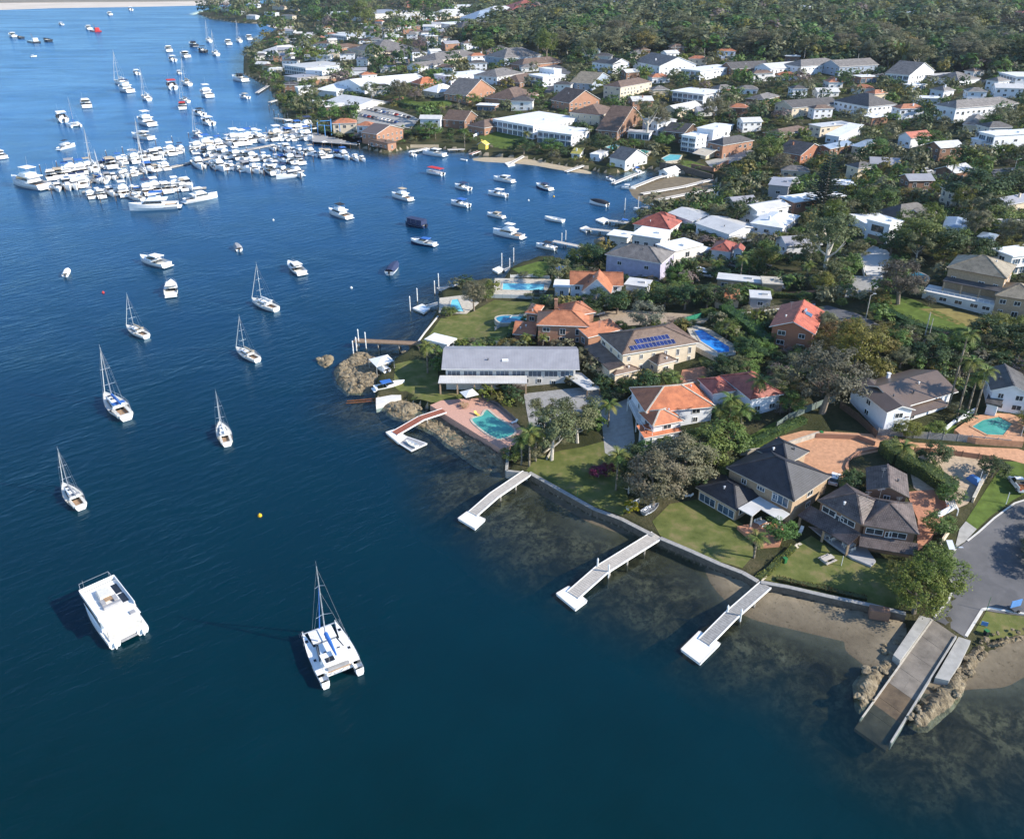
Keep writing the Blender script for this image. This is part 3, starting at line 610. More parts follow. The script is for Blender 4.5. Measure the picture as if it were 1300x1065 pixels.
        if s.near and hips and 'tile' in rm:
            for p, q in hips: caps.beam(p + Vector((0, 0, .12)), q + Vector((0, 0, .12)), .34, .2)
            link('ridge_cap', caps.mesh('ridge_cap', rm if s.trim != 'pale_ridge' else 'pale_stone', inv=parent_world(s.r).inverted()), ro)
        if fs and (s.near or rd.random() < .6):          # vents, flues and aerials standing on the roof
            for q in range(rd.choice((1, 2, 3)) if s.near else 1):
                f = fs[rd.randrange(min(2, len(fs)))]; t1, t2 = rd.uniform(.3, .7), rd.uniform(.35, .75); p = f[0].lerp(f[1], t1).lerp(f[-1].lerp(f[2], t1), t2); vm = MB(); kq = rd.random()
                if kq < .55: vm.tube(p - Vector((0, 0, .2)), p + Vector((0, 0, .5)), .16, .16, 7); vm.tube(p + Vector((0, 0, .5)), p + Vector((0, 0, .62)), .28, .05, 7); s.add('roof_vent', vm, [rd.choice(('panel_rim', 'dark_grey', 'white_paint'))])
                elif kq < .8: vm.tube(p, p + Vector((0, 0, 2.2)), .03, n=4); vm.tube(p + Vector((-.6, 0, 2.1)), p + Vector((.6, 0, 2.1)), .03, n=4); vm.tube(p + Vector((-.4, 0, 1.7)), p + Vector((.4, 0, 1.7)), .03, n=4); s.add('aerial', vm, ['metal_grey'])
                elif not s.near: vm.box(p + Vector((0, 0, .5)), (.7, .7, 1.9), yaw); s.add('chimney', vm, [wm])
        # windows on every side that could face us
        st = st or (2 if h > 4.6 else 1); hs = (h - .35) / st
        sides = [(pt(o, o, 0), u, L - 2 * o, yaw), (pt(L - o, o, 0), n, D - 2 * o, math.atan2(n.y, n.x)), (pt(o, D - o, 0), -n, D - 2 * o, math.atan2(-n.y, -n.x)), (pt(L - o, D - o, 0), -u, L - 2 * o, yaw + math.pi)]
        if wins:
            for si, (q, d, ln, yw) in enumerate(sides[:3] if not s.near else sides):
                nrm = Vector((d.y, -d.x, 0))
                if nrm.dot(Vector((q.x, q.y, 0)).normalized()) > .25 and not s.near: continue
                style = wins if si == 0 else ('std' if wins not in ('few', 'none') else wins)
                for f in range(st):
                    z = zg + f * hs + (lift and 0)
                    if style == 'none': continue
                    if style == 'mod' or (style == 'glassup' and f == st - 1):
                        hh = hs - .75; k = max(1, round(ln / 4.2)); sp = ln / k
                        for j in range(k): s.window(q + d * (sp * (j + .5)) + Vector((0, 0, z + .2 - q.z)), yw, sp - .7, hh, 3, 'blue_glass')
                    else:
                        k = max(1, int(ln / (3.4 if s.near else 3.8))); sp = ln / k
                        if style == 'few': k = max(1, k // 2); sp = ln / k
                        for j in range(k):
                            if k > 2 and rd.random() < .15: continue
                            w_ = rd.choice((1.2, 1.6, 2.0)) if style != 'slim' else .9; hh = 1.3 if rd.random() < .75 else 2.0
                            zz = z + (.9 if hh < 1.5 else .15)
                            s.window(q + d * (sp * (j + .5)) + Vector((0, 0, zz - q.z)), yw, min(w_, sp - .5), min(hh, hs - .95), 2)
                if style == 'mod' and st > 1:
                    bl = MB(); nv = nrm * .9
                    for f in range(1, st):
                        z = zg + f * hs; p0 = q + nv * .5 + Vector((0, 0, z - q.z)); bl.beam(p0, p0 + d * ln, .9, .2)
                        e0 = q + nv + Vector((0, 0, z + 1.0 - q.z)); bl.beam(e0, e0 + d * ln, .06, .1)
                        k = max(2, int(ln / 1.5))
                        for j in range(k + 1): bl.tube(e0 + d * (ln * j / k), e0 + d * (ln * j / k) - Vector((0, 0, 1.0)), .035, n=4)
                    s.add('balcony', bl, [s.trim])
        return dict(a=a, u=u, n=n, L=L, D=D, zg=zg, ez=ez, pt=pt, yaw=yaw, fs=fs)
    def add(s, name, mb, mats): return link(name, mb.mesh(name, mats, inv=parent_world(s.r).inverted()), s.r) if mb.f else None
    def chimney(s, px, h, w=.8, d=.8, mat='red_brick', tall=2.0):
        p = P0(*px, s.r.matrix_basis.translation.z + h); mb = MB(); mb.box((p.x, p.y, p.z + tall / 2 - .8), (w, d, tall + 1.6), s.r.rotation_euler.z); mb.box((p.x, p.y, p.z + tall + .06), (w + .2, d + .2, .12), s.r.rotation_euler.z)
        s.add('chimney', mb, [mat])
def slab_from(px, z, th, side='flat'):
    q = [P0(*p, z) for p in px]; mb = MB(); mb.prism([(p.x, p.y) for p in q], z - th, z); return mb, q
def H(label, ref, wall, roof, *blocks, **kw):
    h = House(label, ref, wall, roof, **kw); out = []
    for bk in blocks: out.append(h.block(*bk[:4], **(bk[4] if len(bk) > 4 else {})))
    h.out = out; return h
D_ = dict
# ---------------- the waterfront, near
h = H('charcoal tiled two storey brick house beside the waterfront lawn', 'charcoal roofed house', 'tan_brick', 'charcoal_tile',
  ((921.7, 593.3), (1008, 636.5), (1056.7, 604), 5.7, D_(wins='few', pitch=.46)), ((960, 571), (1000, 590), 8.0, 5.75, D_(wins=None, pitch=.5)), ((882.8, 618.2), (935.7, 648.4), 9.0, 3.0, D_(wins='mod', pitch=.42)), near=True, trim='pale_stone')
b0 = h.out[0]; mb = MB(); zt = b0['zg'] + 3.0
q = [P0(*p, zt) for p in ((937,645),(955,655),(966,646),(991,661),(1003,652),(964,630))]
mb.prism([(p.x, p.y) for p in q], zt - .18, zt)
pv = [P0(*p, zt) for p in ((955, 654), (990.5, 660))]
for p in pv: pb = MB(); pb.box((p.x, p.y, zt - 1.75), (.3, .3, 3.1)); h.add('post', pb, ['pale_stone'])
h.add('porch_roof', mb, ['pale_metal'])
mb, q = slab_from([(936,668),(955,664),(1000,662),(990,690),(966,692),(950,680)], b0['zg'] + .25, 1.5); tag(mb.build('terrace', 'brick_paver'), kind='structure'); block(q)
for px, w_, hh in (((985, 651), 3.6, 2.1), ((968.5, 636), 1.8, 1.0)):
    p = b0['pt'](*((b0['L'] * .80, .53, 0) if w_ > 3 else (b0['L'] * .52, .53, 0))); p.z = b0['zg'] + (3.15 if w_ > 3 else 4.0); h.window(p, b0['yaw'], w_, hh, 3, 'blue_glass')
# tiled house with skirt roof
h = House('brown tiled two storey house with a skirt roof over its patio', 'brown skirt roofed house', 'brown_brick', 'brown_tile', near=True, trim='timber')
B1 = h.block((1037.3, 634.9), (1094.5, 666.2), 9.5, 5.9, pitch=.52, wins='few'); B2 = h.block((1094.5, 666.2), (1166.8, 678), 10.0, 5.9, pitch=.52, wins='few')
B3 = h.block((1100, 622), (1155, 632), (1180, 607), 5.4, rt='gable', pitch=.40, ridge='n', wins='few')
def skirt(h, B, x0, x1, dep, ez, rise, mat, name='skirt_roof', posts=True):
    mb = MB(); o = .5
    pts = [B['pt'](x0 - .2, -dep, B['zg'] + ez), B['pt'](x1, -dep, B['zg'] + ez), B['pt'](x1, o, B['zg'] + ez + rise), B['pt'](x0, o, B['zg'] + ez + rise)]
    e = (pts[1] - pts[0]).normalized(); qn = ((pts[1] - pts[0]).cross(pts[2] - pts[0])).normalized().cross(e)
    mb.poly(pts, 0, [((p - pts[0]).dot(e), (p - pts[0]).dot(qn)) for p in pts]); dn = Vector((0, 0, .2)); lo = [p - dn for p in pts]
    mb.poly(lo[::-1], 0, [(0, 0)] * 4)
    for i in range(4): j = (i + 1) % 4; mb.poly([lo[i], lo[j], pts[j], pts[i]], 0, [(0, 0)] * 4)
    r = h.add(name, mb, [mat])
    if posts:
        k = max(1, int((x1 - x0) / 4))
        for j in range(k + 1): pm = MB(); p = B['pt'](x0 + .3 + (x1 - x0 - .6) * j / k, -dep + .4, B['zg'] + ez / 2); pm.box((p.x, p.y, p.z - .3), (.35, .35, ez + .4)); h.add('post', pm, ['tan_brick'])
    return r
skirt(h, B1, -1.5, B1['L'] - .05, 3.0, 2.7, 1.0, 'brown_tile'); skirt(h, B2, .1, B2['L'] + .3, 2.2, 2.7, .9, 'brown_tile', posts=False)
for B, xs in ((B1, (2.6, 6.6)), (B2, (2.4, 6.4))):
    for x in xs: p = B['pt'](x, .52, B['zg'] + 3.9); h.window(p, B['yaw'], 3.0, 1.3, 2)
mb, q = slab_from([(1026,668),(1034,655),(1094,686),(1112,712),(1106,718),(1082,708)], B1['zg'] + .2, 1.5); tag(mb.build('terrace', 'grey_render'), kind='structure'); block(q)
# solar house
h = H('cream house with two rows of solar panels on a brown roof', 'cream solar panel house', 'cream_render', 'umber_tile',
  ((789.8, 450.7), (888, 434.5), (839.4, 411.8), 6.0, D_(wins='slim', pitch=.40)), ((780, 476.5), (813.5, 469), 6.0, 3.1, D_(wins='few')), ((835, 463.5), (860, 457), 5.5, 3.4, D_(wins='few', pitch=.5)), near=True)
b0 = h.out[0]; f0 = b0['fs'][0]; e = (f0[1] - f0[0]).normalized(); nn = (f0[1] - f0[0]).cross(f0[2] - f0[0]).normalized(); qv = nn.cross(e)
pm = MB(); pm.box((0, 0, .06), (1.0, 1.62, .05), 0, 0); pm.box((0, 0, .075), (.92, 1.54, .05), 0, 1); pme = pm.mesh('solar_panel', ['panel_rim', 'solar_cell'])
Ls = (f0[1] - f0[0]).length
for row, (n_, x0, y0) in enumerate(((12, Ls * .13, 1.6), (9, Ls * .24, 3.5))):
    for j in range(n_):
        p = f0[0] + e * (x0 + (Ls * .045 if Ls * .045 > 1.08 else 1.08) * (j + .5)) + qv * y0 + nn * .08
        rot = Matrix((e, qv, nn)).transposed().to_4x4(); link('solar_panel', pme, h.r, parent_world(h.r).inverted() @ Matrix.Translation(p) @ rot)
def sideskirt(h, B, dep, ez, rise, mat):
    mb = MB(); D = B['D']
    pts = [B['pt'](-dep, D, B['zg'] + ez), B['pt'](-dep, -1.0, B['zg'] + ez), B['pt'](.5, -1.0, B['zg'] + ez + rise), B['pt'](.5, D, B['zg'] + ez + rise)]
    e = (pts[1] - pts[0]).normalized(); qn = ((pts[1] - pts[0]).cross(pts[2] - pts[0])).normalized().cross(e)
    mb.poly(pts, 0, [((p - pts[0]).dot(e), (p - pts[0]).dot(qn)) for p in pts]); lo = [p - Vector((0, 0, .2)) for p in pts]; mb.poly(lo[::-1], 0, [(0, 0)] * 4)
    for i in range(4): j = (i + 1) % 4; mb.poly([lo[i], lo[j], pts[j], pts[i]], 0, [(0, 0)] * 4)
    h.add('skirt_roof', mb, [mat]); wl = MB(); w = [B['pt'](-dep + .5, D - .5, 0), B['pt'](-dep + .5, -.5, 0), B['pt'](.4, -.5, 0), B['pt'](.4, D - .5, 0)]
    wl.prism([(p.x, p.y) for p in w], B['zg'] - 2, B['zg'] + ez - .1); h.add('wall', wl, [h.wall])
sideskirt(h, b0, 4.0, 3.0, .7, 'umber_tile')
# orange tiled house
h = H('bright orange tiled house with white walls above the courtyard', 'orange tiled house', 'cool_white', 'orange_tile',
  ((820, 524), (908.7, 516), 12.5, 4.8, D_(wins='few', pitch=.48)), ((828.9, 541.5), (868.8, 534), 7.0, 4.8, D_(wins='few', pitch=.5)), ((818, 556), (866, 547), 4.0, 2.9, D_(wins='few', rt='skillion', pitch=.25)), near=True, trim='pale_ridge')
h.trim = 'white_paint'
mb = MB(); zt = h.out[1]['zg'] + 2.8
q = [P0(*p, zt) for p in ((797,510),(803,505),(822,535),(828,552),(818,548),(808,534))]; mb.prism([(p.x, p.y) for p in q], zt - .25, zt); mb2 = MB()
for p in q: mb2.tube((p.x, p.y, zt), (p.x, p.y, zt + 1), .05); mb2.tube((p.x, p.y, zt - 3.5), (p.x, p.y, zt), .15)
for p, r_ in zip(q, q[1:] + q[:1]): mb2.beam((p.x, p.y, zt + 1), (r_.x, r_.y, zt + 1), .08, .08)
h.add('balcony', mb, ['pale_render']); h.add('balustrade', mb2, ['white_paint'])
H('dark red tiled house with white walls below the big grey gum', 'dark red tiled house', 'cool_white', 'dull_red_tile', ((952.8, 507.5), (996, 500), 13.0, 4.5, D_(wins='std', pitch=.45)), ((905, 500), (935, 496), 8.0, 4.6, D_(wins=None)), near=True)
# long grey boat builder's house
h = H('long house with a plain grey metal roof beside the rocks', 'long grey roofed house', 'pale_render', 'grey_metal',
  ((560.3, 468.5), (736, 469), 14.0, 5.3, D_(rt='gable', ridge='u', pitch=.34, wins='glassup', over=1.0)), near=True)
b0 = h.out[0]; skirt(h, b0, -.5, b0['L'] * .62, 3.0, 2.9, .35, 'pale_metal', 'verandah_roof')
mb, q = slab_from([(706,470),(738,473),(762,493),(746,495)], b0['zg'] + 3.0, .25)
for p in q: pb = MB(); pb.box((p.x * .995, p.y, p.z - 1.95), (.25, .25, 3.4)); h.add('post', pb, ['timber'])
h.add('carport_roof', mb, ['pale_metal']); mb = MB(); p = b0['pt'](b0['L'] * .46, 3.2, b0['ez'] + 1.05); mb.box(p, (1.6, 1.4, .35), b0['yaw']); h.add('skylight', mb, ['white_paint'])
H('white flat roofed shed behind the palm by the timber jetty', 'white waterfront shed', 'cool_white', 'white_metal', ((538.7, 431.8), (567.8, 439), 5.0, 2.7, D_(rt='flat', wins='few')), near=True, cat='shed', name='shed')
# terracotta brick house
h = H('red brick two storey house under a terracotta hip roof', 'terracotta brick house', 'orange_brick', 'terracotta_tile',
  ((680.7, 412.5), (748.3, 414.6), 10.0, 5.8, D_(pitch=.5)), ((722, 402), (757, 396.5), 9.0, 5.8, D_(wins=None, pitch=.5)), ((666, 397), (683, 399), 7.0, 5.0, D_(wins='few')), ((650.5, 424), (680, 425.5), 6.0, 3.0, D_(wins='few', rt='skillion', pitch=.25)), ((746.6, 428.7), (790, 418), 6.0, 3.0, D_(wins='few', rt='skillion', pitch=.18)), near=True)
h.chimney((706, 385), 8.0, .9, .9, 'orange_brick', 1.2)
h = H('white cottage with a steep front gable and orange tiles', 'white gabled cottage', 'cool_white', 'terracotta_tile',
  ((723, 361.5), (791.6, 363), 8.0, 5.2, D_(rt='gable', ridge='u', pitch=.75, wins='std')), ((738, 370.5), (776, 373), 9.0, 4.6, D_(rt='gable', ridge='n', pitch=.95, wins='std', over=.4)), ((702, 365), (724, 366), 7.0, 3.0, D_(rt='flat', roof='white_metal')), ((792, 362), (822, 366), 7.0, 3.2, D_(rt='flat', roof='pale_metal', wins='few')), near=True)
H('big lilac grey house under a broad brown hip roof', 'lilac grey hip roofed house', 'lilac', 'grey_tile', ((767.5, 323), (840, 335), (856, 319.6), 7.5, D_(wins='few', pitch=.40)), near=True)
H('white flat roofed modern house stepping down to its jetty', 'stepped white modern house', 'pale_render', 'white_metal', ((770, 299), (798, 303), 8.0, 4.2, D_(rt='flat', over=.9)), ((800.5, 298.5), (840, 304.5), 12.0, 8.0, D_(rt='flat', over=.6)), ((832, 311), (856, 320), 14.0, 6.4, D_(rt='flat', over=.5, wins='few')), near=True)
H('white carport pavilion beside the dark conifer row', 'white carport pavilion', 'grey_render', 'white_metal', ((865, 315), (889, 321.5), 7.0, 3.2, D_(rt='flat', over=.6, wins='few')), near=True, cat='garage', name='garage')
H('waterside house with a low red tiled hip roof', 'red roofed waterside house', 'pale_render', 'dull_red_tile', ((803, 284.5), (851, 292), (871.6, 281.5), 3.6, D_(pitch=.5)), ((822, 276), (850, 281), 8.0, 4.2, D_(wins=None, pitch=.5)), near=True)
h = H('long pale metal roofed house with a white louvred entry', 'louvred pale metal house', 'cool_white', 'pale_metal', ((847.5, 270), (879, 281.5), (909.6, 274), 4.2, D_(rt='gable', ridge='u', pitch=.2)), ((882, 283), (926, 298), (941, 281), 4.2, D_(rt='gable', ridge='u', pitch=.2, wins='few')), near=True)
mb = MB(); p = h.out[1]['pt'](h.out[1]['L'] + .3, 1.0, 0); u_ = h.out[1]['n']
for k in range(6): mb.beam(p + Vector((0, 0, h.out[1]['zg'] + .6 + k * .65 - p.z)), p + u_ * 6 + Vector((0, 0, h.out[1]['zg'] + .6 + k * .65 - p.z)), .2, .25)
for k in (0, 2, 4, 6): mb.box((p.x + u_.x * k, p.y + u_.y * k, h.out[1]['zg'] + 1.8), (.25, .25, 4.2))
h.add('louvre_screen', mb, ['white_paint'])
H('white cottage with a faded red hip roof by the parked cars', 'faded red cottage', 'cool_white', 'dull_red_tile', ((901.5, 317), (929, 320.5), (951, 311), 3.4, D_(pitch=.5)), ((930, 318), (944, 319.5), 6.0, 3.4, D_(rt='gable', ridge='n', pitch=.6, wins='few')), near=True)
H('low brick block with a long pale flat roof', 'long flat roofed brick block', 'tan_brick', 'pale_metal', ((909.6, 355), (968, 361), 6.0, 3.0, D_(rt='flat', over=.3)), ((968, 361), (995, 362.5), 6.5, 3.0, D_(rt='flat', over=.3, wins=None, roof='pale_stone')), near=True)
H('small house with an orange hip roof half hidden by shrubs', 'small orange roofed house', 'cream_render', 'terracotta_tile', ((907, 378.5), (941, 380.5), 8.0, 3.0, D_(pitch=.5)), near=True)
H('grey flat roofed carport beside the orange hip roof', 'grey carport', 'grey_render', 'pale_metal', ((952, 379), (980, 381), 6.5, 3.0, D_(rt='flat', over=.3, wins='few')), near=True, cat='garage', name='garage')
h = H('red tiled gable house with a solar water heater on its roof', 'red gable house', 'red_brick', 'red_tile', ((976.5, 414.5), (1035, 424.6), (1037.4, 394), 5.6, D_(rt='gable', ridge='n', pitch=.42, over=.7)), near=True)
b0 = h.out[0]; f0 = b0['fs'][0]; c_ = (f0[0] * .45 + f0[1] * .55) * .35 + (f0[3] * .45 + f0[2] * .55) * .65; nn = (f0[1] - f0[0]).cross(f0[2] - f0[0]).normalized(); e = (f0[1] - f0[0]).normalized(); qv = nn.cross(e)
rot = Matrix((e, qv, nn)).transposed().to_4x4(); mb = MB(); mb.box((0, -.5, .12), (2.2, 1.8, .1)); link('solar_collector', mb.mesh('solar_collector', 'blue_glass'), h.r, parent_world(h.r).inverted() @ Matrix.Translation(c_) @ rot)
mb = MB(); mb.tube((-1.2, .75, .4), (1.2, .75, .4), .34, n=10); link('water_tank', mb.mesh('water_tank', 'aluminium'), h.r, parent_world(h.r).inverted() @ Matrix.Translation(c_) @ rot)
# brown roofed white house
h = House('long white house with a broad sunlit brown roof', 'white brown roofed house', 'cool_white', 'umber_metal', near=True)
Ba = h.block((1079, 486), (1126, 524), 7.0, 5.4, rt='gable', ridge='u', pitch=.36, wins='few', over=.5)
Bb = h.block((1141, 519), (1217, 497), 13.0, 4.6, rt='gable', ridge='u', pitch=.40, over=.7, wins='std')
skirt(h, Bb, .5, Bb['L'] * .72, 2.0, 3.4, .6, 'umber_metal', 'verandah_roof', posts=False)
h.chimney((1128, 478), 6.0, .6, .6, 'cool_white', .8)
H('white house with a dark tiled roof behind the teal pool', 'dark roofed white house', 'cool_white', 'dark_tile', ((1257.7, 495.7), (1312, 503), 12.0, 5.2, D_(rt='gable', ridge='n', pitch=.45)), ((1250, 512), (1270, 517), 6.0, 3.0, D_(rt='flat', wins=None)), near=True)
h = H('tan brick house with olive hip roof above a white ground floor', 'tan olive roofed house', 'tan_brick', 'olive_tile', ((1201.5, 339.5), (1278.5, 354), (1296, 338), 8.6, D_(st=2, pitch=.45)), ((1263, 375), (1325, 384), 12.0, 6.0, D_(pitch=.42)), near=True, trim='timber')
b0 = h.out[0]; mb = MB(); t0 = [b0['pt'](x, y, 0) for x, y in ((-3.5, -5.5), (b0['L'] * .95, -5.5), (b0['L'] * .95, 1), (-3.5, 1))]; mb.prism([(p.x, p.y) for p in t0], b0['zg'] - 4, b0['zg'] + 2.4); h.add('ground_floor', mb, ['pale_render']); block(t0, .5)
for x in (2, 6, 10, 13): h.window(b0['pt'](x, -5.52, b0['zg'] + .5), b0['yaw'], 2.0, 1.2, 2)
mb = MB()
for x in np.arange(-3, b0['L'] * .94, 1.5): p = b0['pt'](x, -5.3, b0['zg'] + 2.4); mb.tube(p, p + Vector((0, 0, 1)), .04, n=4)
p0 = b0['pt'](-3.4, -5.3, b0['zg'] + 3.4); mb.beam(p0, b0['pt'](b0['L'] * .94, -5.3, b0['zg'] + 3.4), .08, .08); h.add('balustrade', mb, ['white_paint']); skirt(h, b0, .5, b0['L'] - .5, 2.6, 5.4, .5, 'dark_tile', 'awning')
h = H('white modern box house with a brown garage door at its driveway', 'white box house with garage', 'cool_white', 'white_metal', ((1100, 280), (1130, 287.5), (1162, 285), 7.0, D_(rt='flat', over=.25, wins=None, par=.5)), near=True)
b0 = h.out[0]; mb = MB(); p = b0['pt'](b0['L'] * .52, .2, b0['zg'] + 1.3); mb.box(p, (b0['L'] * .72, .12, 2.5), b0['yaw']); h.add('garage_door', mb, ['timber']); h.window(b0['pt'](b0['L'] * .5, .23, b0['zg'] + 3.9), b0['yaw'], b0['L'] * .5, 2.3, 3, frame='black_plastic')
H('white flat roofed wing beside the white box house', 'white flat roofed wing', 'cool_white', 'white_metal', ((1077, 273), (1100, 286), 12.0, 4.6, D_(rt='flat', over=.6)), near=True)
H('dark grey tiled house behind the white box house', 'slate grey tiled house', 'orange_brick', 'dark_tile', ((1109, 268), (1142, 279), (1180, 267), 3.6, D_(pitch=.55)), ((1150, 270), (1168, 273), 9.0, 3.8, D_(rt='gable', ridge='n', pitch=.6)))
H('blue grey roofed house low in the shade beyond the trees', 'blue grey roofed house', 'blue_grey', 'blue_metal', ((1195, 292), (1226, 296), (1236, 279), 3.2, D_(pitch=.35)), ((1240, 300), (1262, 304), 7.0, 2.8, D_(pitch=.3, wins=None)))
H('pale metal roofed house just below the wide fig', 'pale edge house', 'pale_render', 'pale_metal', ((1269, 287), (1312, 289), 10.0, 3.4, D_(rt='gable', ridge='u', pitch=.25)))
# ---------------- middle slope
H('two storey grey house with brown upper floor by the Norfolk pine', 'grey house by the pine', 'grey_render', 'grey_metal', ((975, 235.5), (1002, 238), (1023, 229), 8.2, D_(rt='flat', over=.4, wins='few')), ((985, 252), (1020, 258), 6.0, 4.2, D_(rt='gable', pitch=.3, wins='few')))
H('white two storey house with a pale gabled metal roof', 'white gabled metal house', 'cool_white', 'pale_metal', ((938.5, 261.5), (961.5, 269), (990, 257), 6.4, D_(rt='gable', ridge='n', pitch=.3, wins='few')))
H('rambling white single storey house under white hips', 'rambling white house', 'cool_white', 'white_metal', ((952, 283), (995, 290), (1024, 275), 3.8, D_(pitch=.3)), ((955, 273), (978, 277), 8.0, 4.0, D_(pitch=.35, wins=None)))
H('brick and cream gable house below the lane with dark roof', 'cream gabled brick house', 'red_brick', 'dark_tile', ((984.6, 192), (1017, 197.5), (1036, 187), 5.6, D_(rt='gable', ridge='u', pitch=.35)))
H('blue grey roofed brick house among dark cypresses', 'cypress brick house', 'brown_brick', 'blue_metal', ((1035, 186), (1054, 189.5), (1074, 181), 5.0, D_(rt='gable', pitch=.3)))
H('small cottage with a pale blue curved roof', 'pale blue roofed cottage', 'cream_render', 'blue_metal', ((1080, 185), (1094, 187.5), (1106, 181.5), 3.6, D_(rt='skillion', pitch=.12)))
H('split level cream house with white lower wing', 'split level cream house', 'cream_render', 'pale_metal', ((1026, 158.5), (1042, 162), (1067, 154), 6.0, D_(rt='flat', over=.5)), ((1047, 171), (1066, 174), (1081, 165), 4.2, D_(rt='skillion', pitch=.15, wall='cool_white', roof='white_metal')))
H('low brown roofed house behind the split level cream house', 'low brown roofed house', 'brown_brick', 'umber_tile', ((968, 168), (990, 172), (1004, 160), 3.4, D_(pitch=.35)))
H('white flat roofed house next to the orange brick house', 'white flat house uphill', 'cool_white', 'white_metal', ((898, 163.5), (918, 165.5), (933, 159), 4.6, D_(rt='flat', over=.5)))
H('red tiled cottage with white eaves on the steep slope', 'red cottage on the slope', 'cool_white', 'red_tile', ((1157, 176), (1184, 173), 9.0, 4.6, D_(rt='gable', ridge='u', pitch=.55)))
H('white terraced modern house with tall white fins', 'white finned modern house', 'cool_white', 'white_metal', ((1242, 168), (1263, 173), (1288, 158), 8.4, D_(rt='flat', over=.4, wins='mod')), ((1232, 176), (1246, 180), 8.0, 5.4, D_(rt='flat', over=.4)))
H('brown hip roofed house above the white finned house', 'brown hip roofed house', 'cream_render', 'grey_tile', ((1221.5, 158), (1245, 160), (1269, 151), 4.6, D_(pitch=.5)))
H('large white house with grey hips and tall verandah posts', 'verandah posted white house', 'cool_white', 'grey_tile', ((1186, 133), (1214, 138), (1243, 123), 8.2, D_(pitch=.4, st=2)))
H('white house with a dark hip roof and long balcony', 'dark hipped balcony house', 'cool_white', 'dark_tile', ((1057.5, 128), (1103, 136), (1125, 130), 6.2, D_(pitch=.45)))
H('white house with stepped dark gables in the palms', 'stepped dark gabled house', 'cream_render', 'dark_tile', ((982.5, 132.5), (1006, 137.5), (1033, 126), 6.0, D_(rt='gable', pitch=.4)))
H('brown house under a grey roof above the golden palm', 'grey roofed brown house', 'brown_brick', 'grey_tile', ((946, 125), (971, 127.5), (988, 121.5), 4.6, D_(pitch=.35)))
H('white modern house with deep overhanging flat roofs', 'overhanging white house', 'cool_white', 'white_metal', ((851, 116), (894, 121), (902, 114), 7.0, D_(rt='flat', over=1.2, wins='mod')))
H('little cream gabled house below the overhanging roofs', 'little cream gabled house', 'cream_render', 'pale_metal', ((838.6, 139), (861, 142), (867, 132), 4.4, D_(rt='gable', ridge='n', pitch=.45)))
H('cream three storey house with balconies and a brown hip', 'cream balcony house', 'cream_render', 'umber_tile', ((765, 109), (788, 111.5), (798, 101), 8.4, D_(st=3, pitch=.4)))
H('blue grey cottage with a pale brown roof', 'blue grey cottage', 'blue_grey', 'olive_tile', ((723, 105), (752, 107), (758, 98), 4.8, D_(rt='gable', ridge='u', pitch=.3)))
H('white cube house with dark windows above the steep lane', 'white cube house', 'cool_white', 'white_metal', ((670, 95), (689, 98.5), (703, 93), 6.8, D_(rt='flat', over=.4, wins='mod')), ((684, 87), (704, 89.5), 8.0, 8.6, D_(rt='flat', over=.4)))
H('dark brown bungalow beside the white cube house', 'dark brown bungalow', 'brown_brick', 'umber_tile', ((630, 103.5), (660, 106), (676, 98), 3.4, D_(pitch=.4)))
H('long red brick house with brown hips and a white porch', 'long red brick house', 'orange_brick', 'umber_tile', ((614, 124.5), (655, 128), (678, 119), 4.2, D_(pitch=.45)))
H('red brick house with a clipped gable end', 'clipped gable brick house', 'orange_brick', 'umber_tile', ((698, 127), (723, 131.5), (736, 122), 5.2, D_(rt='gable', ridge='u', pitch=.5)))
H('long cream two storey house under a brown hip roof', 'long cream hip roofed house', 'cream_render', 'umber_tile', ((722, 143), (762, 147), (771, 138), 6.2, D_(wins='slim', pitch=.4)))
H('very large white flat roofed house above the beach', 'large white flat roofed house', 'cool_white', 'white_metal', ((625, 152), (677, 161), (710, 146), 7.2, D_(rt='flat', over=.25, wins='mod')))
H('white glazed two storey house with columns below its balcony', 'glazed white beach house', 'cool_white', 'white_metal', ((680, 166), (726, 172), (747, 164), 7.0, D_(rt='flat', over=.9, wins='mod')))
H('dark gabled brick house between the two white modern houses', 'dark gabled brick house', 'brown_brick', 'umber_tile', ((756, 165), (784, 167.5), (810, 150), 5.2, D_(rt='gable', ridge='u', pitch=.42)))
H('white modern house with a floating white terrace roof', 'floating terrace roofed house', 'cool_white', 'pale_metal', ((795, 168), (826, 170), 9.0, 4.0, D_(rt='flat', over=.8, wins='mod')), ((815, 152), (835, 156), (852, 151), 7.2, D_(rt='flat', over=.4)))
H('dark timber house under a plain dark roof', 'dark timber house', 'dark_timber', 'dark_tile', ((841, 166.5), (869, 169.5), (884, 161), 5.8, D_(rt='gable', ridge='u', pitch=.3)))
H('white three level modern house with glass balconies above a pool', 'white glass balcony house', 'cool_white', 'white_metal', ((864.5, 172), (884, 175), (900, 170), 8.6, D_(rt='flat', over=.4, wins='mod', st=3)), ((884, 163), (906, 166), (932, 160), 9.6, D_(rt='flat', over=.4, wins='few')))
H('orange brick house with a dark roof above the terrace', 'orange brick terrace house', 'orange_brick', 'dark_tile', ((897, 180.5), (918, 185), (936, 174), 7.0, D_(pitch=.45)))
h = H('white boathouse with a grey gable at the water edge', 'white boathouse', 'white_paint', 'grey_tile', ((772.6, 200), (794, 204.5), (806, 194.5), 4.6, D_(rt='gable', ridge='u', pitch=.5)), cat='boathouse', name='boathouse')
H('small white boatshed on the long jetty', 'small white boatshed', 'white_paint', 'white_metal', ((835, 217.5), (848, 220), (858, 214.5), 2.8, D_(rt='gable', ridge='n', pitch=.5, wins='few')), cat='boatshed', name='boatshed')
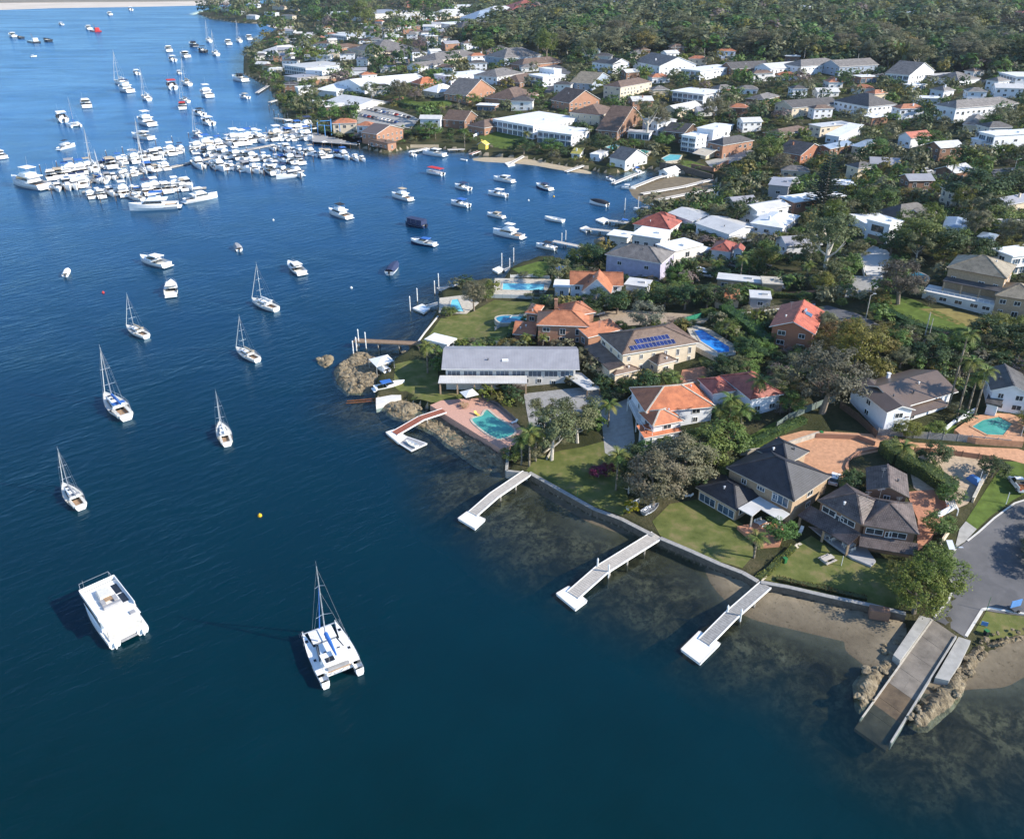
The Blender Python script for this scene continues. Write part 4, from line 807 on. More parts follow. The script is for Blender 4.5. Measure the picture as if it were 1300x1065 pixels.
H('plain white box shed beside the white boathouse', None, 'cool_white', 'white_metal', ((748.5, 196), (761, 197.5), (766, 191.5), 3.4, D_(rt='flat', over=.2, wins='few')), cat='shed', name='shed')
H('boatshed with a mustard sloping cover by the slipway', None, 'white_paint', 'mustard', ((724, 195), (737, 196), 8.0, 2.8, D_(rt='skillion', pitch=.25, wins='few')), cat='boatshed', name='boatshed')
H('tiny bright yellow gabled boatshed on the beach', 'tiny yellow boatshed', 'yellow_paint', 'yellow_paint', ((605.5, 183.5), (617, 184.5), 5.0, 2.8, D_(rt='gable', ridge='n', pitch=.6, wins='none')), cat='boatshed', name='boatshed')
h = House('cream gabled pergola on the brick terrace', None, 'cream_render', 'cream_render', name='pergola', cat='pergola')
b0 = h.block((879, 194.5), (897, 198.5), (908, 191), 3.0, rt='gable', ridge='u', pitch=.3, wins=None, over=3.2)
# ---------------- upper slope
H('white house with veranda above the pale lane', 'white veranda house', 'cool_white', 'grey_tile', ((993, 82), (1017, 85), (1038, 77), 7.0, D_(pitch=.4)))
H('white house with a pale roof at the forest edge', 'white forest edge house', 'cool_white', 'pale_metal', ((957, 85), (978.5, 88), (993, 81), 6.0, D_(rt='gable', pitch=.35)))
H('grey gabled house hidden behind a street tree', 'grey gabled house', 'blue_grey', 'grey_tile', ((1041.5, 82), (1066, 85.5), (1083, 78), 6.2, D_(rt='gable', pitch=.4)))
H('white house with dark balconies beside the flat garage', 'dark balcony white house', 'cool_white', 'grey_tile', ((1123, 93), (1155, 96), (1174, 89), 7.0, D_(rt='gable', ridge='u', pitch=.35, wins='mod')))
H('low cream flat roofed garage on the upper street', None, 'cream_render', 'pale_metal', ((1172, 95), (1186, 97), (1196, 91.5), 3.2, D_(rt='flat', wins='few')), cat='garage', name='garage')
H('low white house with a grey hip on the upper street', 'low white grey hipped house', 'cool_white', 'grey_tile', ((1180.6, 98), (1217, 102.5), (1232, 98), 3.8, D_(pitch=.35)))
H('white flat roofed house at the end of the upper street', 'white street end house', 'cool_white', 'white_metal', ((1266, 92), (1290, 98), (1306, 90), 6.4, D_(rt='flat', over=.6, wins='mod')))
H('dark brown gabled house at the forest edge', 'dark brown gabled house', 'brown_brick', 'dark_tile', ((914, 85), (929, 88), (942, 79), 5.0, D_(rt='gable', ridge='n', pitch=.5)))
H('white two storey house with a long grey gable', 'long grey gabled white house', 'cool_white', 'grey_tile', ((803, 78), (837, 84.5), (851, 76), 6.6, D_(rt='gable', ridge='u', pitch=.35)))
H('white house with twin dark skillion roofs', 'twin skillion house', 'cool_white', 'dark_tile', ((751, 79), (778, 83), 9.0, 6.4, D_(rt='skillion', pitch=.2)), ((778, 82), (800, 80), 9.0, 6.4, D_(rt='gable', ridge='n', pitch=.4)))
H('white boxy house with broad roof terraces', 'white terrace box house', 'cool_white', 'white_metal', ((863, 88), (889, 91), (905, 82), 6.8, D_(rt='flat', over=.7, wins='mod')))
H('pale blue two storey house under a grey hip', 'pale blue hip roofed house', 'blue_grey', 'grey_tile', ((615, 71), (640, 74.5), (656, 66), 6.6, D_(pitch=.45)))
H('brown brick house with a dull hip beside the pale blue house', 'dull brown hip house', 'orange_brick', 'umber_tile', ((646, 81), (663, 83.5), (681, 74), 4.4, D_(pitch=.45)))
H('white house with grey roof and dark lower floor', 'white dark based house', 'cool_white', 'grey_tile', ((600, 95.5), (631, 98.5), (646, 91), 6.0, D_(pitch=.35)))
H('white cubes with blue shaded fronts beneath dark trees', 'white cubes under trees', 'cool_white', 'white_metal', ((550, 95), (572, 98.5), (588, 87), 6.2, D_(rt='flat', over=.4)))
H('cottage under a bright orange hip among bushes', 'orange hip cottage', 'brown_brick', 'orange_tile', ((520, 105), (533, 107.5), (542, 101.5), 4.6, D_(pitch=.55)))
H('cottage with a white peaked roof above the round lawn', 'white peaked cottage', 'cream_render', 'white_metal', ((536, 115), (555, 118), (566, 111.5), 4.0, D_(pitch=.5)))
h = H('old house with a row of pink chimneys', 'pink chimney house', 'orange_brick', 'grey_tile', ((562.7, 119), (592, 122), (605, 112), 5.0, D_(rt='gable', ridge='u', pitch=.5)))
for px in ((575, 110), (588, 111), (600, 107)): h.chimney(px, 6.2, 1.0, 1.2, 'pink_paver', 2.4)
H('brown gabled house behind the tall waterfront palms', 'brown gabled palm house', 'brown_brick', 'umber_tile', ((561.4, 152), (590, 154), (600, 147), 5.0, D_(rt='gable', ridge='u', pitch=.45)))
H('brown roofed brick house with a white garden wall', 'white walled brick house', 'orange_brick', 'umber_tile', ((592, 159), (615, 163), (628, 152), 4.6, D_(pitch=.4)))
# ---------------- the marina and the far headland
h = H('brown roofed marina cafe on the wharf with brick terraces', 'marina cafe', 'orange_brick', 'umber_metal', ((457.4, 168), (478, 171), (497, 161), 6.6, D_(rt='gable', ridge='u', pitch=.3)), ((468, 178), (492, 183), 7.0, 3.4, D_(rt='flat', over=.3)), cat='cafe building', name='cafe_building')
H('largest white boat shed of the marina yard', 'white marina boat shed', 'cool_white', 'white_metal', ((425.6, 105), (462.4, 113), (476, 91), 5.2, D_(rt='gable', ridge='n', pitch=.2, wins='few')), cat='boat shed', name='boat_shed')
H('low white workshop next to the orange sided shed', 'low white workshop', 'cool_white', 'white_metal', ((399, 114), (427, 117), (434, 106.6), 4.4, D_(rt='skillion', pitch=.1, wins='few')), cat='workshop', name='workshop')
H('wide pale workshop behind the marina yard trees', 'wide pale workshop', 'pale_render', 'pale_metal', ((414, 128), (452, 135.5), (463, 124), 4.6, D_(rt='gable', ridge='u', pitch=.2, wins='few')), cat='workshop', name='workshop')
H('shed with an orange lit timber side and open front', 'orange sided shed', 'orange_brick', 'cream_render', ((389, 99.5), (400, 102), (423, 95), 5.0, D_(rt='flat', over=.5, wins='few')), cat='shed', name='shed')
H('white box house with black windows above the sheds', 'white box above the sheds', 'cool_white', 'white_metal', ((387.5, 89.5), (409, 91), (430, 85.5), 5.2, D_(rt='flat', over=.3)))
H('white terraced house with pale roofs on the point', 'terraced house on the point', 'cool_white', 'pale_metal', ((359.6, 83), (387.5, 87), (402, 77), 7.0, D_(rt='flat', over=.7, wins='mod')))
H('grey boathouse block below the terraced house', 'grey boathouse block', 'grey_render', 'grey_metal', ((360, 97), (377, 99.5), (388, 94), 4.8, D_(rt='flat', over=.4)))
H('white cottage with a pale hip at the tip of the headland', 'headland tip cottage', 'cool_white', 'pale_metal', ((333, 64.5), (350.8, 66), (358, 60), 3.6, D_(pitch=.4)))
H('tan house with an orange lit terrace on the headland', 'tan terrace house', 'orange_brick', 'umber_tile', ((407, 62), (424, 63), (436, 57), 4.6, D_(pitch=.35)))
H('white house with a broad pale roof behind headland trees', 'broad pale roofed house', 'cool_white', 'pale_metal', ((418, 44), (440, 47), (456, 40), 6.6, D_(rt='flat', over=.6, wins='mod')))
H('cream house with many white columns on the headland', 'cream columned house', 'cream_render', 'grey_tile', ((444.7, 62), (475, 67), (494, 57), 7.0, D_(pitch=.35, st=2)))
H('dark roofed long house below the bare tree', 'dark roofed long house', 'blue_grey', 'dark_tile', ((488, 71), (511, 73), (523, 66), 4.6, D_(pitch=.35)))
H('grey roofed cream house with square tower', 'cream tower house', 'cream_render', 'grey_tile', ((524.6, 75), (554, 77.5), (570, 66.5), 5.6, D_(pitch=.35)), ((556, 66), (566, 67), 5.0, 8.0, D_(rt='flat', wins='slim')))
H('white gabled house on the brow between dark trees', 'white gabled brow house', 'cool_white', 'grey_tile', ((515.7, 84.5), (531, 86), (544, 79), 5.0, D_(rt='gable', ridge='n', pitch=.45)))
H('grey apartment block on the far skyline of the headland', 'far grey apartments', 'pale_render', 'grey_metal', ((432, 15), (476, 18), (490, 12), 10.0, D_(rt='flat', st=3)), cat='apartment block', name='apartment_block')
H('white apartment cubes near the far headland shore', 'far white apartments', 'cool_white', 'white_metal', ((393, 16), (405, 18), (415, 11), 11.0, D_(rt='flat', st=3)), cat='apartment block', name='apartment_block')
H('white roofed far house with a salmon gable end', 'salmon gabled far house', 'pink_paver', 'pale_metal', ((498, 25), (511, 27), (517, 20), 6.0, D_(rt='gable', ridge='n', pitch=.4)))
H('far white pavilion roofed house', 'far white pavilion', 'cool_white', 'white_metal', ((550, 29.5), (571, 31.5), (578, 25.5), 5.0, D_(rt='flat', over=.8)))
H('far dark roofed house below the white pavilion', 'far dark roofed house', 'cream_render', 'dark_tile', ((565, 35), (585, 37), (594, 30), 5.0, D_(pitch=.4)))
H('far grey roofed house with a white pyramid end', 'far pyramid ended house', 'cool_white', 'blue_metal', ((583, 23), (604, 25), (612, 18), 4.6, D_(pitch=.45)))
H('far cream house with a long pale roof', 'far long cream house', 'cream_render', 'pale_metal', ((534, 20), (556, 22), (562, 16), 5.0, D_(pitch=.35)))
H('far small white house near the skyline', 'far small white house', 'cool_white', 'white_metal', ((563, 7), (576, 8.5), (582, 4), 5.0, D_(rt='flat')))
H('far rust red roofed house near the skyline', 'far rust roofed house', 'red_brick', 'dull_red_tile', ((496, 5), (512, 7), (520, 2), 5.0, D_(pitch=.4)))
H('far brick house peeping over the forest edge', 'far brick house', 'red_brick', 'dull_red_tile', ((628, 12), (648, 15), (660, 8), 6.0, D_(pitch=.4)))
H('far white house between gums on the left crest', 'far crest house', 'cool_white', 'pale_metal', ((602, 16), (618, 18), (626, 12), 5.0, D_(pitch=.4)))
for lab, x, y, w_, roofm in (('white roofed house alone in the forest clearing', 1018, 9, 15, 'white_metal'), ('blue shaded house with white roof deep in the forest', 1158, 16, 18, 'white_metal'), ('red roofed house among trees at the forest corner', 1288, 16, 18, 'dull_red_tile'), ('cream roofed house on the forest skyline', 940, 5, 22, 'pale_metal'), ('pale house glimpsed through the gums above the street', 1236, 58, 12, 'pale_metal'), ('grey roofed house on the skyline ridge', 860, 6, 20, 'grey_metal'), ('small white house beyond the ridge trees', 780, 3, 14, 'white_metal'), ('brown roofed house on the wooded skyline', 1235, 6, 16, 'umber_tile'), ('tan house behind the crest of the forest', 1085, 5, 18, 'olive_tile')):
    H(lab, None, 'cool_white', roofm, ((x - w_ / 2, y), (x + w_ / 2, y + 1.5), 10.0, 8.5, D_(pitch=.4, found=6)))
for i, (lab, x, y, w_, rt, roofm, wl) in enumerate((('white waterside box on the farthest headland', 300, 14, 12, 'flat', 'white_metal', 'cool_white'), ('pale roofed house above the far headland rocks', 318, 20, 12, 'hip', 'pale_metal', 'cool_white'), ('far white terrace near the small beach', 342, 16, 14, 'flat', 'white_metal', 'cool_white'),
  ('far grey hip behind the small beach', 364, 20, 14, 'hip', 'grey_tile', 'cream_render'), ('tiny white house at the headland point', 285, 10, 10, 'flat', 'white_metal', 'cool_white'), ('far brown roof above the small beach', 352, 8, 14, 'hip', 'umber_tile', 'cream_render'), ('far white gable on the headland crest', 320, 6, 12, 'gable', 'white_metal', 'cool_white'), ('far cream flats beside the white cubes', 372, 9, 12, 'flat', 'pale_metal', 'cream_render'))):
    H(lab, None, wl, roofm, ((x - w_ / 2, y), (x + w_ / 2, y + .8), 10.0, 6.5, D_(rt=rt, pitch=.4)))
# ---------------- pools
def poolmat(n, c1, c2):
    m, nt, b = _nt(n); MATS[n] = m; f = noise(nt, .35, 2, pos(nt)); nt.links.new(ramp(nt, f, [(.35, c1), (.65, c2)]), b.inputs['Base Color']); b.inputs['Roughness'].default_value = .08; b.inputs['Specular IOR Level'].default_value = .5
    nt.links.new(bump(nt, noise(nt, 1.5, 2, pos(nt)), .08, .1), b.inputs['Normal'])
poolmat('pool_teal', (.05, .26, .22), (.08, .36, .30)); poolmat('pool_cyan', (.12, .48, .55), (.20, .60, .66)); poolmat('pool_blue', (.02, .20, .62), (.03, .26, .72)); poolmat('pool_deep', (.02, .18, .30), (.03, .24, .36))
def pool(px, water, cop, label, terrace=None, tmat='pale_stone', smooth_=True, zoff=.25, cw=.5):
    q = wpoly(px); z = max(max(T(p.x, p.y) for p in q), .5) + zoff; q = [P0(*p, z) for p in px]
    if smooth_:
        for _ in range(2): q = [a.lerp(c, t) for a, c in zip(q, q[1:] + q[:1]) for t in (.25, .75)]
    c = sum(q, Vector()) / len(q); r = empty('swimming_pool', (c.x, c.y, z), 0, label, 'swimming pool')
    m = MB(); m.prism([(p.x, p.y) for p in q], z - 1.5, z - .10); m.build('pool_water', water, r); m = MB()
    for a, d in zip(q, q[1:] + q[:1]): m.beam(a, d, cw, 1.7)
    m.build('coping', cop, r); block(q, 1.0)
    if terrace:
        t = [P0(*p, z - .04) for p in terrace]; m = MB(); inner = None; m.prism([(p.x, p.y) for p in t], z - 3.2, z - .12); tag(m.build('pool_terrace', tmat), kind='structure'); block(t)
    return r, z
_, zp = pool([(595.5,532),(604,528.5),(612,527),(614,521),(619,519),(625,524),(632,530),(644,537),(654,544),(655,551),(636,558),(627,556),(611,546)], 'pool_teal', 'pale_stone', 'teal kidney shaped pool in the pink paved terrace', [(546,514),(560,508),(585,506),(612,505),(640,520),(664,545),(666,556),(646,568),(635,569),(590,541)], 'pink_paver')
pool([(880,419),(892,418),(927,440),(927,447),(912,448),(889,433)], 'pool_blue', 'pale_stone', 'vivid blue angular pool behind the solar panel house', [(872,416),(884,412),(896,414),(934,438),(934,450),(910,453),(884,440)], 'pale_stone', False); pool([(638,359),(692,360),(691,369),(637,368)], 'pool_cyan', 'pale_stone', 'long cyan lap pool by the lawn tip', [(628,353),(700,354),(700,377),(626,376)], 'pale_stone', False)
pool([(627,403),(636,400),(650,400),(669,401),(670,408),(650,410),(633,410)], 'pool_deep', 'pale_stone', 'teal oval pool before the terracotta house'); pool([(573,380),(582,379),(590,396),(569,394)], 'pool_cyan', 'pale_stone', 'cyan pool on the point beside the small tree', [(558,378),(592,374),(608,384),(592,398),(557,397)], 'pale_stone', False)
pool([(701,336),(719,337),(719,347),(700,346)], 'pool_blue', 'pale_stone', 'small blue pool behind the white gabled cottage', None, smooth_=False); pool([(1232,541),(1247,532),(1268,528),(1287,538),(1275,553),(1253,552)], 'pool_teal', 'orange_paver', 'teal pool inside the white balustrade', [(1212,545),(1236,528),(1268,521),(1300,530),(1300,560),(1240,556),(1222,553)], 'orange_paver', False)
pool([(1152,347),(1165,344),(1182,352),(1176,358),(1160,358)], 'pool_deep', 'concrete', 'shaded blue pool of the tan house'); pool([(840,201),(850,196),(866,197),(862,203),(845,205)], 'pool_cyan', 'pale_stone', 'cyan pool under the white glass balcony house', None, smooth_=False); pool([(804,192),(815,190),(826,192),(818,197),(806,197)], 'pool_teal', 'pale_stone', 'pale green pool by the boathouse', None, smooth_=False); pool([(768,187),(780,183),(788,185),(778,190)], 'pool_cyan', 'pale_stone', 'small turquoise pool behind the white box shed', None, smooth_=False)
# ---------------- boat ramp
def lerp2(a, b_, t): return (a[0] + (b_[0] - a[0]) * t, a[1] + (b_[1] - a[1]) * t)
Lp, Rp = [(1184,786), (1092,914)], [(1214,807), (1131,942)]
plain('ramp_concrete', (.19, .165, .135), .85, .3, .5, bmp=.3, bs=3); plain('ramp_wet', (.12, .085, .05), .6, .35, .6, bmp=.3, bs=3)
rr_ = empty('boat_ramp', P0(1160, 850), 0, 'stained concrete boat ramp running down into the water', 'boat ramp'); ts = [0, .16, .32, .47, .62, .76, .9, 1.08]
zr = lambda t: 1.62 - 1.95 * t
for i in range(len(ts) - 1):
    for j in range(2):
        c = []
        for t, w in ((ts[i], j / 2), (ts[i], (j + 1) / 2), (ts[i + 1] - .002, (j + 1) / 2), (ts[i + 1] - .002, j / 2)): p = lerp2(lerp2(Lp[0], Lp[1], t), lerp2(Rp[0], Rp[1], t), w + (.0012 if w == j / 2 else -.0012)); c.append(P0(*p, zr(t)))
        m = MB(); vs_ = c + [v - Vector((0, 0, .6)) for v in c]; m.add(vs_, [(0, 1, 2, 3), (7, 6, 5, 4)] + [(k, 4 + k, 4 + (k + 1) % 4, (k + 1) % 4) for k in range(4)]); m.build('slab', 'ramp_concrete' if i < 4 else 'ramp_wet', rr_); block([v for v in c])
for nm, A_, mt, lab in (('ramp_wall', Rp, 'concrete', 'long concrete wall along the sea side of the boat ramp'), ('ramp_wall', Lp, 'pale_stone', 'low concrete edge along the beach side of the boat ramp')):
    a, c = P0(*A_[0], 1.86 if A_ is Rp else 1.7), P0(*lerp2(A_[0], A_[1], 1.0), .25 if A_ is Rp else -.05); m = MB(); m.beam(a, c, .24, 1.5); tag(m.build(nm, mt), lab, 'wall')
for i, (px, z, lab) in enumerate((([(1217,808),(1232.7,813),(1220,840),(1204,866),(1187,860)], 1.45, 'pale concrete footpath strip beside the ramp wall'), ([(1168,781),(1183,785),(1143,838),(1134,831)], 1.6, 'pale concrete strip on the beach side of the ramp'))):
    q = [P0(*p, z - (.35 if k in (2, 3) and len(px) == 5 else 0)) for k, p in enumerate(px)]; m = MB(); m.prism([(p.x, p.y) for p in q], -.4, z); tag(m.build('footpath', 'concrete'), kind='structure'); block(q)
# ---------------- the rest of the houses of the slope and the far headland
def project(x, y, z):
    d = y * CP - (z - CAMZ) * SP; u_ = y * SP + (z - CAMZ) * CP
    return 650 + FOC * x / d, 487.5 - FOC * u_ / d, d
def ground_line(px): return [tuple(G(*p))[:2] for p in px]
FOREST = np.array(ground_line([(575,58),(640,62),(690,70),(760,72),(850,68),(900,70),(1010,79),(1130,88),(1310,100)]) + [(1900, 1500), (1900, 2600), (-50, 2600), (-60, 1500)])
def is_free(x, y, r):
    a = np.linspace(0, 6.28, 9)[:-1]; xs = np.concatenate([[x], x + r * np.cos(a), x + r * .55 * np.cos(a)]); ys = np.concatenate([[y], y + r * np.sin(a), y + r * .55 * np.sin(a)])
    return not any(pip(b, xs, ys).any() for b in BLOCKED if abs(b[:, 0].mean() - x) < 60 and abs(b[:, 1].mean() - y) < 60)
FW = [('white', 'cool_white'), ('white', 'cool_white'), ('cream', 'cream_render'), ('pale', 'pale_render'), ('brick', 'orange_brick'), ('white', 'white_paint'), ('brown brick', 'brown_brick')]
FR_ = [('grey tiled', 'grey_tile', 'hip'), ('white flat', 'white_metal', 'flat'), ('brown tiled', 'umber_tile', 'hip'), ('pale metal', 'pale_metal', 'gable'), ('dark tiled', 'dark_tile', 'hip'), ('white flat', 'white_metal', 'flat'), ('terracotta', 'terracotta_tile', 'hip'), ('grey gabled', 'grey_metal', 'gable')]
fr = random.Random(17); seen_ = set(); nf = 0; base_refs = [(a, c, r) for a, c, r in REFS]
for y0, y1, s, far in ((235, 700, 19, 0), (700, 1150, 26, 0), (1150, 2300, 44, 1)):
    yy = y0
    while yy < y1:
        w = .64 * (yy * CP + CAMZ * SP); xx = -w
        while xx < w:
            x, y = xx + fr.uniform(-5, 5), yy + fr.uniform(-5, 5); xx += s
            if nf > 150 or not pip(LAND, np.array([x]), np.array([y]))[0] or pip(FOREST, np.array([x]), np.array([y]))[0] or dist_poly(LAND, np.array([x]), np.array([y]))[0] < 14: continue
            if not is_free(x, y, 10.5) or fr.random() < (.42 if x > 150 and y < 900 else .15): continue
            L_, D2, h_ = fr.uniform(11, 17), fr.uniform(8, 11), fr.choice((3.4, 4.2, 5.8, 6.2)); an = fr.choice((.25, .45, -.2, .1)) + fr.uniform(-.1, .1); z = T(x, y) + h_; ux_, uy_ = math.cos(an) * L_ / 2, math.sin(an) * L_ / 2
            A = project(x - ux_, y - uy_, z); B = project(x + ux_, y + uy_, z)
            if not (-5 < A[0] < 1305 and A[1] > 2): continue
            (wn, wm), (rn, rm, rt) = fr.choice(FW), fr.choice(FR_); b2 = sorted(((a - x) ** 2 + (c - y) ** 2, r) for a, c, r in base_refs)[:3]
            lab = None
            for k in ((0, 1), (0, 2), (1, 2)):
                l = f'{wn} {rn} house between the {b2[k[0]][1]} and the {b2[k[1]][1]}'
                if len(l.split()) <= 16 and l not in seen_: lab = l; break
            if not lab: lab = f'{"two storey" if h_ > 5 else "low"} {wn} {rn} house beside the {b2[0][1]}'
            if lab in seen_: continue
            seen_.add(lab); nf += 1
            H(lab, None, wm, rm, (A[:2], B[:2], D2, h_, D_(rt=rt, pitch=.42, over=.6, wins='mod' if rt == 'flat' and fr.random() < .5 else 'std')))
        yy += s
print('filler houses', nf)
# ================================================================== VEGETATION
def leaf_cloud(seed, nclump, nleaf, size, clump=.34, flat=.8, hollow=.45, low=-.55, droop=0.0, kind='round', cn=.35):
    """leaf-sized quads in clumps spread through a crown of unit radius; crown centre at the origin"""
    r = np.random.default_rng(seed); V = []
    cs = []
    while len(cs) < nclump:
        p = r.normal(size=3); p /= np.linalg.norm(p); p *= hollow + (1 - hollow) * r.random() ** .6
        if p[2] < low: continue
        if kind == 'column': p = np.array([p[0] * .9, p[1] * .9, p[2]]); k = 1 - .75 * max(0, p[2]); p[:2] *= k
        cs.append(p)
    cs = np.array(cs); cr = clump * (.65 + .7 * r.random(nclump))
    n = nclump * nleaf
    ci = np.repeat(np.arange(nclump), nleaf)
    d = r.normal(size=(n, 3)); d /= np.linalg.norm(d, axis=1, keepdims=True)
    rad = cr[ci] * r.random(n) ** .45
    c = cs[ci] + d * rad[:, None] * np.array([1, 1, .75])
    cu = c / (np.linalg.norm(c, axis=1, keepdims=True) + 1e-6); nm = d * (.85 - cn) + cu * cn * 1.3 + np.array([0, 0, .45]) + r.normal(size=(n, 3)) * .38; nm /= np.linalg.norm(nm, axis=1, keepdims=True)
    t = np.cross(nm, r.normal(size=(n, 3))); t /= np.linalg.norm(t, axis=1, keepdims=True) + 1e-9
    b = np.cross(nm, t); s = size * (.6 + .8 * r.random(n))[:, None]
    t = t * s; b = b * s * .55
    q = np.stack([c - t, c - b * .9 + t * .1, c + t, c + b], 1)          # a pointed leaf / spray
    q[:, :, 2] *= flat
    return q.reshape(-1, 3).astype(np.float32)
def mesh_from_quads(name, V, mats, mi=None, smooth=False):
    n = len(V) // 4; me = bpy.data.meshes.new(name); me.vertices.add(len(V)); me.loops.add(len(V)); me.polygons.add(n)
    me.vertices.foreach_set('co', V.ravel()); me.loops.foreach_set('vertex_index', np.arange(len(V), dtype=np.int32)); me.polygons.foreach_set('loop_start', np.arange(0, len(V), 4, dtype=np.int32))
    for m_ in mats: me.materials.append(M(m_))
    if mi is not None: me.polygons.foreach_set('material_index', mi.astype(np.int32))
    me.update(); return me
def trunk_mesh(seed, mat, limbs=5, spread=.34, th=.035):
    r = random.Random(seed); mb = MB(); p = Vector((0, 0, -.05)); q = Vector((r.uniform(-.03, .03), r.uniform(-.03, .03), .28))
    mb.tube(p, q, th * 1.25, th, 7); top = q + Vector((r.uniform(-.05, .05), r.uniform(-.05, .05), .3)); mb.tube(q, top, th, th * .55, 6)
    for i in range(limbs):
        a = 2 * math.pi * (i + r.random() * .6) / limbs; s = q.lerp(top, r.uniform(.0, .8)); e = s + Vector((math.cos(a) * spread * r.uniform(.6, 1), math.sin(a) * spread * r.uniform(.6, 1), r.uniform(.18, .36)))
        m_ = s.lerp(e, .5) + Vector((0, 0, -.03)); mb.tube(s, m_, th * .6, th * .42, 5); mb.tube(m_, e, th * .42, th * .18, 4)
        e2 = m_ + Vector((math.cos(a + .9) * .14, math.sin(a + .9) * .14, .2)); mb.tube(m_, e2, th * .32, th * .12, 4)
    return mb.mesh('trunk', mat)
SPEC = {  # leaf material, clumps, leaves per clump, leaf size, clump radius, hollow, flat, bark, words
 'gum':    ('gum_leaf', 36, 100, .048, .27, .35, .85, 'pale_bark', 'open grey green gum tree'),
 'olive':  ('olive_leaf', 70, 95, .042, .25, .5, .95, 'bark', 'dense olive grey tree'),
 'green':  ('green_leaf', 55, 55, .06, .28, .5, .9, 'bark', 'leafy mid green tree'),
 'dark':   ('dark_leaf', 50, 55, .065, .28, .5, .9, 'bark', 'dark green bushy tree'),
 'lime':   ('lime_leaf', 60, 90, .042, .27, .5, .95, 'bark', 'bright yellow green tree'),
 'gold':   ('gold_leaf', 40, 55, .06, .28, .45, .9, 'bark', 'golden tinged tree'),
 'grey':   ('grey_leaf', 70, 100, .038, .23, .45, .95, 'bark', 'brownish grey gum'),
 'silver': ('silver_leaf', 55, 60, .055, .26, .5, 1.0, 'bark', 'silvery grey bush'),
 'twig':   ('bare_twig', 40, 40, .05, .3, .3, 1.0, 'bark', 'nearly bare purplish tree'),
 'red':    ('red_leaf', 30, 50, .08, .3, .4, .8, 'bark', 'dark red leaved shrub'),
 'yellow': ('yellow_leaf', 30, 50, .08, .3, .4, .8, 'bark', 'yellow leaved shrub'),
}
CRN = {}; TRK = {}
for k, (lm, nc, nl, sz, cl, ho, fl, bk, wd_) in SPEC.items():
    nv = 3 if k in ('gum', 'olive', 'green', 'dark') else 2
    CRN[k] = [mesh_from_quads('crown', leaf_cloud(ord(k[0]) % 7 + 31 * i + len(k), nc, nl, sz, cl, fl, ho), [lm]) for i in range(nv)]
    TRK[k] = [trunk_mesh(i + len(k), bk) for i in range(2)]
CRN['column'] = [mesh_from_quads('crown', leaf_cloud(5 + i, 40, 45, .075, .26, 1, .3, -1, kind='column'), ['dark_leaf']) for i in range(2)]
CRN['poplar'] = [mesh_from_quads('crown', leaf_cloud(15, 40, 45, .075, .26, 1, .3, -1, kind='column'), ['lime_leaf'])]
TRK['column'] = TRK['poplar'] = TRK['dark']
_tr = random.Random(3)
def tree(p, h, r, kind, label=None, group=None, cat='tree', name=None, bare=.0, zc=None):
    """trunk and crown on the ground at p; h total height, r crown radius"""
    nm = name or ('gum_tree' if kind in ('gum', 'grey') else 'tree')
    t = empty(nm, p, _tr.uniform(0, 6.28), label, cat, group)
    if kind in ('column', 'poplar'): rz = h * .52; cz = h * .5
    else: rz = min(h * .46, r * .95); cz = h - rz * .85
    link('trunk', _tr.choice(TRK[kind]), t, Matrix.Diagonal((h * (.8 if r < h * .5 else 1.1), h * (.8 if r < h * .5 else 1.1), max(cz, h * .5) * 1.25, 1)))
    link('crown', _tr.choice(CRN[kind]), t, Matrix.Translation((0, 0, cz)) @ Matrix.Rotation(_tr.uniform(0, 6.28), 4, 'Z') @ Matrix.Diagonal((r * _tr.uniform(.92, 1.1), r * _tr.uniform(.9, 1.05), rz, 1)))
    return t
TREEPTS = []                        # (x, y, r) of planted trees
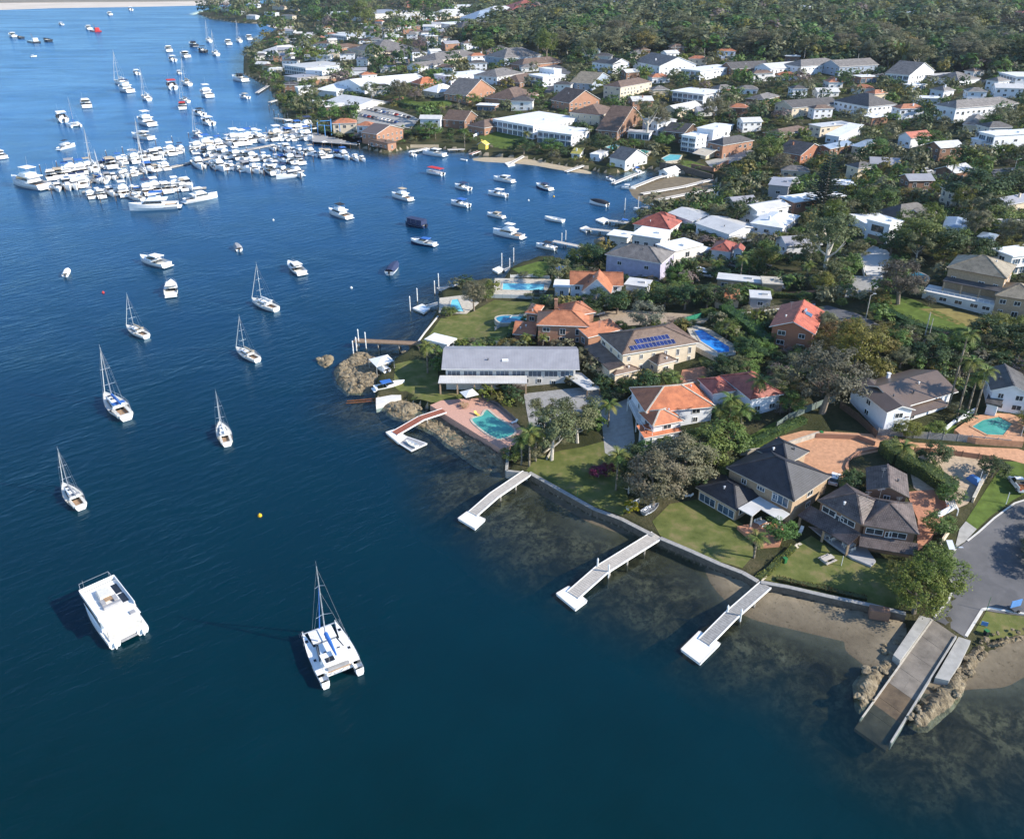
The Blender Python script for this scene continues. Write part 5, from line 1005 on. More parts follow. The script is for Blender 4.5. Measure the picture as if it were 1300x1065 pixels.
HERO = [
 ((1043,524), 17, 8.6, 'grey', 'huge brownish grey gum beside the green panel fence'),
 ((828,642), 11.5, 6.2, 'olive', 'broad casuarina hanging over the lawn with stored dinghies'), ((866,618), 11, 6.4, 'olive', 'tall casuarina right behind the lawn of the charcoal roofed house'),
 ((892,590), 9, 5.2, 'green', 'glossy broad leaved tree below the palms of the orange house'), ((922,578), 8, 4.6, 'green', 'glossy bush nearest the green hedge and pale retaining wall'), ((808,610), 8, 4, 'dark', 'dark tree shading the bed of red shrubs'),
 ((700,584), 13, 6.0, 'gum', 'spreading gum with tawny foliage between palms and courtyard'), ((733,562), 12, 5.6, 'gum', 'open gum tree in front of the long grey carport'), ((690,548), 9, 3.6, 'gum', 'smaller gum between the pool terrace and the long grey roof'),
 ((1086,466), 12, 6.6, 'lime', 'rounded bright green tree behind the brown roofed white house'), ((1062,440), 8, 4.4, 'gold', 'yellowish tree at the foot of the red gable house'),
 ((1160,778), 8.5, 5.0, 'lime', 'largest bright green bush beside the top of the boat ramp'), ((1186,756), 8, 4.6, 'lime', 'bright green bush leaning over the road kerb by the ramp'), ((1142,752), 6.5, 3.6, 'gold', 'yellow green bush against the lawn by the seawall end'), ((1180,728), 6, 3.4, 'green', 'green bush below the solar street light'),
 ((1047,348), 22, 8.6, 'gum', 'tall white trunked gum below the Norfolk pine'), ((1022,330), 12, 6, 'gum', 'lower grey gum beside the rambling white house'), ((1232,266), 15, 12.5, 'dark', 'very wide dark fig spreading over the hillside lane'), ((1268,300), 10, 7, 'green', 'broad green tree below the wide fig'),
 ((820,178), 24, 7.5, 'gum', 'tall leaning gum above the dark timber house'), ((835,170), 16, 7, 'olive', 'dense tree crowding the tall leaning gum'), ((820,420), 8.5, 4.6, 'silver', 'silvery round bush beside the gravel drive'), ((602,395), 9.5, 4.0, 'olive', 'small leaning tree beside the cyan pool on the point'), ((618,382), 4, 2.4, 'green', 'rounded shrub next to the cyan pool'),
 ((330,99), 12, 9.5, 'dark', 'dark round fig at the water edge of the headland'), ((378,58), 14, 12, 'dark', 'broad dark tree in the middle of the headland'), ((420,158), 14, 8.5, 'green', 'full green tree by the blue crane of the marina'), ((397,143), 12, 8, 'dark', 'dark tree shading the grass beside the marina sheds'), ((448,60), 10, 9, 'dark', 'dark tree behind the broad pale roofed house'),
 ((508,129), 14, 7.5, 'olive', 'olive tree beside the round hillside lawn'), ((472,126), 13, 8, 'gum', 'gum tree behind the boatyard car park'), ((545,176), 10, 8, 'green', 'green tree behind the cruiser docked between two piers'), ((533,66), 15, 9, 'twig', 'bare purplish tree above the dark roofed long house'), ((527,128), 9, 6.5, 'twig', 'bare reddish tree beside the round lawn'), ((600,135), 8, 6, 'green', 'round bush below the pink chimney house'), ((573,104), 8, 7, 'dark', 'dark clipped tree below the white cubes'),
 ((817,70), 20, 9, 'gold', 'golden topped gum standing out of the forest edge'), ((745,80), 20, 10, 'gum', 'broad gum at the forest edge above the lane'), ((720,70), 19, 9, 'gum', 'drooping gum next to the broad gum at the lane'),
 ((1140,386), 13, 6.5, 'grey', 'feathery grey wattle at the end of the concrete driveway'), ((1168,322), 12, 8, 'green', 'round green tree below the white box house'), ((1196,330), 10, 7.5, 'dark', 'dark tree above the shaded pool of the tan house'), ((1130,325), 9, 5, 'dark', 'dark bush beside the driveway of the white box house'),
 ((757,394), 7, 4, 'dark', 'dark round tree nearest the white gable'), ((783,399), 7.4, 4.2, 'dark', 'dark round tree between the white gable and the silvery bush'), ((844,390), 7, 4, 'dark', 'dark round tree first in the row along the gravel drive'), ((869,393), 7.6, 4.2, 'dark', 'dark round tree second in the row along the gravel drive'), ((897,392), 7.2, 4.2, 'dark', 'dark round tree third in the row along the gravel drive'), ((923,392), 7, 4, 'dark', 'dark round tree in front of the small orange roof'),
 ((738,392), 4.5, 2.8, 'green', 'low bush against the base of the white gable'), ((990,684), 4.6, 2.8, 'green', 'round clipped bush at the corner of the brick terrace'), ((640,608), 0, 0, '', ''), ((1186,590), 5, 3.4, 'dark', 'dark bush beside the boats on trailers'), ((1258,606), 4.5, 3.2, 'dark', 'dark shrub at the corner of the green verge'),
 ((1150,556), 4, 3.0, 'lime', 'rounded light green bush before the white brown roofed house'), ((1188,552), 3.2, 2.2, 'green', 'small round bush beside the paling fence'), ((1205,640), 4, 2.6, 'green', 'leafy shrub beside the pergola gate'), ((1188,678), 5, 2.8, 'green', 'large leaved shrub beside the cream gate wall'),
 ((1115,455), 7, 4.5, 'gold', 'yellow green tree behind the rounded bright tree'), ((1130,440), 6.5, 4, 'gold', 'golden leafed bush beside the dark hillside lane'), ((1178,465), 6, 5, 'dark', 'dark shrubbery behind the white brown roofed house'), ((1290,455), 9, 5.5, 'dark', 'dark tree below the tan olive roofed house'), ((1256,440), 8, 5, 'dark', 'dark bush behind the tallest palm'),
 ((650,584), 3.5, 2.6, 'green', 'low bush at the corner of the pool terrace'), ((800,650), 2.2, 1.8, 'yellow', 'yellow shrub under the broad casuarina'), ((760,606), 2.4, 2.2, 'red', 'dark red shrub on the shaded lawn'), ((772,600), 2.2, 1.8, 'red', 'smaller dark red shrub beside the big palm'), ((860,176), 9, 5, 'green', 'green tree before the dark timber house'), ((805,190), 6, 3.5, 'green', 'green bush beside the terrace roofed house'), ((905,155), 14, 8, 'olive', 'broad olive tree above the white glass balcony house'),
]
for px, h, r, k, lab in HERO:
    if h: p = G(*px); tree(p, h, r, k, lab); TREEPTS.append((p.x, p.y, r))
for x, y, h in ((1127, 86, 16), (1134, 86, 18), (1141, 87, 18), (1148, 87, 17)):
    p = G(x, y); tree(p, h, 3.4, 'poplar', 'bright green columnar tree in a close clump at the forest edge', 'columnar trees at the forest edge', name='poplar_tree'); TREEPTS.append((p.x, p.y, 3))
for x in (849, 857, 865, 873, 881):
    p = G(x, 358); tree(p, 8.2, 1.7, 'column', 'dark narrow conifer in the row beside the white carport pavilion', 'conifers in the dark row', name='conifer_tree'); TREEPTS.append((p.x, p.y, 2))
for x, y in ((1063, 196), (1072, 198), (962, 353), (967, 354)):
    p = G(x, y); tree(p, 7, 1.2, 'column', 'slim dark cypress beside the blue grey roofs' if y < 300 else 'slim dark cypress behind the long flat roof', 'slim cypresses uphill' if y < 300 else 'slim cypresses by the flat roof', name='cypress_tree'); TREEPTS.append((p.x, p.y, 1))
# the Norfolk pine: whorls of level boughs
mb = MB(); rr = random.Random(9); V = []
for k in range(19):
    z = 3.5 + k * 1.12; R_ = 7.4 * (1 - (k / 19.5) ** 1.25) + .5
    for j in range(8):
        a = j * .785 + k * .37 + rr.uniform(-.12, .12); e = Vector((math.cos(a) * R_, math.sin(a) * R_, z + .12 * R_)); mb.tube((0, 0, z), e, .09, .03, 4)
        n_ = int(R_ * 11)
        for q in range(n_):
            t = .15 + .85 * rr.random(); c = Vector((0, 0, z)).lerp(e, t); sd = Vector((-math.sin(a), math.cos(a), 0)) * rr.choice((-1, 1)) * rr.uniform(.3, 1.1) * (1.15 - .5 * t); u_ = Vector((math.cos(a), math.sin(a), .25)) * rr.uniform(.2, .5)
            V += [c - u_ * .3, c + sd + u_ * .2 + Vector((0, 0, .12)), c + sd * 1.25 + u_ + Vector((0, 0, .25)), c + u_]
p = G(1043, 274); t = empty('norfolk_pine', p, 0, 'tall dark Norfolk pine with level tiers of boughs', 'pine tree'); TREEPTS.append((p.x, p.y, 6))
tk = MB(); tk.tube((0, 0, -.5), (0, 0, 25.5), .55, .06, 8); tk.build('trunk', 'bark', t, world=False); mb.build('bough', 'bark', t, world=False)
link('crown', mesh_from_quads('crown', np.array([tuple(v) for v in V], np.float32), ['pine_leaf']), t)
# palms
def frond_mesh(L, seed):
    r = random.Random(seed); mb = MB(); n = 9; prev = Vector((0, 0, 0)); pts = [prev]
    for i in range(1, n + 1):
        t = i / n; pts.append(Vector((L * (t - .12 * t * t), 0, L * (.42 * t - .85 * t ** 2.1))))
    for i in range(n):
        a, c = pts[i], pts[i + 1]; mb.tube(a, c, .035 * (1 - i / n) + .01, .035 * (1 - (i + 1) / n) + .01, 3)
        for s in (-1, 1):
            for q in (.25, .75):
                m_ = a.lerp(c, q); w = L * .23 * math.sin(math.pi * min(1, (i + q) / n * .9 + .1)) + .1; tip = m_ + Vector((w * .55, s * w, -w * .45 + r.uniform(-.05, .05))); d = (c - a).normalized() * L * .055
                mb.poly([m_ - d * .5, tip, m_ + d * .6])
    return mb.mesh('frond', 'palm_leaf')
FR = [frond_mesh(1.0, i) for i in range(2)]
def palm(px, h, fl=2.6, n=13, label=None, group=None, near=True, lean=0.0, dead=0, p=None):
    p = p or G(*px); t = empty('palm_tree', p, random.uniform(0, 6.28), label, 'palm', group); mb = MB(); a = Vector((0, 0, -.3)); k = 5
    for i in range(k): c = Vector((lean * ((i + 1) / k) ** 2, 0, h * (i + 1) / k)); mb.tube(a, c, .24 - .09 * i / k, .24 - .09 * (i + 1) / k, 7); a = c
    mb.build('trunk', 'palm_bark', t, smooth=True, world=False); ms = []
    for i in range(n + dead):
        az = 2 * math.pi * (i * .618); el = (.75 - 1.25 * (i / n)) if i < n else -1.2
        m_ = Matrix.Translation(a) @ Matrix.Rotation(az, 4, 'Z') @ Matrix.Rotation(-el, 4, 'Y') @ Matrix.Scale(fl * random.uniform(.85, 1.1), 4)
        if near: link('frond', FR[i % 2], t, m_)
        else: ms.append(m_)
    if not near:
        cm = MB()
        for m_ in ms:
            me = FR[0]; cm.add([m_ @ v.co for v in me.vertices], [tuple(q.vertices) for q in me.polygons])
        cm.build('crown', 'palm_leaf', t, world=False)
    TREEPTS.append((p.x, p.y, 1.5)); return t
for px, h, fl, lab in (((543,474), 8, 3.0, 'palm beside the end wall of the long grey roofed house'), ((672,592), 8.5, 3.2, 'tallest palm of the clump on the seawall corner'), ((680,586), 7, 3.0, 'lower palm on the inland side of the seawall clump'), ((662,590), 6.5, 2.8, 'short palm on the water side of the seawall clump'), ((772,542), 6, 2.8, 'palm in the courtyard below the grey carport'),
  ((782,622), 8.5, 3.0, 'slim pale trunked palm standing over the shaded lawn'), ((838,502), 5, 2.6, 'yellowish palm by the entry of the solar panel house'), ((852,503), 5.5, 2.8, 'palm behind the orange roof beside the brick driveway'), ((923,552), 9, 3.4, 'tall palm between the orange and dark red roofs'), ((937,560), 8, 3.2, 'palm nearest the dark red roofed house'), ((910,556), 7, 3.0, 'palm over the corner of the orange roof'), ((960,524), 8.5, 3.2, 'palm rising in front of the dark red roof'),
  ((957,708), 4.6, 2.4, 'small yellow green palm on the lawn edge by the terrace'), ((1141,594), 5.2, 2.8, 'palm at the bend of the orange driveway'), ((1203,520), 19, 2.9, 'tallest palm with a long bare trunk and pale crown'), ((1214,532), 14.5, 3.0, 'tall palm second to the pale crowned one'), ((1237,528), 11.5, 2.8, 'slender palm beside the white pool balustrade'), ((1228,524), 9, 2.8, 'shortest palm in the stand by the white pool balustrade'),
  ((908,356), 6, 2.6, 'palm at the corner of the long flat roof'), ((939,358), 8, 2.6, 'palm with hanging dead fronds behind the flat roof'), ((1023,360), 6, 2.8, 'bushy palm beside the lane below the white trunked gum'), ((668,442), 3.6, 2.0, 'small palm at the front of the terracotta house'), ((689,443), 3.6, 2.0, 'second small palm at the front of the terracotta house')):
    palm(px, h, fl, 14, lab)
for px, h, lab in (((922,266), 7, 'palm above the tidal flat jetties'), ((553,178), 9, 'palm at the water edge behind the docked cruiser'), ((590,188), 10, 'tall palm near the yellow boatshed'), ((583,142), 10, 'palm below the pink chimney house'), ((668,182), 6, 'palm before the large white flat roofed house'), ((1020,187), 5, 'palm before the cream gabled brick house'), ((1000,184), 6, 'pale palm above the cream gabled brick house'), ((965,145), 7, 'golden palm on the upper slope'), ((1198,232), 11, 'thin tall palm at the hillside lane'), ((1205,236), 10, 'second thin palm at the hillside lane'), ((748,178), 7, 'palm beside the glazed white beach house'), ((700,74), 8, 'palm at the bend of the upper lane'), ((812,162), 7, 'palm beside the terrace roofed house')):
    palm(px, h, 3.2, 14, lab, near=False)
def hedge(px, h, w, mat='dark_leaf', label=None, group=None, leaf=.16, dens=60):
    pts = run(px); V = []; r = np.random.default_rng(len(px) + int(px[0][0]))
    for a, c in zip(pts, pts[1:]):
        d = (c - a); L_ = d.length; d /= max(L_, 1e-6); s = Vector((-d.y, d.x, 0)).normalized(); n = int(L_ * (h * 2 + w) * dens / 4)
        for _ in range(n):
            u_, v, z = r.random(), r.uniform(-.5, .5), r.random() ** .6
            f = r.integers(0, 3)
            if f == 0: z = .92 + .12 * r.random()
            elif f == 1: v = -.5 + .1 * r.random()
            else: v = .5 - .1 * r.random()
            wob = 1 + .15 * math.sin(u_ * L_ * .9 + v * 3)
            q = a + d * (u_ * L_) + s * (v * w * wob) + Vector((0, 0, z * h * wob)); t = Vector(r.normal(size=3)).normalized() * leaf; b_ = t.cross(Vector(r.normal(size=3))).normalized() * leaf * .6
            V += [q - t, q - b_, q + t, q + b_]
        poly = [a + s * w * .6, c + s * w * .6, c - s * w * .6, a - s * w * .6]; block(poly)
    o = empty('hedge', pts[0], 0, label, 'hedge', group); inv = Vector(pts[0])
    link('foliage', mesh_from_quads('foliage', np.array([tuple(v - inv) for v in V], np.float32), [mat]), o)
    mb = MB()
    for a, c in zip(pts, pts[1:]): mb.beam(a + Vector((0, 0, h * .86)), c + Vector((0, 0, h * .86)), w * .8, h * .86)
    mb.build('core', 'dark_leaf', o)
hedge([(1122,572),(1140,588),(1172,604),(1208,628)], 3.0, 4.0, 'green_leaf', 'deep green hedge hiding the boats from the tiled house', dens=70)
hedge([(962,738),(985,718),(1008,697)], .9, 1.2, 'lime_leaf', 'low yellow green hedge beside the pale garden wall'); hedge([(985,736),(1040,748),(1100,762)], .7, 1.1, 'weed_leaf', 'flower border along the top of the seawall'); hedge([(983,378),(1010,379),(1035,378)], 1.6, 1.6, 'green_leaf', 'clipped green hedge below the parked white wagon')
hedge([(876,293),(892,300),(910,309)], 2.4, 2.4, 'green_leaf', 'dark clipped hedge beside the louvred house'); hedge([(918,400),(935,412),(955,428),(974,444)], 3.6, 4.0, 'green_leaf', 'thick mixed hedge climbing beside the blue pool'); hedge([(944,572),(975,556),(1020,536)], 1.5, 2.2, 'green_leaf', 'long green hedge below the panel fence'); hedge([(500,131),(520,137),(545,141)], 2.2, 2.4, 'dark_leaf', 'dark hedge curling round the hillside lawn', leaf=.3, dens=20)
hedge([(826,368),(870,372),(930,374)], 2.4, 2.4, 'green_leaf', 'hedge behind the row of dark round trees'); hedge([(1122,398),(1160,418),(1215,432)], 2.0, 3.0, 'dark_leaf', 'dark hedge along the lower side of the hillside lawn'); hedge([(890,404),(905,398)], 2.0, 2.0, 'green_leaf', 'short hedge at the top of the blue pool')
hedge([(645,432),(652,412)], 1.2, 1.4, 'green_leaf', 'short hedge beside the terracotta house'); hedge([(690,332),(705,331)], 1.2, 1.4, 'green_leaf', 'small hedge on the lawn tip')

# ---------------- planting between the houses, the forest on the ridge
_bb = [(b[:, 0].min() - 2, b[:, 0].max() + 2, b[:, 1].min() - 2, b[:, 1].max() + 2, b) for b in BLOCKED]
def blocked(x, y):
    out = np.zeros(len(x), bool)
    for x0, x1, y0, y1, b in _bb:
        i = np.nonzero((x > x0) & (x < x1) & (y > y0) & (y < y1) & ~out)[0]
        if len(i): out[i] = pip(b, x[i], y[i])
    return out
def cells(y0, y1, s, seed):
    r = np.random.default_rng(seed); ys = np.arange(y0, y1, s); out = []
    for y in ys:
        w = .66 * (y * CP + CAMZ * SP) + 20; xs = np.arange(-w, w, s); out.append(np.stack([xs + r.uniform(-.45, .45, len(xs)) * s, y + r.uniform(-.45, .45, len(xs)) * s], 1))
    return np.concatenate(out)
cand = []
for y0, y1, s, sd in ((88, 240, 3.6, 1), (240, 420, 5.2, 2), (420, 760, 7.6, 3), (760, 1250, 11.5, 4), (1250, 2300, 19, 5)):
    c = cells(y0, y1, s, sd); cand.append(np.concatenate([c, np.full((len(c), 1), s)], 1))
cand = np.concatenate(cand); x, y, s = cand.T
ok = pip(LAND, x, y); cand = cand[ok]; x, y, s = cand.T
dsh = dist_poly(LAND, x, y); z = terr(x, y); ok = (dsh > 2.5) & ~((np.hypot(x - RAMPC.x, y - RAMPC.y) < 30) & (dsh < 26)); px_, py_, dd = project(x, y, z); ok &= (px_ > -30) & (px_ < 1330) & (py_ > -25) & (py_ < 1060)
ok &= ~blocked(x, y); cand, z, px_, py_, dd, dsh = cand[ok], z[ok], px_[ok], py_[ok], dd[ok], dsh[ok]; x, y, s = cand.T
infor = pip(FOREST, x, y)
hv = np.hypot(x, y); ux, uy = x / hv, y / hv
front = np.full(len(x), 99.0)                                    # metres to something kept clear that lies straight behind
for t in (2, 4, 6, 8.5, 11, 14, 18, 23):
    f = blocked(x + ux * t, y + uy * t); front = np.where(f & (front > t), t, front)
keepH = np.full(len(x), 99.0); slope_ = (CAMZ - z) / hv
keepH = np.where(front < 90, front * slope_ + 1.6, 99)
rg = np.random.default_rng(21); n = len(x); dens = np.array([fbm(a * .02, b * .02) for a, b in zip(x, y)])
rad = s * rg.uniform(.45, .95, n); rad = np.where(infor, np.maximum(s, 10) * rg.uniform(.55, .9, n), rad); hgt = rad * rg.uniform(1.5, 2.3, n); hgt = np.where(infor, 9 + 8 * rg.random(n), np.minimum(hgt, keepH)); hgt = np.where(infor, np.minimum(hgt, keepH + 1.5), hgt)
tallx = rg.random(n) < np.where(x > 60, .36, .24)
hgt = np.where(~infor & (y > 250) & ~tallx, np.minimum(hgt, 3.0 + 2.6 * rg.random(n)), hgt); hgt = np.where(~infor & (y > 250) & tallx & (front > 12), np.maximum(hgt, 6.5 + 4.5 * rg.random(n)), hgt); rad = np.where(~infor & (y > 250), np.maximum(rad, np.minimum(hgt * .45, 4.6)), rad)
hgt = np.where((dsh < 30) & (y < 260), np.minimum(hgt, 4.5), hgt)
rad = np.minimum(rad, np.maximum(hgt * .75, .5)); big = infor & (rg.random(n) < .2); rad = np.where(big, rad * 1.55, rad); hgt = np.where(big, np.minimum(hgt + 5, keepH + 4), np.where(infor, hgt * .85, hgt))
skip = (rg.random(n) < np.where(infor, np.where(big, 0, .12), np.where(dens > .25, .10, np.where(dens < -.35, .5, .25)))) | (hgt < .9)
for tx, ty, tr_ in TREEPTS: skip |= np.hypot(x - tx, y - ty) < tr_ * .6
near_lawn = (front < 3) & (hgt < 2.2); skip |= near_lawn & (rg.random(n) < .4); skip |= (y < 165) & (front < 9) & (x > 35); skip |= (dsh < 6) & (y < 300) & (rg.random(n) < .5)
i = np.nonzero(~skip)[0]; x, y, z, rad, hgt, infor, dd, px_, py_ = (a[i] for a in (x, y, z, rad, hgt, infor, dd, px_, py_))
NK = ['gum', 'olive', 'green', 'dark', 'lime', 'gold', 'grey', 'twig']
pick = rg.random(len(x)); kn = np.array([fbm(a * .012 + 9, b * .012) for a, b in zip(x, y)])
kind = np.where(infor, np.digitize(pick, [.42, .70, .80, .90, .905, .96, .985]), np.digitize(pick + kn * .15, [.16, .34, .62, .82, .89, .955, .985]))
kind = np.minimum(kind, 7); shrub = hgt < 3.4
app = rad * FOC / dd * np.where(infor, .8, 1)
def two_refs(px0, py0):
    b = sorted(((a - px0) ** 2 + (c - py0) ** 2, r) for a, c, r in REFS)[:2]; return b[0][1], b[1][1]
def auto_label(j, sh):
    words_ = {'gum': 'grey green gum', 'olive': 'olive grey tree', 'green': 'leafy green tree', 'dark': 'dark green tree', 'lime': 'bright green tree', 'gold': 'golden green tree', 'grey': 'brownish gum', 'twig': 'bare twiggy tree'}[NK[kind[j]]]
    if sh: words_ = words_.replace('tree', 'shrub').replace('gum', 'shrub')
    if infor[j]: return words_ + ' in the forest along the ridge', words_ + 's in the ridge forest'
    a, c = two_refs(x[j], y[j]); words_ = ('tall ' if hgt[j] > 9 else 'broad ' if rad[j] > 4 else 'low ' if hgt[j] < 2 else '') + words_
    l = f'{words_} between the {a} and the {c}'
    if len(l.split()) > 16: l = f'{words_} growing beside the {a}'
    return l, None
LAB = {}
order = np.argsort(-app); chosen = []; nt_, ns_ = 0, 0; rest = []
for j in order:
    if shrub[j] and ns_ < 290: ns_ += 1; chosen.append((j, True))
    elif not shrub[j] and nt_ < 215: nt_ += 1; chosen.append((j, False))
    else: rest.append(j)
made = {}
for j, sh in chosen:
    k = NK[kind[j]]; l, g = auto_label(j, sh); t = tree(Vector((x[j], y[j], z[j] - .1)), hgt[j], rad[j], k, l, g, 'shrub' if sh else 'tree', 'shrub' if sh else None)
    made.setdefault(l, []).append(t)
used_l = set(made); NUM = ['tallest', 'second tallest', 'third tallest', 'fourth tallest', 'fifth tallest', 'sixth tallest', 'seventh tallest', 'eighth tallest']
for l, ts in list(made.items()):
    if len(ts) < 2: continue
    if 'ridge' in l:
        for t in ts: t['group'] = l[:80]
        continue
    ts.sort(key=lambda t: -max(c.matrix_basis.translation.z + c.matrix_basis.to_scale().z for c in t.children))
    for i, t in enumerate(ts):
        a_ = l.split(' between the ')[0].split(' growing beside the ')[0]; h_ = l[len(a_):].replace(' between the ', '').replace(' growing beside the ', '').split(' and the ')[0]
        for new in (f'{NUM[min(i, 7)]} {l}', f'{NUM[min(i, 7)]} {a_} beside the {h_}', f'{NUM[min(i, 7)]} of the {a_}s around the {h_}', f'{NUM[min(i, 7)]} {a_} close to the {h_}'):
            if len(new.split()) <= 16 and new not in used_l: used_l.add(new); t['label'] = new; break
        else: t['group'] = 'plants like the ' + l[:80]
# all the rest in one mass
LOD = [[leaf_cloud(100 + k * 5 + q, nn, ll, sz, cl, .9, .55, -.35, cn=.75) for q in range(3)] for k, (nn, ll, sz, cl) in enumerate(((20, 9, .17, .32), (15, 8, .21, .36), (9, 6, .32, .42)))]
def mass(name, js, lod, label):
    Vs, Ms = [], []; r = np.random.default_rng(77)
    for j in js:
        L_ = LOD[2 if app[j] < 4.2 else lod][int(r.integers(3))]; a = r.uniform(0, 6.28); ca, sa = math.cos(a), math.sin(a); rz = hgt[j] * .52 if not infor[j] else min(hgt[j] * .5, rad[j])
        v = np.stack([(L_[:, 0] * ca - L_[:, 1] * sa) * rad[j] + x[j], (L_[:, 0] * sa + L_[:, 1] * ca) * rad[j] + y[j], L_[:, 2] * rz + z[j] + hgt[j] - rz * .92], 1); Vs.append(v); Ms.append(np.full(len(v) // 4, kind[j]))
    o = link(name, mesh_from_quads(name, np.concatenate(Vs).astype(np.float32), [SPEC[k][0] for k in NK], np.concatenate(Ms))); tag(o, label, None, None, 'stuff')
mass('woodland', [j for j in rest if infor[j]], 1, None); mass('undergrowth', [j for j in rest if not infor[j]], 0, None)
print('plants', len(x), 'chosen', len(chosen), 'rest', len(rest), 'forest', int(infor.sum()))
# ================================================================== BOATS
def hull(L, B, H, tr=.85, flare=.78, n=11, rise=.45, keel=-.35, sharp=2.1, y0=0.0, stripe=None):
    """open shell, bow towards +X; returns builder and gunwale line. material 0 topside, 1 bottom, 2 stripe"""
    mb = MB(); rows = []; gun = []
    for i in range(n):
        t = i / (n - 1); x = -L / 2 + L * t
        hb = B / 2 * (tr + (1 - tr) * min(1, t * 3.2)) * (1 - max(0, (t - .38) / .62) ** sharp); hb = max(hb, .02)
        sh = H * (1 + rise * t * t); x2 = x + (.0 if t < .9 else 0)
        rows.append([(x, y0, keel * (1 - max(0, t - .75) * 2)), (x, y0 + hb * flare * .8, -.02), (x, y0 + hb * (flare + .1), sh * .45), (x, y0 + hb, sh)]); gun.append((x, hb, sh))
    for s in (1, -1):
        o = len(mb.v); vs = [(p[0], y0 + (p[1] - y0) * s, p[2]) for r in rows for p in r]; fs = []; ms = []
        for i in range(n - 1):
            for k in range(3):
                a = i * 4 + k; q = (a, a + 4, a + 5, a + 1); fs.append(q if s < 0 else q[::-1]); ms.append(1 if k == 0 else 2 if (k == 1 and stripe) else 0)
        mb.v += vs; mb.f += [tuple(i + o for i in f) for f in fs]; mb.m += ms
    r = rows[0]; mb.poly([(p[0], p[1], p[2]) for p in r] + [(p[0], 2 * y0 - p[1], p[2]) for p in r[::-1][:-1]], 0)
    return mb, gun
def deck_between(gun, mb, t0, t1, z=None, inset=.0, mi=0, y0=0.0, drop=.04):
    n = len(gun); i0, i1 = int(round(t0 * (n - 1))), int(round(t1 * (n - 1)))
    for i in range(i0, i1):
        (xa, ha, za), (xb, hb, zb) = gun[i], gun[i + 1]; za = (z if z is not None else za - drop); zb = (z if z is not None else zb - drop); ha = max(ha - inset, .01); hb = max(hb - inset, .01)
        mb.poly([(xa, y0 - ha, za), (xb, y0 - hb, zb), (xb, y0 + hb, zb), (xa, y0 + ha, za)], mi)
    return gun[i0], gun[i1]
def trap(mb, x0, x1, y0, y1, z0, z1, f=.15, a=.05, s=.1, mi=0):
    """cabin block: front raked by f, back by a, sides tumble by s"""
    v = [(x0, -y0, z0), (x1, -y1, z0), (x1, y1, z0), (x0, y0, z0), (x0 + a, -y0 + s, z1), (x1 - f, -y1 + s, z1), (x1 - f, y1 - s, z1), (x0 + a, y0 - s, z1)]
    mb.add(v, [(3, 2, 1, 0), (4, 5, 6, 7), (0, 1, 5, 4), (1, 2, 6, 5), (2, 3, 7, 6), (3, 0, 4, 7)], mi)
BOATP = {}
def rails(mb, gun, t0, t1, h=.6, r=.022):
    n = len(gun); i0, i1 = int(t0 * (n - 1)), int(t1 * (n - 1))
    for s in (1, -1):
        for i in range(i0, i1):
            a, c = gun[i], gun[i + 1]; p = (a[0], s * max(a[1] - .08, 0), a[2] + h); q = (c[0], s * max(c[1] - .08, 0), c[2] + h); mb.tube(p, q, r, n=3); mb.tube((p[0], p[1], a[2] - .05), p, r, n=3)
def outboard(parent, x, y=0, s=1.0, mat='black_plastic'):
    mb = MB(); mb.box((x - .25 * s, y, .75 * s), (.55 * s, .42 * s, .5 * s), top=.8); mb.box((x - .2 * s, y, .2 * s), (.22 * s, .16 * s, .9 * s)); mb.tube((x - .45 * s, y, -.2 * s), (x - .05, y, -.2 * s), .1 * s, .06, 5); mb.build('outboard', mat, parent, world=False)
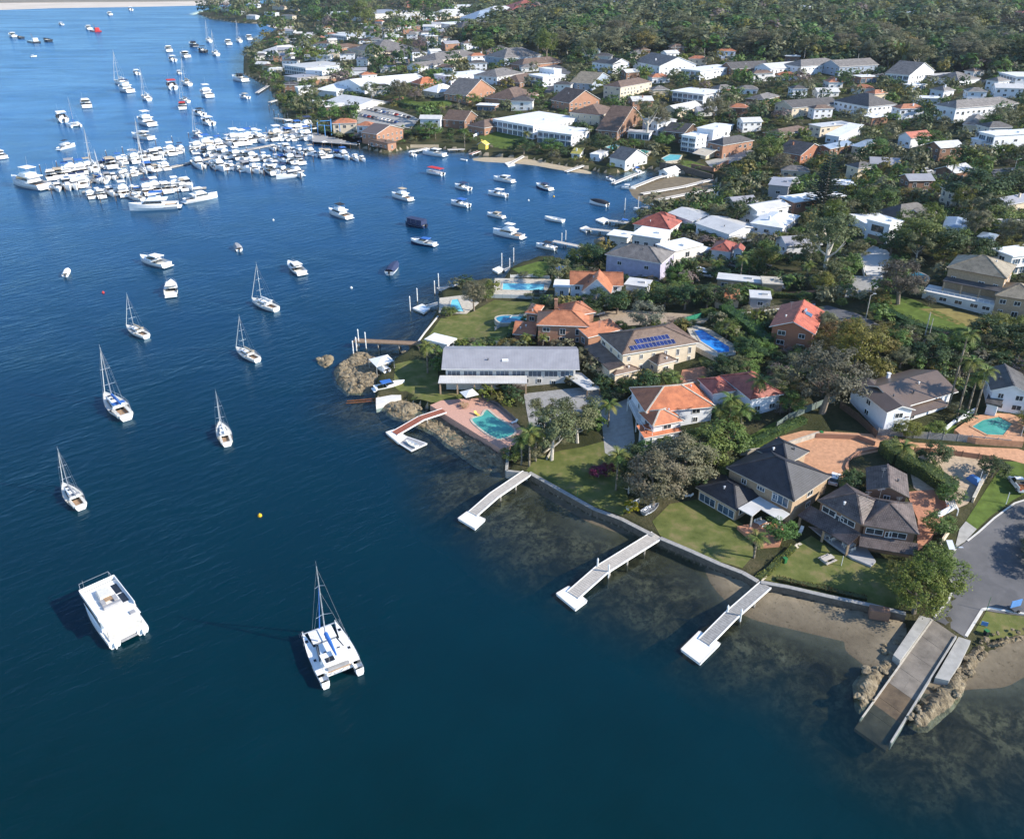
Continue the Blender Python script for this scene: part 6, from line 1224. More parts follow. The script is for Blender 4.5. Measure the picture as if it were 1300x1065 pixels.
def proto(key):
    """unit boats, built once, about real size; bow +X"""
    if key in BOATP: return BOATP[key]
    kind, col, *rest = key; opt = rest[0] if rest else ''
    r = empty({'sloop': 'sailing_yacht', 'fly': 'flybridge_cruiser', 'cruiser': 'motor_cruiser', 'open': 'runabout', 'covered': 'covered_boat', 'tinny': 'dinghy', 'canopy': 'canopy_boat', 'barge': 'barge'}[kind], (0, 0, 0))
    hm = {'white': 'gelcoat', 'navy': 'navy_hull', 'alu': 'aluminium', 'dark': 'car_dark', 'red': 'car_red'}[col]; cv = {'': 'white_canvas', 'blue': 'blue_canvas', 'navy': 'navy_canvas', 'red': 'red_canvas', 'grey': 'grey_canvas', 'tan': 'tan_canvas', 'black': 'black_canvas', 'white': 'white_canvas'}[opt]
    if kind == 'sloop':
        L, B, Hh = 10.0, 3.2, 1.0; mb, g = hull(L, B, Hh, .62, .8, 13, .28, -.5, 1.9); mb.build('hull', [hm, 'bottom_paint', 'navy_hull'], r, world=False)
        d = MB(); deck_between(g, d, .34, 1.0); deck_between(g, d, 0, .34, .55, .05, 1); 
        for s in (1, -1): d.box((-3.2, s * .95, .8), (2.6, .5, .46)); d.box((-3.2, s * .68, .72), (2.4, .1, .3), 0, 1)
        d.box((-4.7, 0, .8), (.5, 2.0, .4)); d.build('deck', ['deck_cream' if col == 'white' else 'pale_timber', 'teak'], r, world=False)
        c = MB(); trap(c, -1.7, 2.3, 1.0, .62, .95, 1.5, .5, .1, .18); trap(c, 1.9, 3.2, .55, .35, 1.05, 1.3, .3, .05, .1); c.build('cabin', hm, r, world=False)
        w = MB(); trap(w, -1.3, 1.6, .99, .76, 1.14, 1.36, .12, .05, .075); w.build('cabin_window', 'boat_glass', r, world=False)
        h_ = MB(); h_.box((.9, 0, 1.53), (.55, .55, .08)); h_.box((2.6, 0, 1.34), (.5, .5, .07)); h_.build('hatch', 'boat_glass', r, world=False)
        m_ = MB(); m_.tube((.9, 0, 1.0), (.75, 0, 10.6), .10, .075, 7); m_.tube((.82, -.75, 6.9), (.82, .75, 6.9), .045, n=4); m_.tube((.85, -.9, 4.2), (.85, .9, 4.2), .045, n=4); m_.tube((.75, 0, 10.5), (.75, 0, 11.2), .025, n=4); m_.build('mast', 'aluminium', r, world=False)
        b_ = MB(); b_.tube((.8, 0, 2.2), (-3.6, 0, 2.15), .07, n=6); b_.build('boom', 'aluminium', r, world=False)
        s_ = MB(); s_.tube((.7, 0, 2.42), (-1.4, 0, 2.44), .19, .22, 7); s_.tube((-1.4, 0, 2.44), (-3.5, 0, 2.3), .22, .12, 7); s_.build('sail_cover', cv, r, world=False)
        j = MB(); j.tube((4.75, 0, 1.35), (.95, 0, 10.1), .07, .045, 5); j.build('furled_jib', 'white_canvas', r, world=False)
        st = MB()
        for s in (1, -1): st.tube((.6, s * 1.45, 1.05), (.82, s * .75, 6.9), .014, n=3); st.tube((.82, s * .75, 6.9), (.76, 0, 10.4), .014, n=3); st.tube((-4.8, s * .5, 1.0), (.76, 0, 10.4), .012, n=3)
        st.build('rigging', 'metal_grey', r, world=False)
        q = MB(); rails(q, g, .02, .98); q.build('guard_rail', 'metal_grey', r, world=False)
        dg = MB(); dg.beam((-1.6, 0, 2.05), (-2.6, 0, 2.1), 1.9, .05); dg.poly([(-1.0, -.85, 1.5), (-1.0, .85, 1.5), (-1.6, .95, 2.05), (-1.6, -.95, 2.05)]); dg.build('spray_dodger', cv if opt else 'grey_canvas', r, world=False)
        r['len'] = L
    elif kind == 'fly':
        L, B, Hh = 12.0, 4.0, 1.35; mb, g = hull(L, B, Hh, .9, .8, 12, .5, -.4, 2.3, stripe=True); mb.build('hull', [hm, 'bottom_paint', hm], r, world=False)
        d = MB(); deck_between(g, d, .28, 1.0); deck_between(g, d, 0, .28, .75, .05, 1); d.box((-L / 2 - .4, 0, .35), (.9, 3.4, .12)); d.build('deck', ['gelcoat', 'teak'], r, world=False)
        c = MB(); trap(c, -2.6, 3.0, 1.55, 1.15, 1.3, 2.55, 1.3, .1, .12); trap(c, 2.2, 4.4, 1.0, .5, 1.5, 1.95, .9, .1, .2); c.build('cabin', 'gelcoat', r, world=False)
        w = MB(); trap(w, -2.3, 2.62, 1.56, 1.21, 1.75, 2.35, .62, .05, .07); w.build('cabin_window', 'boat_glass', r, world=False)
        f = MB(); trap(f, -3.6, 1.7, 1.7, 1.3, 2.55, 2.72, .1, 0, 0); trap(f, -1.9, 1.4, 1.35, 1.0, 2.72, 3.25, .5, .05, .1); f.build('flybridge', 'gelcoat', r, world=False)
        b_ = MB(); b_.beam((-2.6, 0, 4.55), (.6, 0, 4.6), 2.5, .09); b_.build('canopy', cv, r, world=False)
        q = MB(); rails(q, g, .35, .98, .7, .025)
        for s in (1, -1):
            for x in (-2.3, .3): q.tube((x, s * 1.1, 2.7), (x, s * 1.15, 4.5), .03, n=4)
        q.tube((-1.2, 0, 4.5), (-1.6, 0, 7.0), .02, n=4); q.build('rail', 'metal_grey', r, world=False); r['len'] = L
    elif kind == 'cruiser':
        L, B, Hh = 9.0, 3.1, 1.05; mb, g = hull(L, B, Hh, .9, .78, 12, .45, -.35, 2.3, stripe=True); mb.build('hull', [hm, 'bottom_paint', 'navy_hull' if opt in ('navy', 'blue') else hm], r, world=False)
        d = MB(); deck_between(g, d, .40, 1.0); deck_between(g, d, 0, .40, .5, .05, 1); d.box((-L / 2 - .3, 0, .3), (.7, 2.7, .1)); d.box((-4.1, 0, .75), (.6, 2.3, .5)); d.build('deck', ['gelcoat', 'deck_cream'], r, world=False)
        c = MB(); trap(c, -.7, 3.0, 1.2, .6, 1.1, 1.62, 1.0, .1, .22); c.build('cabin', 'gelcoat', r, world=False)
        w = MB(); trap(w, -1.1, 1.3, 1.22, .95, 1.45, 2.15, .85, .05, .16); w.build('windscreen', 'boat_glass', r, world=False)
        t_ = MB(); trap(t_, -2.6, .5, 1.15, .95, 2.15, 2.28, .15, .1, .06); t_.build('hardtop', cv, r, world=False)
        q = MB(); rails(q, g, .5, .98, .5, .02)
        for s in (1, -1): q.tube((-2.3, s * 1.1, .9), (-2.2, s * 1.05, 2.2), .03, n=4)
        q.tube((-.8, .6, 2.2), (-1.1, .6, 4.2), .015, n=3); q.build('rail', 'metal_grey', r, world=False); r['len'] = L
    elif kind == 'open':
        L, B, Hh = 6.5, 2.4, .85; mb, g = hull(L, B, Hh, .9, .76, 11, .4, -.3, 2.2, stripe=True); mb.build('hull', [hm, 'bottom_paint', hm], r, world=False)
        d = MB(); deck_between(g, d, .6, 1.0); deck_between(g, d, 0, .6, .35, .06, 1); d.box((-1.9, .5, .6), (.6, .6, .5)); d.box((-1.9, -.5, .6), (.6, .6, .5)); d.box((-3.0, 0, .55), (.4, 1.9, .45)); d.box((-.2, 0, .75), (.7, .8, .8)); d.build('deck', ['gelcoat', 'deck_cream'], r, world=False)
        w = MB(); trap(w, .1, 1.0, 1.0, .8, .9, 1.35, .55, .45, .1); w.build('windscreen', 'boat_glass', r, world=False)
        b_ = MB(); b_.beam((-1.9, 0, 2.0), (.5, 0, 2.05), 1.9, .07)
        b_.build('canopy', cv, r, world=False); q = MB()
        for s in (1, -1):
            for x in (-1.7, .2): q.tube((x - .2, s * 1.05, .8), (x, s * .9, 2.0), .022, n=4)
        rails(q, g, .62, .98, .35, .018); q.tube((0, .4, 2.0), (-.2, .4, 3.6), .012, n=3); q.build('rail', 'metal_grey', r, world=False); outboard(r, -L / 2, 0, .9); r['len'] = L
    elif kind == 'covered':
        L, B, Hh = 6.5, 2.4, .85; mb, g = hull(L, B, Hh, .9, .76, 11, .35, -.3, 2.2, stripe=True); mb.build('hull', [hm, 'bottom_paint', hm], r, world=False)
        c = MB(); n = len(g)
        for i in range(n - 1):
            (xa, ha, za), (xb, hb, zb) = g[i], g[i + 1]; ra = .75 * math.sin(math.pi * min(1, (i + 1.5) / n)) ** .6; rb = .75 * math.sin(math.pi * min(1, (i + 2.5) / n)) ** .6 if i < n - 2 else .02
            for s in (1, -1): c.poly([(xa, s * ha * 1.03, za), (xb, s * hb * 1.03, zb), (xb, s * hb * .45, zb + rb), (xa, s * ha * .45, za + ra)][::s])
            c.poly([(xa, -ha * .45, za + ra), (xb, -hb * .45, zb + rb), (xb, hb * .45, zb + rb), (xa, ha * .45, za + ra)])
        c.build('boat_cover', cv, r, world=False); outboard(r, -L / 2, 0, .9); r['len'] = L
    elif kind == 'canopy':
        L, B, Hh = 7.5, 2.6, .8; mb, g = hull(L, B, Hh, .9, .8, 11, .3, -.3, 2.6, stripe=True); mb.build('hull', [hm, 'bottom_paint', 'navy_hull' if opt == 'navy' else hm], r, world=False)
        d = MB(); deck_between(g, d, .8, 1.0); deck_between(g, d, 0, .8, .35, .06, 1); d.box((-.5, .75, .55), (4, .4, .4)); d.box((-.5, -.75, .55), (4, .4, .4)); d.build('deck', ['gelcoat', 'deck_cream'], r, world=False)
        c = MB(); c.beam((-3.3, 0, 2.15), (2.4, 0, 2.15), 2.3, .1); c.build('canopy', cv, r, world=False)
        if opt == 'navy':
            w = MB(); trap(w, -3.2, 2.6, 1.2, .9, .8, 2.05, .4, 0, .08); w.build('side_curtain', 'navy_canvas', r, world=False)
        q = MB()
        for s in (1, -1):
            for x in (-3.1, -1.2, .7, 2.2): q.tube((x, s * 1.05, .75), (x, s * 1.05, 2.05), .03, n=4)
        q.build('rail', 'metal_grey', r, world=False); outboard(r, -L / 2, 0, 1.0); r['len'] = L
    elif kind == 'tinny':
        L, B, Hh = 4.2, 1.6, .5; mb, g = hull(L, B, Hh, .88, .75, 9, .35, -.12, 2.0); mb.build('hull', [hm, hm, hm], r, world=False)
        d = MB(); deck_between(g, d, 0, .95, .12, .08, 0)
        for x in (-1.5, -.2, .9): d.box((x, 0, .36), (.3, 1.25 if x < .5 else .9, .07))
        d.build('seat', 'aluminium' if col == 'alu' else 'deck_cream', r, world=False); r['len'] = L
    elif kind == 'barge':
        L = 14.0; mb = MB(); mb.box((0, 0, .5), (L, 5.5, 1.3)); mb.build('hull', [hm], r, world=False); c = MB(); c.box((-4.5, 0, 2.2), (3, 3.4, 2.2), top=.95); c.build('wheelhouse', 'red_canvas' if col == 'red' else 'gelcoat', r, world=False); c = MB(); c.tube((1, 0, 1.1), (1, 0, 5), .15, .1); c.tube((1, 0, 4.6), (5, 0, 6.2), .1, .06); c.build('crane_arm', 'rust', r, world=False); r['len'] = L
    BOATP[key] = r; r['used'] = False; return r
def boat(key, stern, bow, label, group=None, L=None, h=.6, z=0.0, head=None):
    """stern and bow pixels give place, length and heading"""
    k = proto(key); fy = .5 if stern[1] < 330 else .65 if stern[1] < 430 else .85                # what rises above the water hides the true bow
    bow = (bow[0], stern[1] + (bow[1] - stern[1]) * fy); a = P0(*stern, h); c = P0(*bow, h); d = c - a; ln = L or max({'fly': 11, 'cruiser': 8.2, 'open': 7, 'covered': 7, 'canopy': 8.5, 'sloop': 8.5}.get(key[0], 3.5), min(26, d.length * .95)); mid = (a + c) / 2
    if k['used']: o = copy_tree(k)
    else: o = k; k['used'] = True
    place(o, (mid.x, mid.y, z), head if head is not None else math.atan2(d.y, d.x), ln / k['len'])
    for q in ('len', 'used'):
        if o is not k and q in o: del o[q]
    return tag(o, label, {'sloop': 'yacht', 'tinny': 'dinghy', 'barge': 'barge'}.get(key[0], 'boat'), group)
# moored yachts
for st, bw, cv, lab in (((104,645), (80,610), 'grey', 'small white sloop alone beyond the power catamaran'), ((162,532), (133,497), 'blue', 'largest white sloop, blue sail cover, twin stays, at anchor'), ((289,565), (279,532), 'white', 'white sloop lying nearly bow on between the watermark free waters and rocks'), ((328,458), (299,440), 'tan', 'low white sloop with tan cockpit and stern outboard nearest the rocks'), ((352,394), (319,374), 'white', 'white sloop with a cream cockpit tent and two spreaders'), ((187,428), (160,408), 'tan', 'white sloop moored past the white cabin cruisers with tan deck'),
  ((161,108), (145,101), 'white', 'far white sloop ahead of a moored cruiser off the marina'), ((190,128), (181,119), 'white', 'far small sloop with bare mast off the marina'), ((255,173), (245,163), 'white', 'white sloop just outside the main marina row'), ((242,109), (231,102), 'tan', 'far sloop with tan deck near the headland moorings'), ((240,130), (228,124), 'grey', 'far sloop rafted behind a white motorboat'), ((306,54), (301,50), 'white', 'tiny far sloop nearest the headland point'), ((277,71), (270,66), 'white', 'tiny far sloop among the distant moorings'), ((268,54), (262,50), 'white', 'tiny far sloop beyond the dark launch')):
    if 'watermark' in lab: lab = 'white sloop lying nearly bow on, its deck plain white without tent or outboard'
    boat(('sloop', 'white', cv), st, bw, lab, 'yachts on swing moorings')
for key, st, bw, lab in ((('cruiser', 'white', 'white'), (213,338), (178,324), 'white cabin cruiser beside a stern on cruiser in open water'), (('cruiser', 'white', ''), (217,376), (218,350), 'white cruiser seen stern on with a dark cabin opening'), (('covered', 'white', 'white'), (83,350), (87,338), 'small white covered boat alone near the outer moorings'), (('covered', 'white', 'grey'), (304,318), (299,303), 'white boat under a pale cover beyond the tented sloop'), (('cruiser', 'white', 'white'), (384,348), (366,328), 'wide white cruiser showing its transom beside the tented sloop'),
  (('fly', 'white', 'black'), (444,277), (417,260), 'flybridge cruiser with a dark flybridge canopy'), (('fly', 'white', 'tan'), (522,254), (497,241), 'flybridge cruiser with a tan top in mid bay'), (('canopy', 'navy', 'navy'), (541,288), (514,276), 'navy covered launch with black outboard'), (('cruiser', 'white', 'blue'), (553,311), (521,301), 'white cruiser with a bright blue canopy'), (('covered', 'white', 'navy'), (494,348), (505,328), 'white boat with a navy cover seen from astern'), (('canopy', 'white', 'red'), (563,222), (541,213), 'white ferry launch with a red canopy'),
  (('open', 'white', 'navy'), (597,241), (577,231), 'white runabout with a raised navy screen'), (('open', 'white', 'blue'), (596,262), (572,252), 'low white runabout with a blue cockpit cover'), (('cruiser', 'white', ''), (652,231), (626,222), 'white hardtop cruiser near the beach moorings'), (('open', 'white', 'white'), (644,249), (619,241), 'long white open boat in mid bay'), (('cruiser', 'white', 'navy'), (700,241), (680,229), 'white cruiser moored off the slipway ramp'), (('covered', 'white', 'black'), (772,261), (748,251), 'white boat with a black cover off the red roofed house'),
  (('cruiser', 'white', 'tan'), (640,276), (618,267), 'small white cruiser with a tan top in mid bay'), (('tinny', 'white', ''), (716,281), (691,272), 'slim pale dinghy with blue seats off the jetties'), (('fly', 'white', 'white'), (664,302), (625,287), 'big white twin hulled cruiser with a tall white top'), (('open', 'white', 'black'), (706,316), (680,306), 'white boat with black outboards tied at the jetty end'), (('cruiser', 'white', ''), (565,198), (536,190), 'white cruiser docked between two timber piers by the palms'),
  (('fly', 'white', 'navy'), (168,118), (150,108), 'far white cruiser just astern of a sloop'), (('fly', 'white', ''), (194,160), (175,148), 'white flybridge cruiser anchored off the outer marina row'), (('cruiser', 'white', ''), (193,177), (167,169), 'sleek low white cruiser anchored off the outer marina row'), (('fly', 'white', 'black'), (74,190), (96,179), 'white cruiser with its bow turned towards the marina'), (('cruiser', 'white', ''), (5,201), (-8,190), 'white boat seaward of the largest motor yacht of the marina'), (('fly', 'white', ''), (267,124), (256,114), 'white cruiser off the headland sheds'),
  (('cruiser', 'white', ''), (241,74), (228,66), 'white cruiser in the middle of the far moorings'), (('cruiser', 'dark', 'navy'), (251,60), (239,54), 'dark hulled launch among the far moorings'), (('open', 'dark', 'black'), (261,67), (252,63), 'small dark launch next to the dark hulled one'), (('cruiser', 'white', ''), (293,58), (286,51), 'white cruiser near the headland point'), (('cruiser', 'white', ''), (320,52), (312,44), 'big white boat under the headland trees'), (('cruiser', 'white', ''), (217,67), (211,58), 'white boat at the outer edge of the far moorings'), (('open', 'white', ''), (222,78), (215,74), 'small white runabout at the outer edge of the far moorings'), (('open', 'white', 'red'), (221,114), (215,105), 'white boat with a reddish cockpit'), (('open', 'white', ''), (229,94), (225,91), 'tiny dark dinghy buoyed in the far moorings'), (('open', 'white', ''), (176,95), (170,91), 'little white boat alone in mid channel'), (('open', 'white', 'tan'), (316,125), (304,121), 'open boat off the headland sheds'),
  (('open', 'white', 'black'), (259,147), (246,140), 'white runabout nearest the pile row by the sheds'), (('open', 'white', ''), (270,159), (256,150), 'white runabout between the sloop and the marina row'), (('cruiser', 'white', 'red'), (232,139), (232,129), 'white boat seen from astern with red seats'), (('cruiser', 'white', ''), (111,137), (107,126), 'small white cruiser alone off the twin hulled yacht'), (('open', 'white', ''), (82,155), (75,144), 'small white boat beside the twin hulled yacht'), (('cruiser', 'white', 'black'), (313,104), (294,96), 'white boat tied below the headland fig'),
  (('cruiser', 'white', ''), (22,48), (9,43), 'far white cruiser near the end of the barges'), (('barge', 'dark'), (49,55), (37,50), 'low dark work barge far out'), (('tinny', 'dark'), (64,53), (56,50), 'small dark dinghy beyond the barge'), (('tinny', 'dark'), (29,49), (22,47), 'dark speck of a dinghy beside the far cruiser'), (('barge', 'red'), (127,41), (116,37), 'red topped work barge far out'), (('cruiser', 'white', ''), (115,38), (109,35), 'far white boat beside the red barge'), (('cruiser', 'white', ''), (143,20), (135,17), 'white ferry far off the sand flats'), (('open', 'white', ''), (80,32), (74,31), 'far white speedboat on the sandbank edge'), (('open', 'white', ''), (39,72), (46,71), 'moving white speedboat with a pale wake'), (('open', 'white', ''), (168,14), (163,12), 'far white boat off the beach')):
    boat(key, st, bw, lab, 'boats on moorings in the bay')
# boats at jetties, on slips and on grass
for key, st, bw, lab, z in ((('cruiser', 'white', 'blue'), (477,498), (513,489), 'white runabout on the boat slip cradle beside the rocks', 1.1), (('tinny', 'alu'), (815,660), (836,646), 'grey dinghy pulled onto the grass by the white jetty', 1.9), (('tinny', 'white'), (797,655), (812,640), 'upturned pale dinghy beside the grey one', 1.9), (('covered', 'white', 'white'), (490,476), (478,466), 'white covered boat under the canvas shelter', 1.4), (('cruiser', 'white', 'blue'), (1198,586), (1226,583), 'white speedboat on its trailer behind the hedge', 2.6), (('open', 'white', 'navy'), (1176,577), (1199,580), 'navy trimmed runabout on its trailer', 2.6),
  (('open', 'white', 'navy'), (778,229), (770,223), 'white boat tied at the first tidal jetty', 0), (('open', 'white', ''), (790,238), (806,240), 'white dinghy tied at the tidal jetty end', 0), (('cruiser', 'white', 'navy'), (843,262), (830,258), 'boat moored off the red roofed house', 0), (('cruiser', 'white', 'grey'), (826,268), (805,263), 'grey topped cruiser berthed off the red roofed house', 0), (('open', 'white', 'blue'), (800,284), (782,280), 'blue covered boat berthed at the red roofed house', 0), (('cruiser', 'white', ''), (848,258), (870,261), 'white cruiser berthed behind the red roof', 0),
  (('tinny', 'white'), (593,203), (584,201), 'small white dinghy at the yellow shed pier', 0), (('open', 'white', 'blue'), (812,222), (802,214), 'blue and white boat on the jetty cradle', 1.5), (('open', 'white', ''), (527,198), (519,191), 'white boat at the floating dock by the cafe', 0)):
    boat(key, st, bw, lab, None, z=z)
ORD = ['first', 'second', 'third', 'fourth', 'fifth', 'sixth', 'seventh', 'eighth', 'ninth', 'tenth', 'eleventh', 'twelfth', 'thirteenth', 'fourteenth', 'fifteenth', 'sixteenth', 'seventeenth', 'eighteenth', 'nineteenth', 'twentieth', 'twenty first', 'twenty second', 'twenty third', 'last']
KW = {'fly': 'flybridge cruiser', 'cruiser': 'cruiser', 'sloop': 'sailing yacht', 'open': 'runabout'}
def row(p0, p1, n, heading, row_name, L=(10, 13), kinds=('fly', 'cruiser', 'fly', 'fly', 'cruiser', 'fly', 'cruiser', 'sloop'), seed=0, rev=False):
    r = random.Random(seed); a, c = P0(*p0), P0(*p1); n = int(n * 1.3)
    for i in range(n):
        p = a.lerp(c, i / (n - 1)); k = kinds[(i * 5 + seed) % len(kinds)]; cv = r.choice(('', 'white', '', 'white', 'navy', 'white', 'blue', 'tan', '', 'grey')); key = ('sloop', 'white', r.choice(('blue', 'white', 'grey'))) if k == 'sloop' else (k, 'white', cv) if k != 'open' else ('open', 'white', cv)
        pr = proto(key)
        o = copy_tree(pr) if pr['used'] else pr
        if o is pr: pr['used'] = True
        ln = r.uniform(L[0] * .8, L[1] * 1.25) * (.6 if k == 'open' else 1); hd = heading + (math.pi if r.random() < .35 else 0) + r.uniform(-.06, .06); place(o, (p.x + r.uniform(-1, 1), p.y + r.uniform(-1.8, 1.8), 0), hd, ln / pr['len'])
        if o is not pr:
            for q in ('len', 'used'):
                if q in o: del o[q]
        cw = {'': 'plain white', 'white': 'white topped', 'navy': 'navy topped', 'blue': 'blue topped', 'tan': 'tan topped', 'grey': 'grey topped'}[key[2]]
        tag(o, f'{cw} {KW[k]}, {ORD[min(i, 23)]} berth from the seaward end of {row_name}', 'yacht' if k == 'sloop' else 'boat', 'boats in the marina berths')
def hd(p, q): a, c = P0(*p), P0(*q); return math.atan2((c - a).y, (c - a).x)
up = hd((215, 208), (200, 196)); dn = hd((200, 225), (214, 238))
row((66, 226), (232, 192), 17, up, "the marina's outer row", (13, 17), seed=1); row((242, 192), (322, 178), 8, up, "the marina's middle outer row", (15, 19), ('fly',), seed=2); row((330, 180), (388, 165), 8, up, "the marina's shore end row", (14, 18), ('fly', 'cruiser', 'fly'), seed=3)
row((78, 240), (212, 213), 14, dn, "the marina's inner row", (12, 15), ('fly', 'cruiser', 'cruiser', 'fly', 'cruiser', 'fly', 'sloop'), seed=4); row((112, 250), (240, 238), 12, up, "the marina's near pontoon", (12, 15), ('cruiser', 'fly', 'fly', 'cruiser'), seed=5)
row((262, 196), (376, 207), 12, hd((300, 206), (285, 196)), "the cross pontoon's far side", (12, 15), ('cruiser', 'fly', 'cruiser', 'fly'), seed=6); row((252, 211), (378, 223), 12, hd((300, 209), (315, 219)), "the cross pontoon's near side", (12, 15), ('cruiser', 'fly', 'fly'), seed=7)
row((350, 190), (408, 199), 8, hd((370, 186), (385, 196)), "the cafe pontoon's far side", (10, 13), ('cruiser', 'fly'), seed=8); row((410, 196), (460, 204), 8, hd((430, 195), (444, 205)), "the cafe pontoon's near side", (10, 13), ('cruiser', 'fly', 'cruiser'), seed=9); row((452, 182), (490, 193), 6, hd((470, 188), (458, 182)), "the cafe wharf", (7, 9), ('open', 'cruiser'), seed=10); row((355, 178), (392, 176), 5, up, "the short inshore pontoon", (12, 16), ('fly',), seed=12)
boat(('fly', 'white', ''), (60,240), (14,222), 'largest white motor yacht at the seaward tip of the marina'); boat(('fly', 'white', 'blue'), (228,262), (163,270), 'long white motor yacht lying broadside outside the near pontoon'); boat(('fly', 'white', 'white'), (238,256), (273,243), 'white cruiser at the inner end of the near pontoon', L=16); boat(('sloop', 'white', 'blue'), (135,232), (112,222), 'tallest masted yacht in the marina', L=15); boat(('sloop', 'white', 'white'), (182,254), (160,242), 'tall masted yacht behind the broadside motor yacht', L=14); boat(('cruiser', 'white', ''), (385,222), (350,231), 'white motor yacht at the outer end of the cross pontoon', L=14)

# ---------------- the two big catamarans
def cat_sail():
    a, c = P0(436, 862, .6), P0(405, 800, .6); d = c - a; r = empty('sailing_catamaran', ((a + c) / 2).to_2d().to_3d(), math.atan2(d.y, d.x), 'white sailing catamaran with a blue sail cover on the boom', 'catamaran'); L = d.length; s = L / 12.0; r.matrix_basis = r.matrix_basis @ Matrix.Scale(s, 4)
    for sd in (1, -1):
        mb, g = hull(12, 1.55, 1.45, .8, .85, 14, .1, -.3, 1.8, y0=sd * 2.75); dk = MB(); deck_between(g, mb, .16, 1.0, None, 0, 0, sd * 2.75, .02); deck_between(g, mb, .08, .16, .85, 0, 0, sd * 2.75); deck_between(g, mb, 0, .08, .45, 0, 0, sd * 2.75)
        h = mb.build('hull', ['gelcoat', 'bottom_paint', 'gelcoat'], r, world=False); w = MB(); w.box((.2, sd * 2.75 + sd * .765, 1.05), (3.4, .03, .28)); w.build('hull_window', 'boat_glass', h, world=False)
        q = MB(); q.box((3.5, sd * 2.75, 1.53), (.6, .5, .06)); q.box((-1.0, sd * 2.8, 1.5), (.5, .4, .06)); q.build('hatch', 'boat_glass', r, world=False)
        q = MB()
        for k in range(5): q.tube((-4 + k * 2.3, sd * 3.42, 1.4), (-4 + k * 2.3, sd * 3.42, 2.1), .022, n=4)
        q.tube((-4, sd * 3.42, 2.1), (5.4, sd * 3.2, 2.1), .018, n=4); q.tube((5.2, sd * 3.05, 1.4), (5.4, sd * 2.75, 2.2), .03, n=4); q.tube((5.2, sd * 2.45, 1.4), (5.4, sd * 2.75, 2.2), .03, n=4); q.build('guard_rail', 'metal_grey', r, world=False)
    b = MB(); b.box((-1.2, 0, 1.15), (6.0, 4.6, .7)); b.box((-4.35, 0, .95), (.5, 4.4, .25)); b.build('bridge_deck', 'gelcoat', r, world=False)
    c = MB(); trap(c, -2.3, 2.4, 2.35, 1.7, 1.5, 2.35, 1.3, .05, .3); c.build('cabin', 'gelcoat', r, world=False); w = MB(); trap(w, -1.9, 2.12, 2.36, 1.79, 1.75, 2.2, .72, .05, .17); w.build('cabin_window', 'boat_glass', r, world=False)
    t = MB(); t.box((-3.0, 0, 2.72), (2.9, 4.3, .1)); t.build('hardtop', 'gelcoat', r, world=False); p = MB()
    for y in (-2, 2): p.tube((-4.2, y, 1.4), (-4.2, y, 2.7), .04, n=5)
    p.build('hardtop_post', 'metal_grey', r, world=False) if False else None
    k = MB(); k.box((-3.5, 0, 1.35), (1.8, 3.8, .1)); k.build('cockpit_sole', 'teak', r, world=False); k = MB(); k.box((-4.0, 0, 1.6), (.5, 3.4, .45)); k.build('cockpit_seat', 'grey_canvas', r, world=False)
    n_ = MB(); n_.box((4.0, 0, 1.32), (2.9, 3.9, .04)); n_.build('trampoline', 'white_canvas', r, world=False); x = MB(); x.box((3.9, 0, 1.42), (3.2, .8, .22)); x.build('walkway', 'gelcoat', r, world=False); x = MB(); x.tube((5.45, -2.7, 1.5), (5.45, 2.7, 1.5), .11, n=7); x.build('cross_beam', 'aluminium', r, world=False)
    m = MB(); m.tube((1.9, 0, 2.3), (1.75, 0, 17.0), .13, .08, 8); m.tube((1.75, 0, 17), (1.75, 0, 18), .02, n=4)
    for z, w_ in ((7.4, 1.3), (13.2, .8)): m.tube((1.82, 0, z), (1.3, w_, z + .1), .05, .03, 4); m.tube((1.82, 0, z), (1.3, -w_, z + .1), .05, .03, 4)
    m.build('mast', 'aluminium', r, world=False); bo = MB(); bo.tube((1.8, 0, 3.2), (-3.4, 0, 3.15), .1, n=7); bo.build('boom', 'aluminium', r, world=False); sc = MB(); sc.tube((1.6, 0, 3.6), (-.6, 0, 3.6), .34, .3, 8); sc.tube((-.6, 0, 3.6), (-3.4, 0, 3.4), .3, .14, 8); sc.build('sail_cover', 'blue_canvas', r, world=False)
    j = MB(); j.tube((5.4, 0, 1.6), (1.95, 0, 13.4), .13, .08, 6); j.build('furled_jib', 'blue_canvas', r, world=False); st = MB()
    for s_ in (1, -1): st.tube((-.2, s_ * 3.3, 1.5), (1.3, s_ * .8, 13.3), .018, n=3); st.tube((1.3, s_ * .8, 13.3), (1.75, 0, 16.6), .018, n=3); st.tube((-.2, s_ * 3.3, 1.5), (1.78, 0, 12), .016, n=3)
    st.build('rigging', 'metal_grey', r, world=False); so = MB(); so.box((-3.2, 1.0, 2.8), (1.0, 1.4, .05)); so.build('deck_hatch', 'boat_glass', r, world=False); tr = MB(); tr.box((-1.2, 1.1, 2.38), (.6, .5, .06)); tr.box((-1.2, -1.1, 2.38), (.6, .5, .06)); tr.build('roof_hatch', 'boat_glass', r, world=False); dv = MB()
    for y in (-1, 1): dv.tube((-4.4, y, 1.2), (-5.6, y, 1.9), .05, n=5)
    dv.tube((-5.6, -1.3, 1.9), (-5.6, 1.3, 1.9), .05, n=5); dv.build('davit', 'metal_grey', r, world=False)
cat_sail()
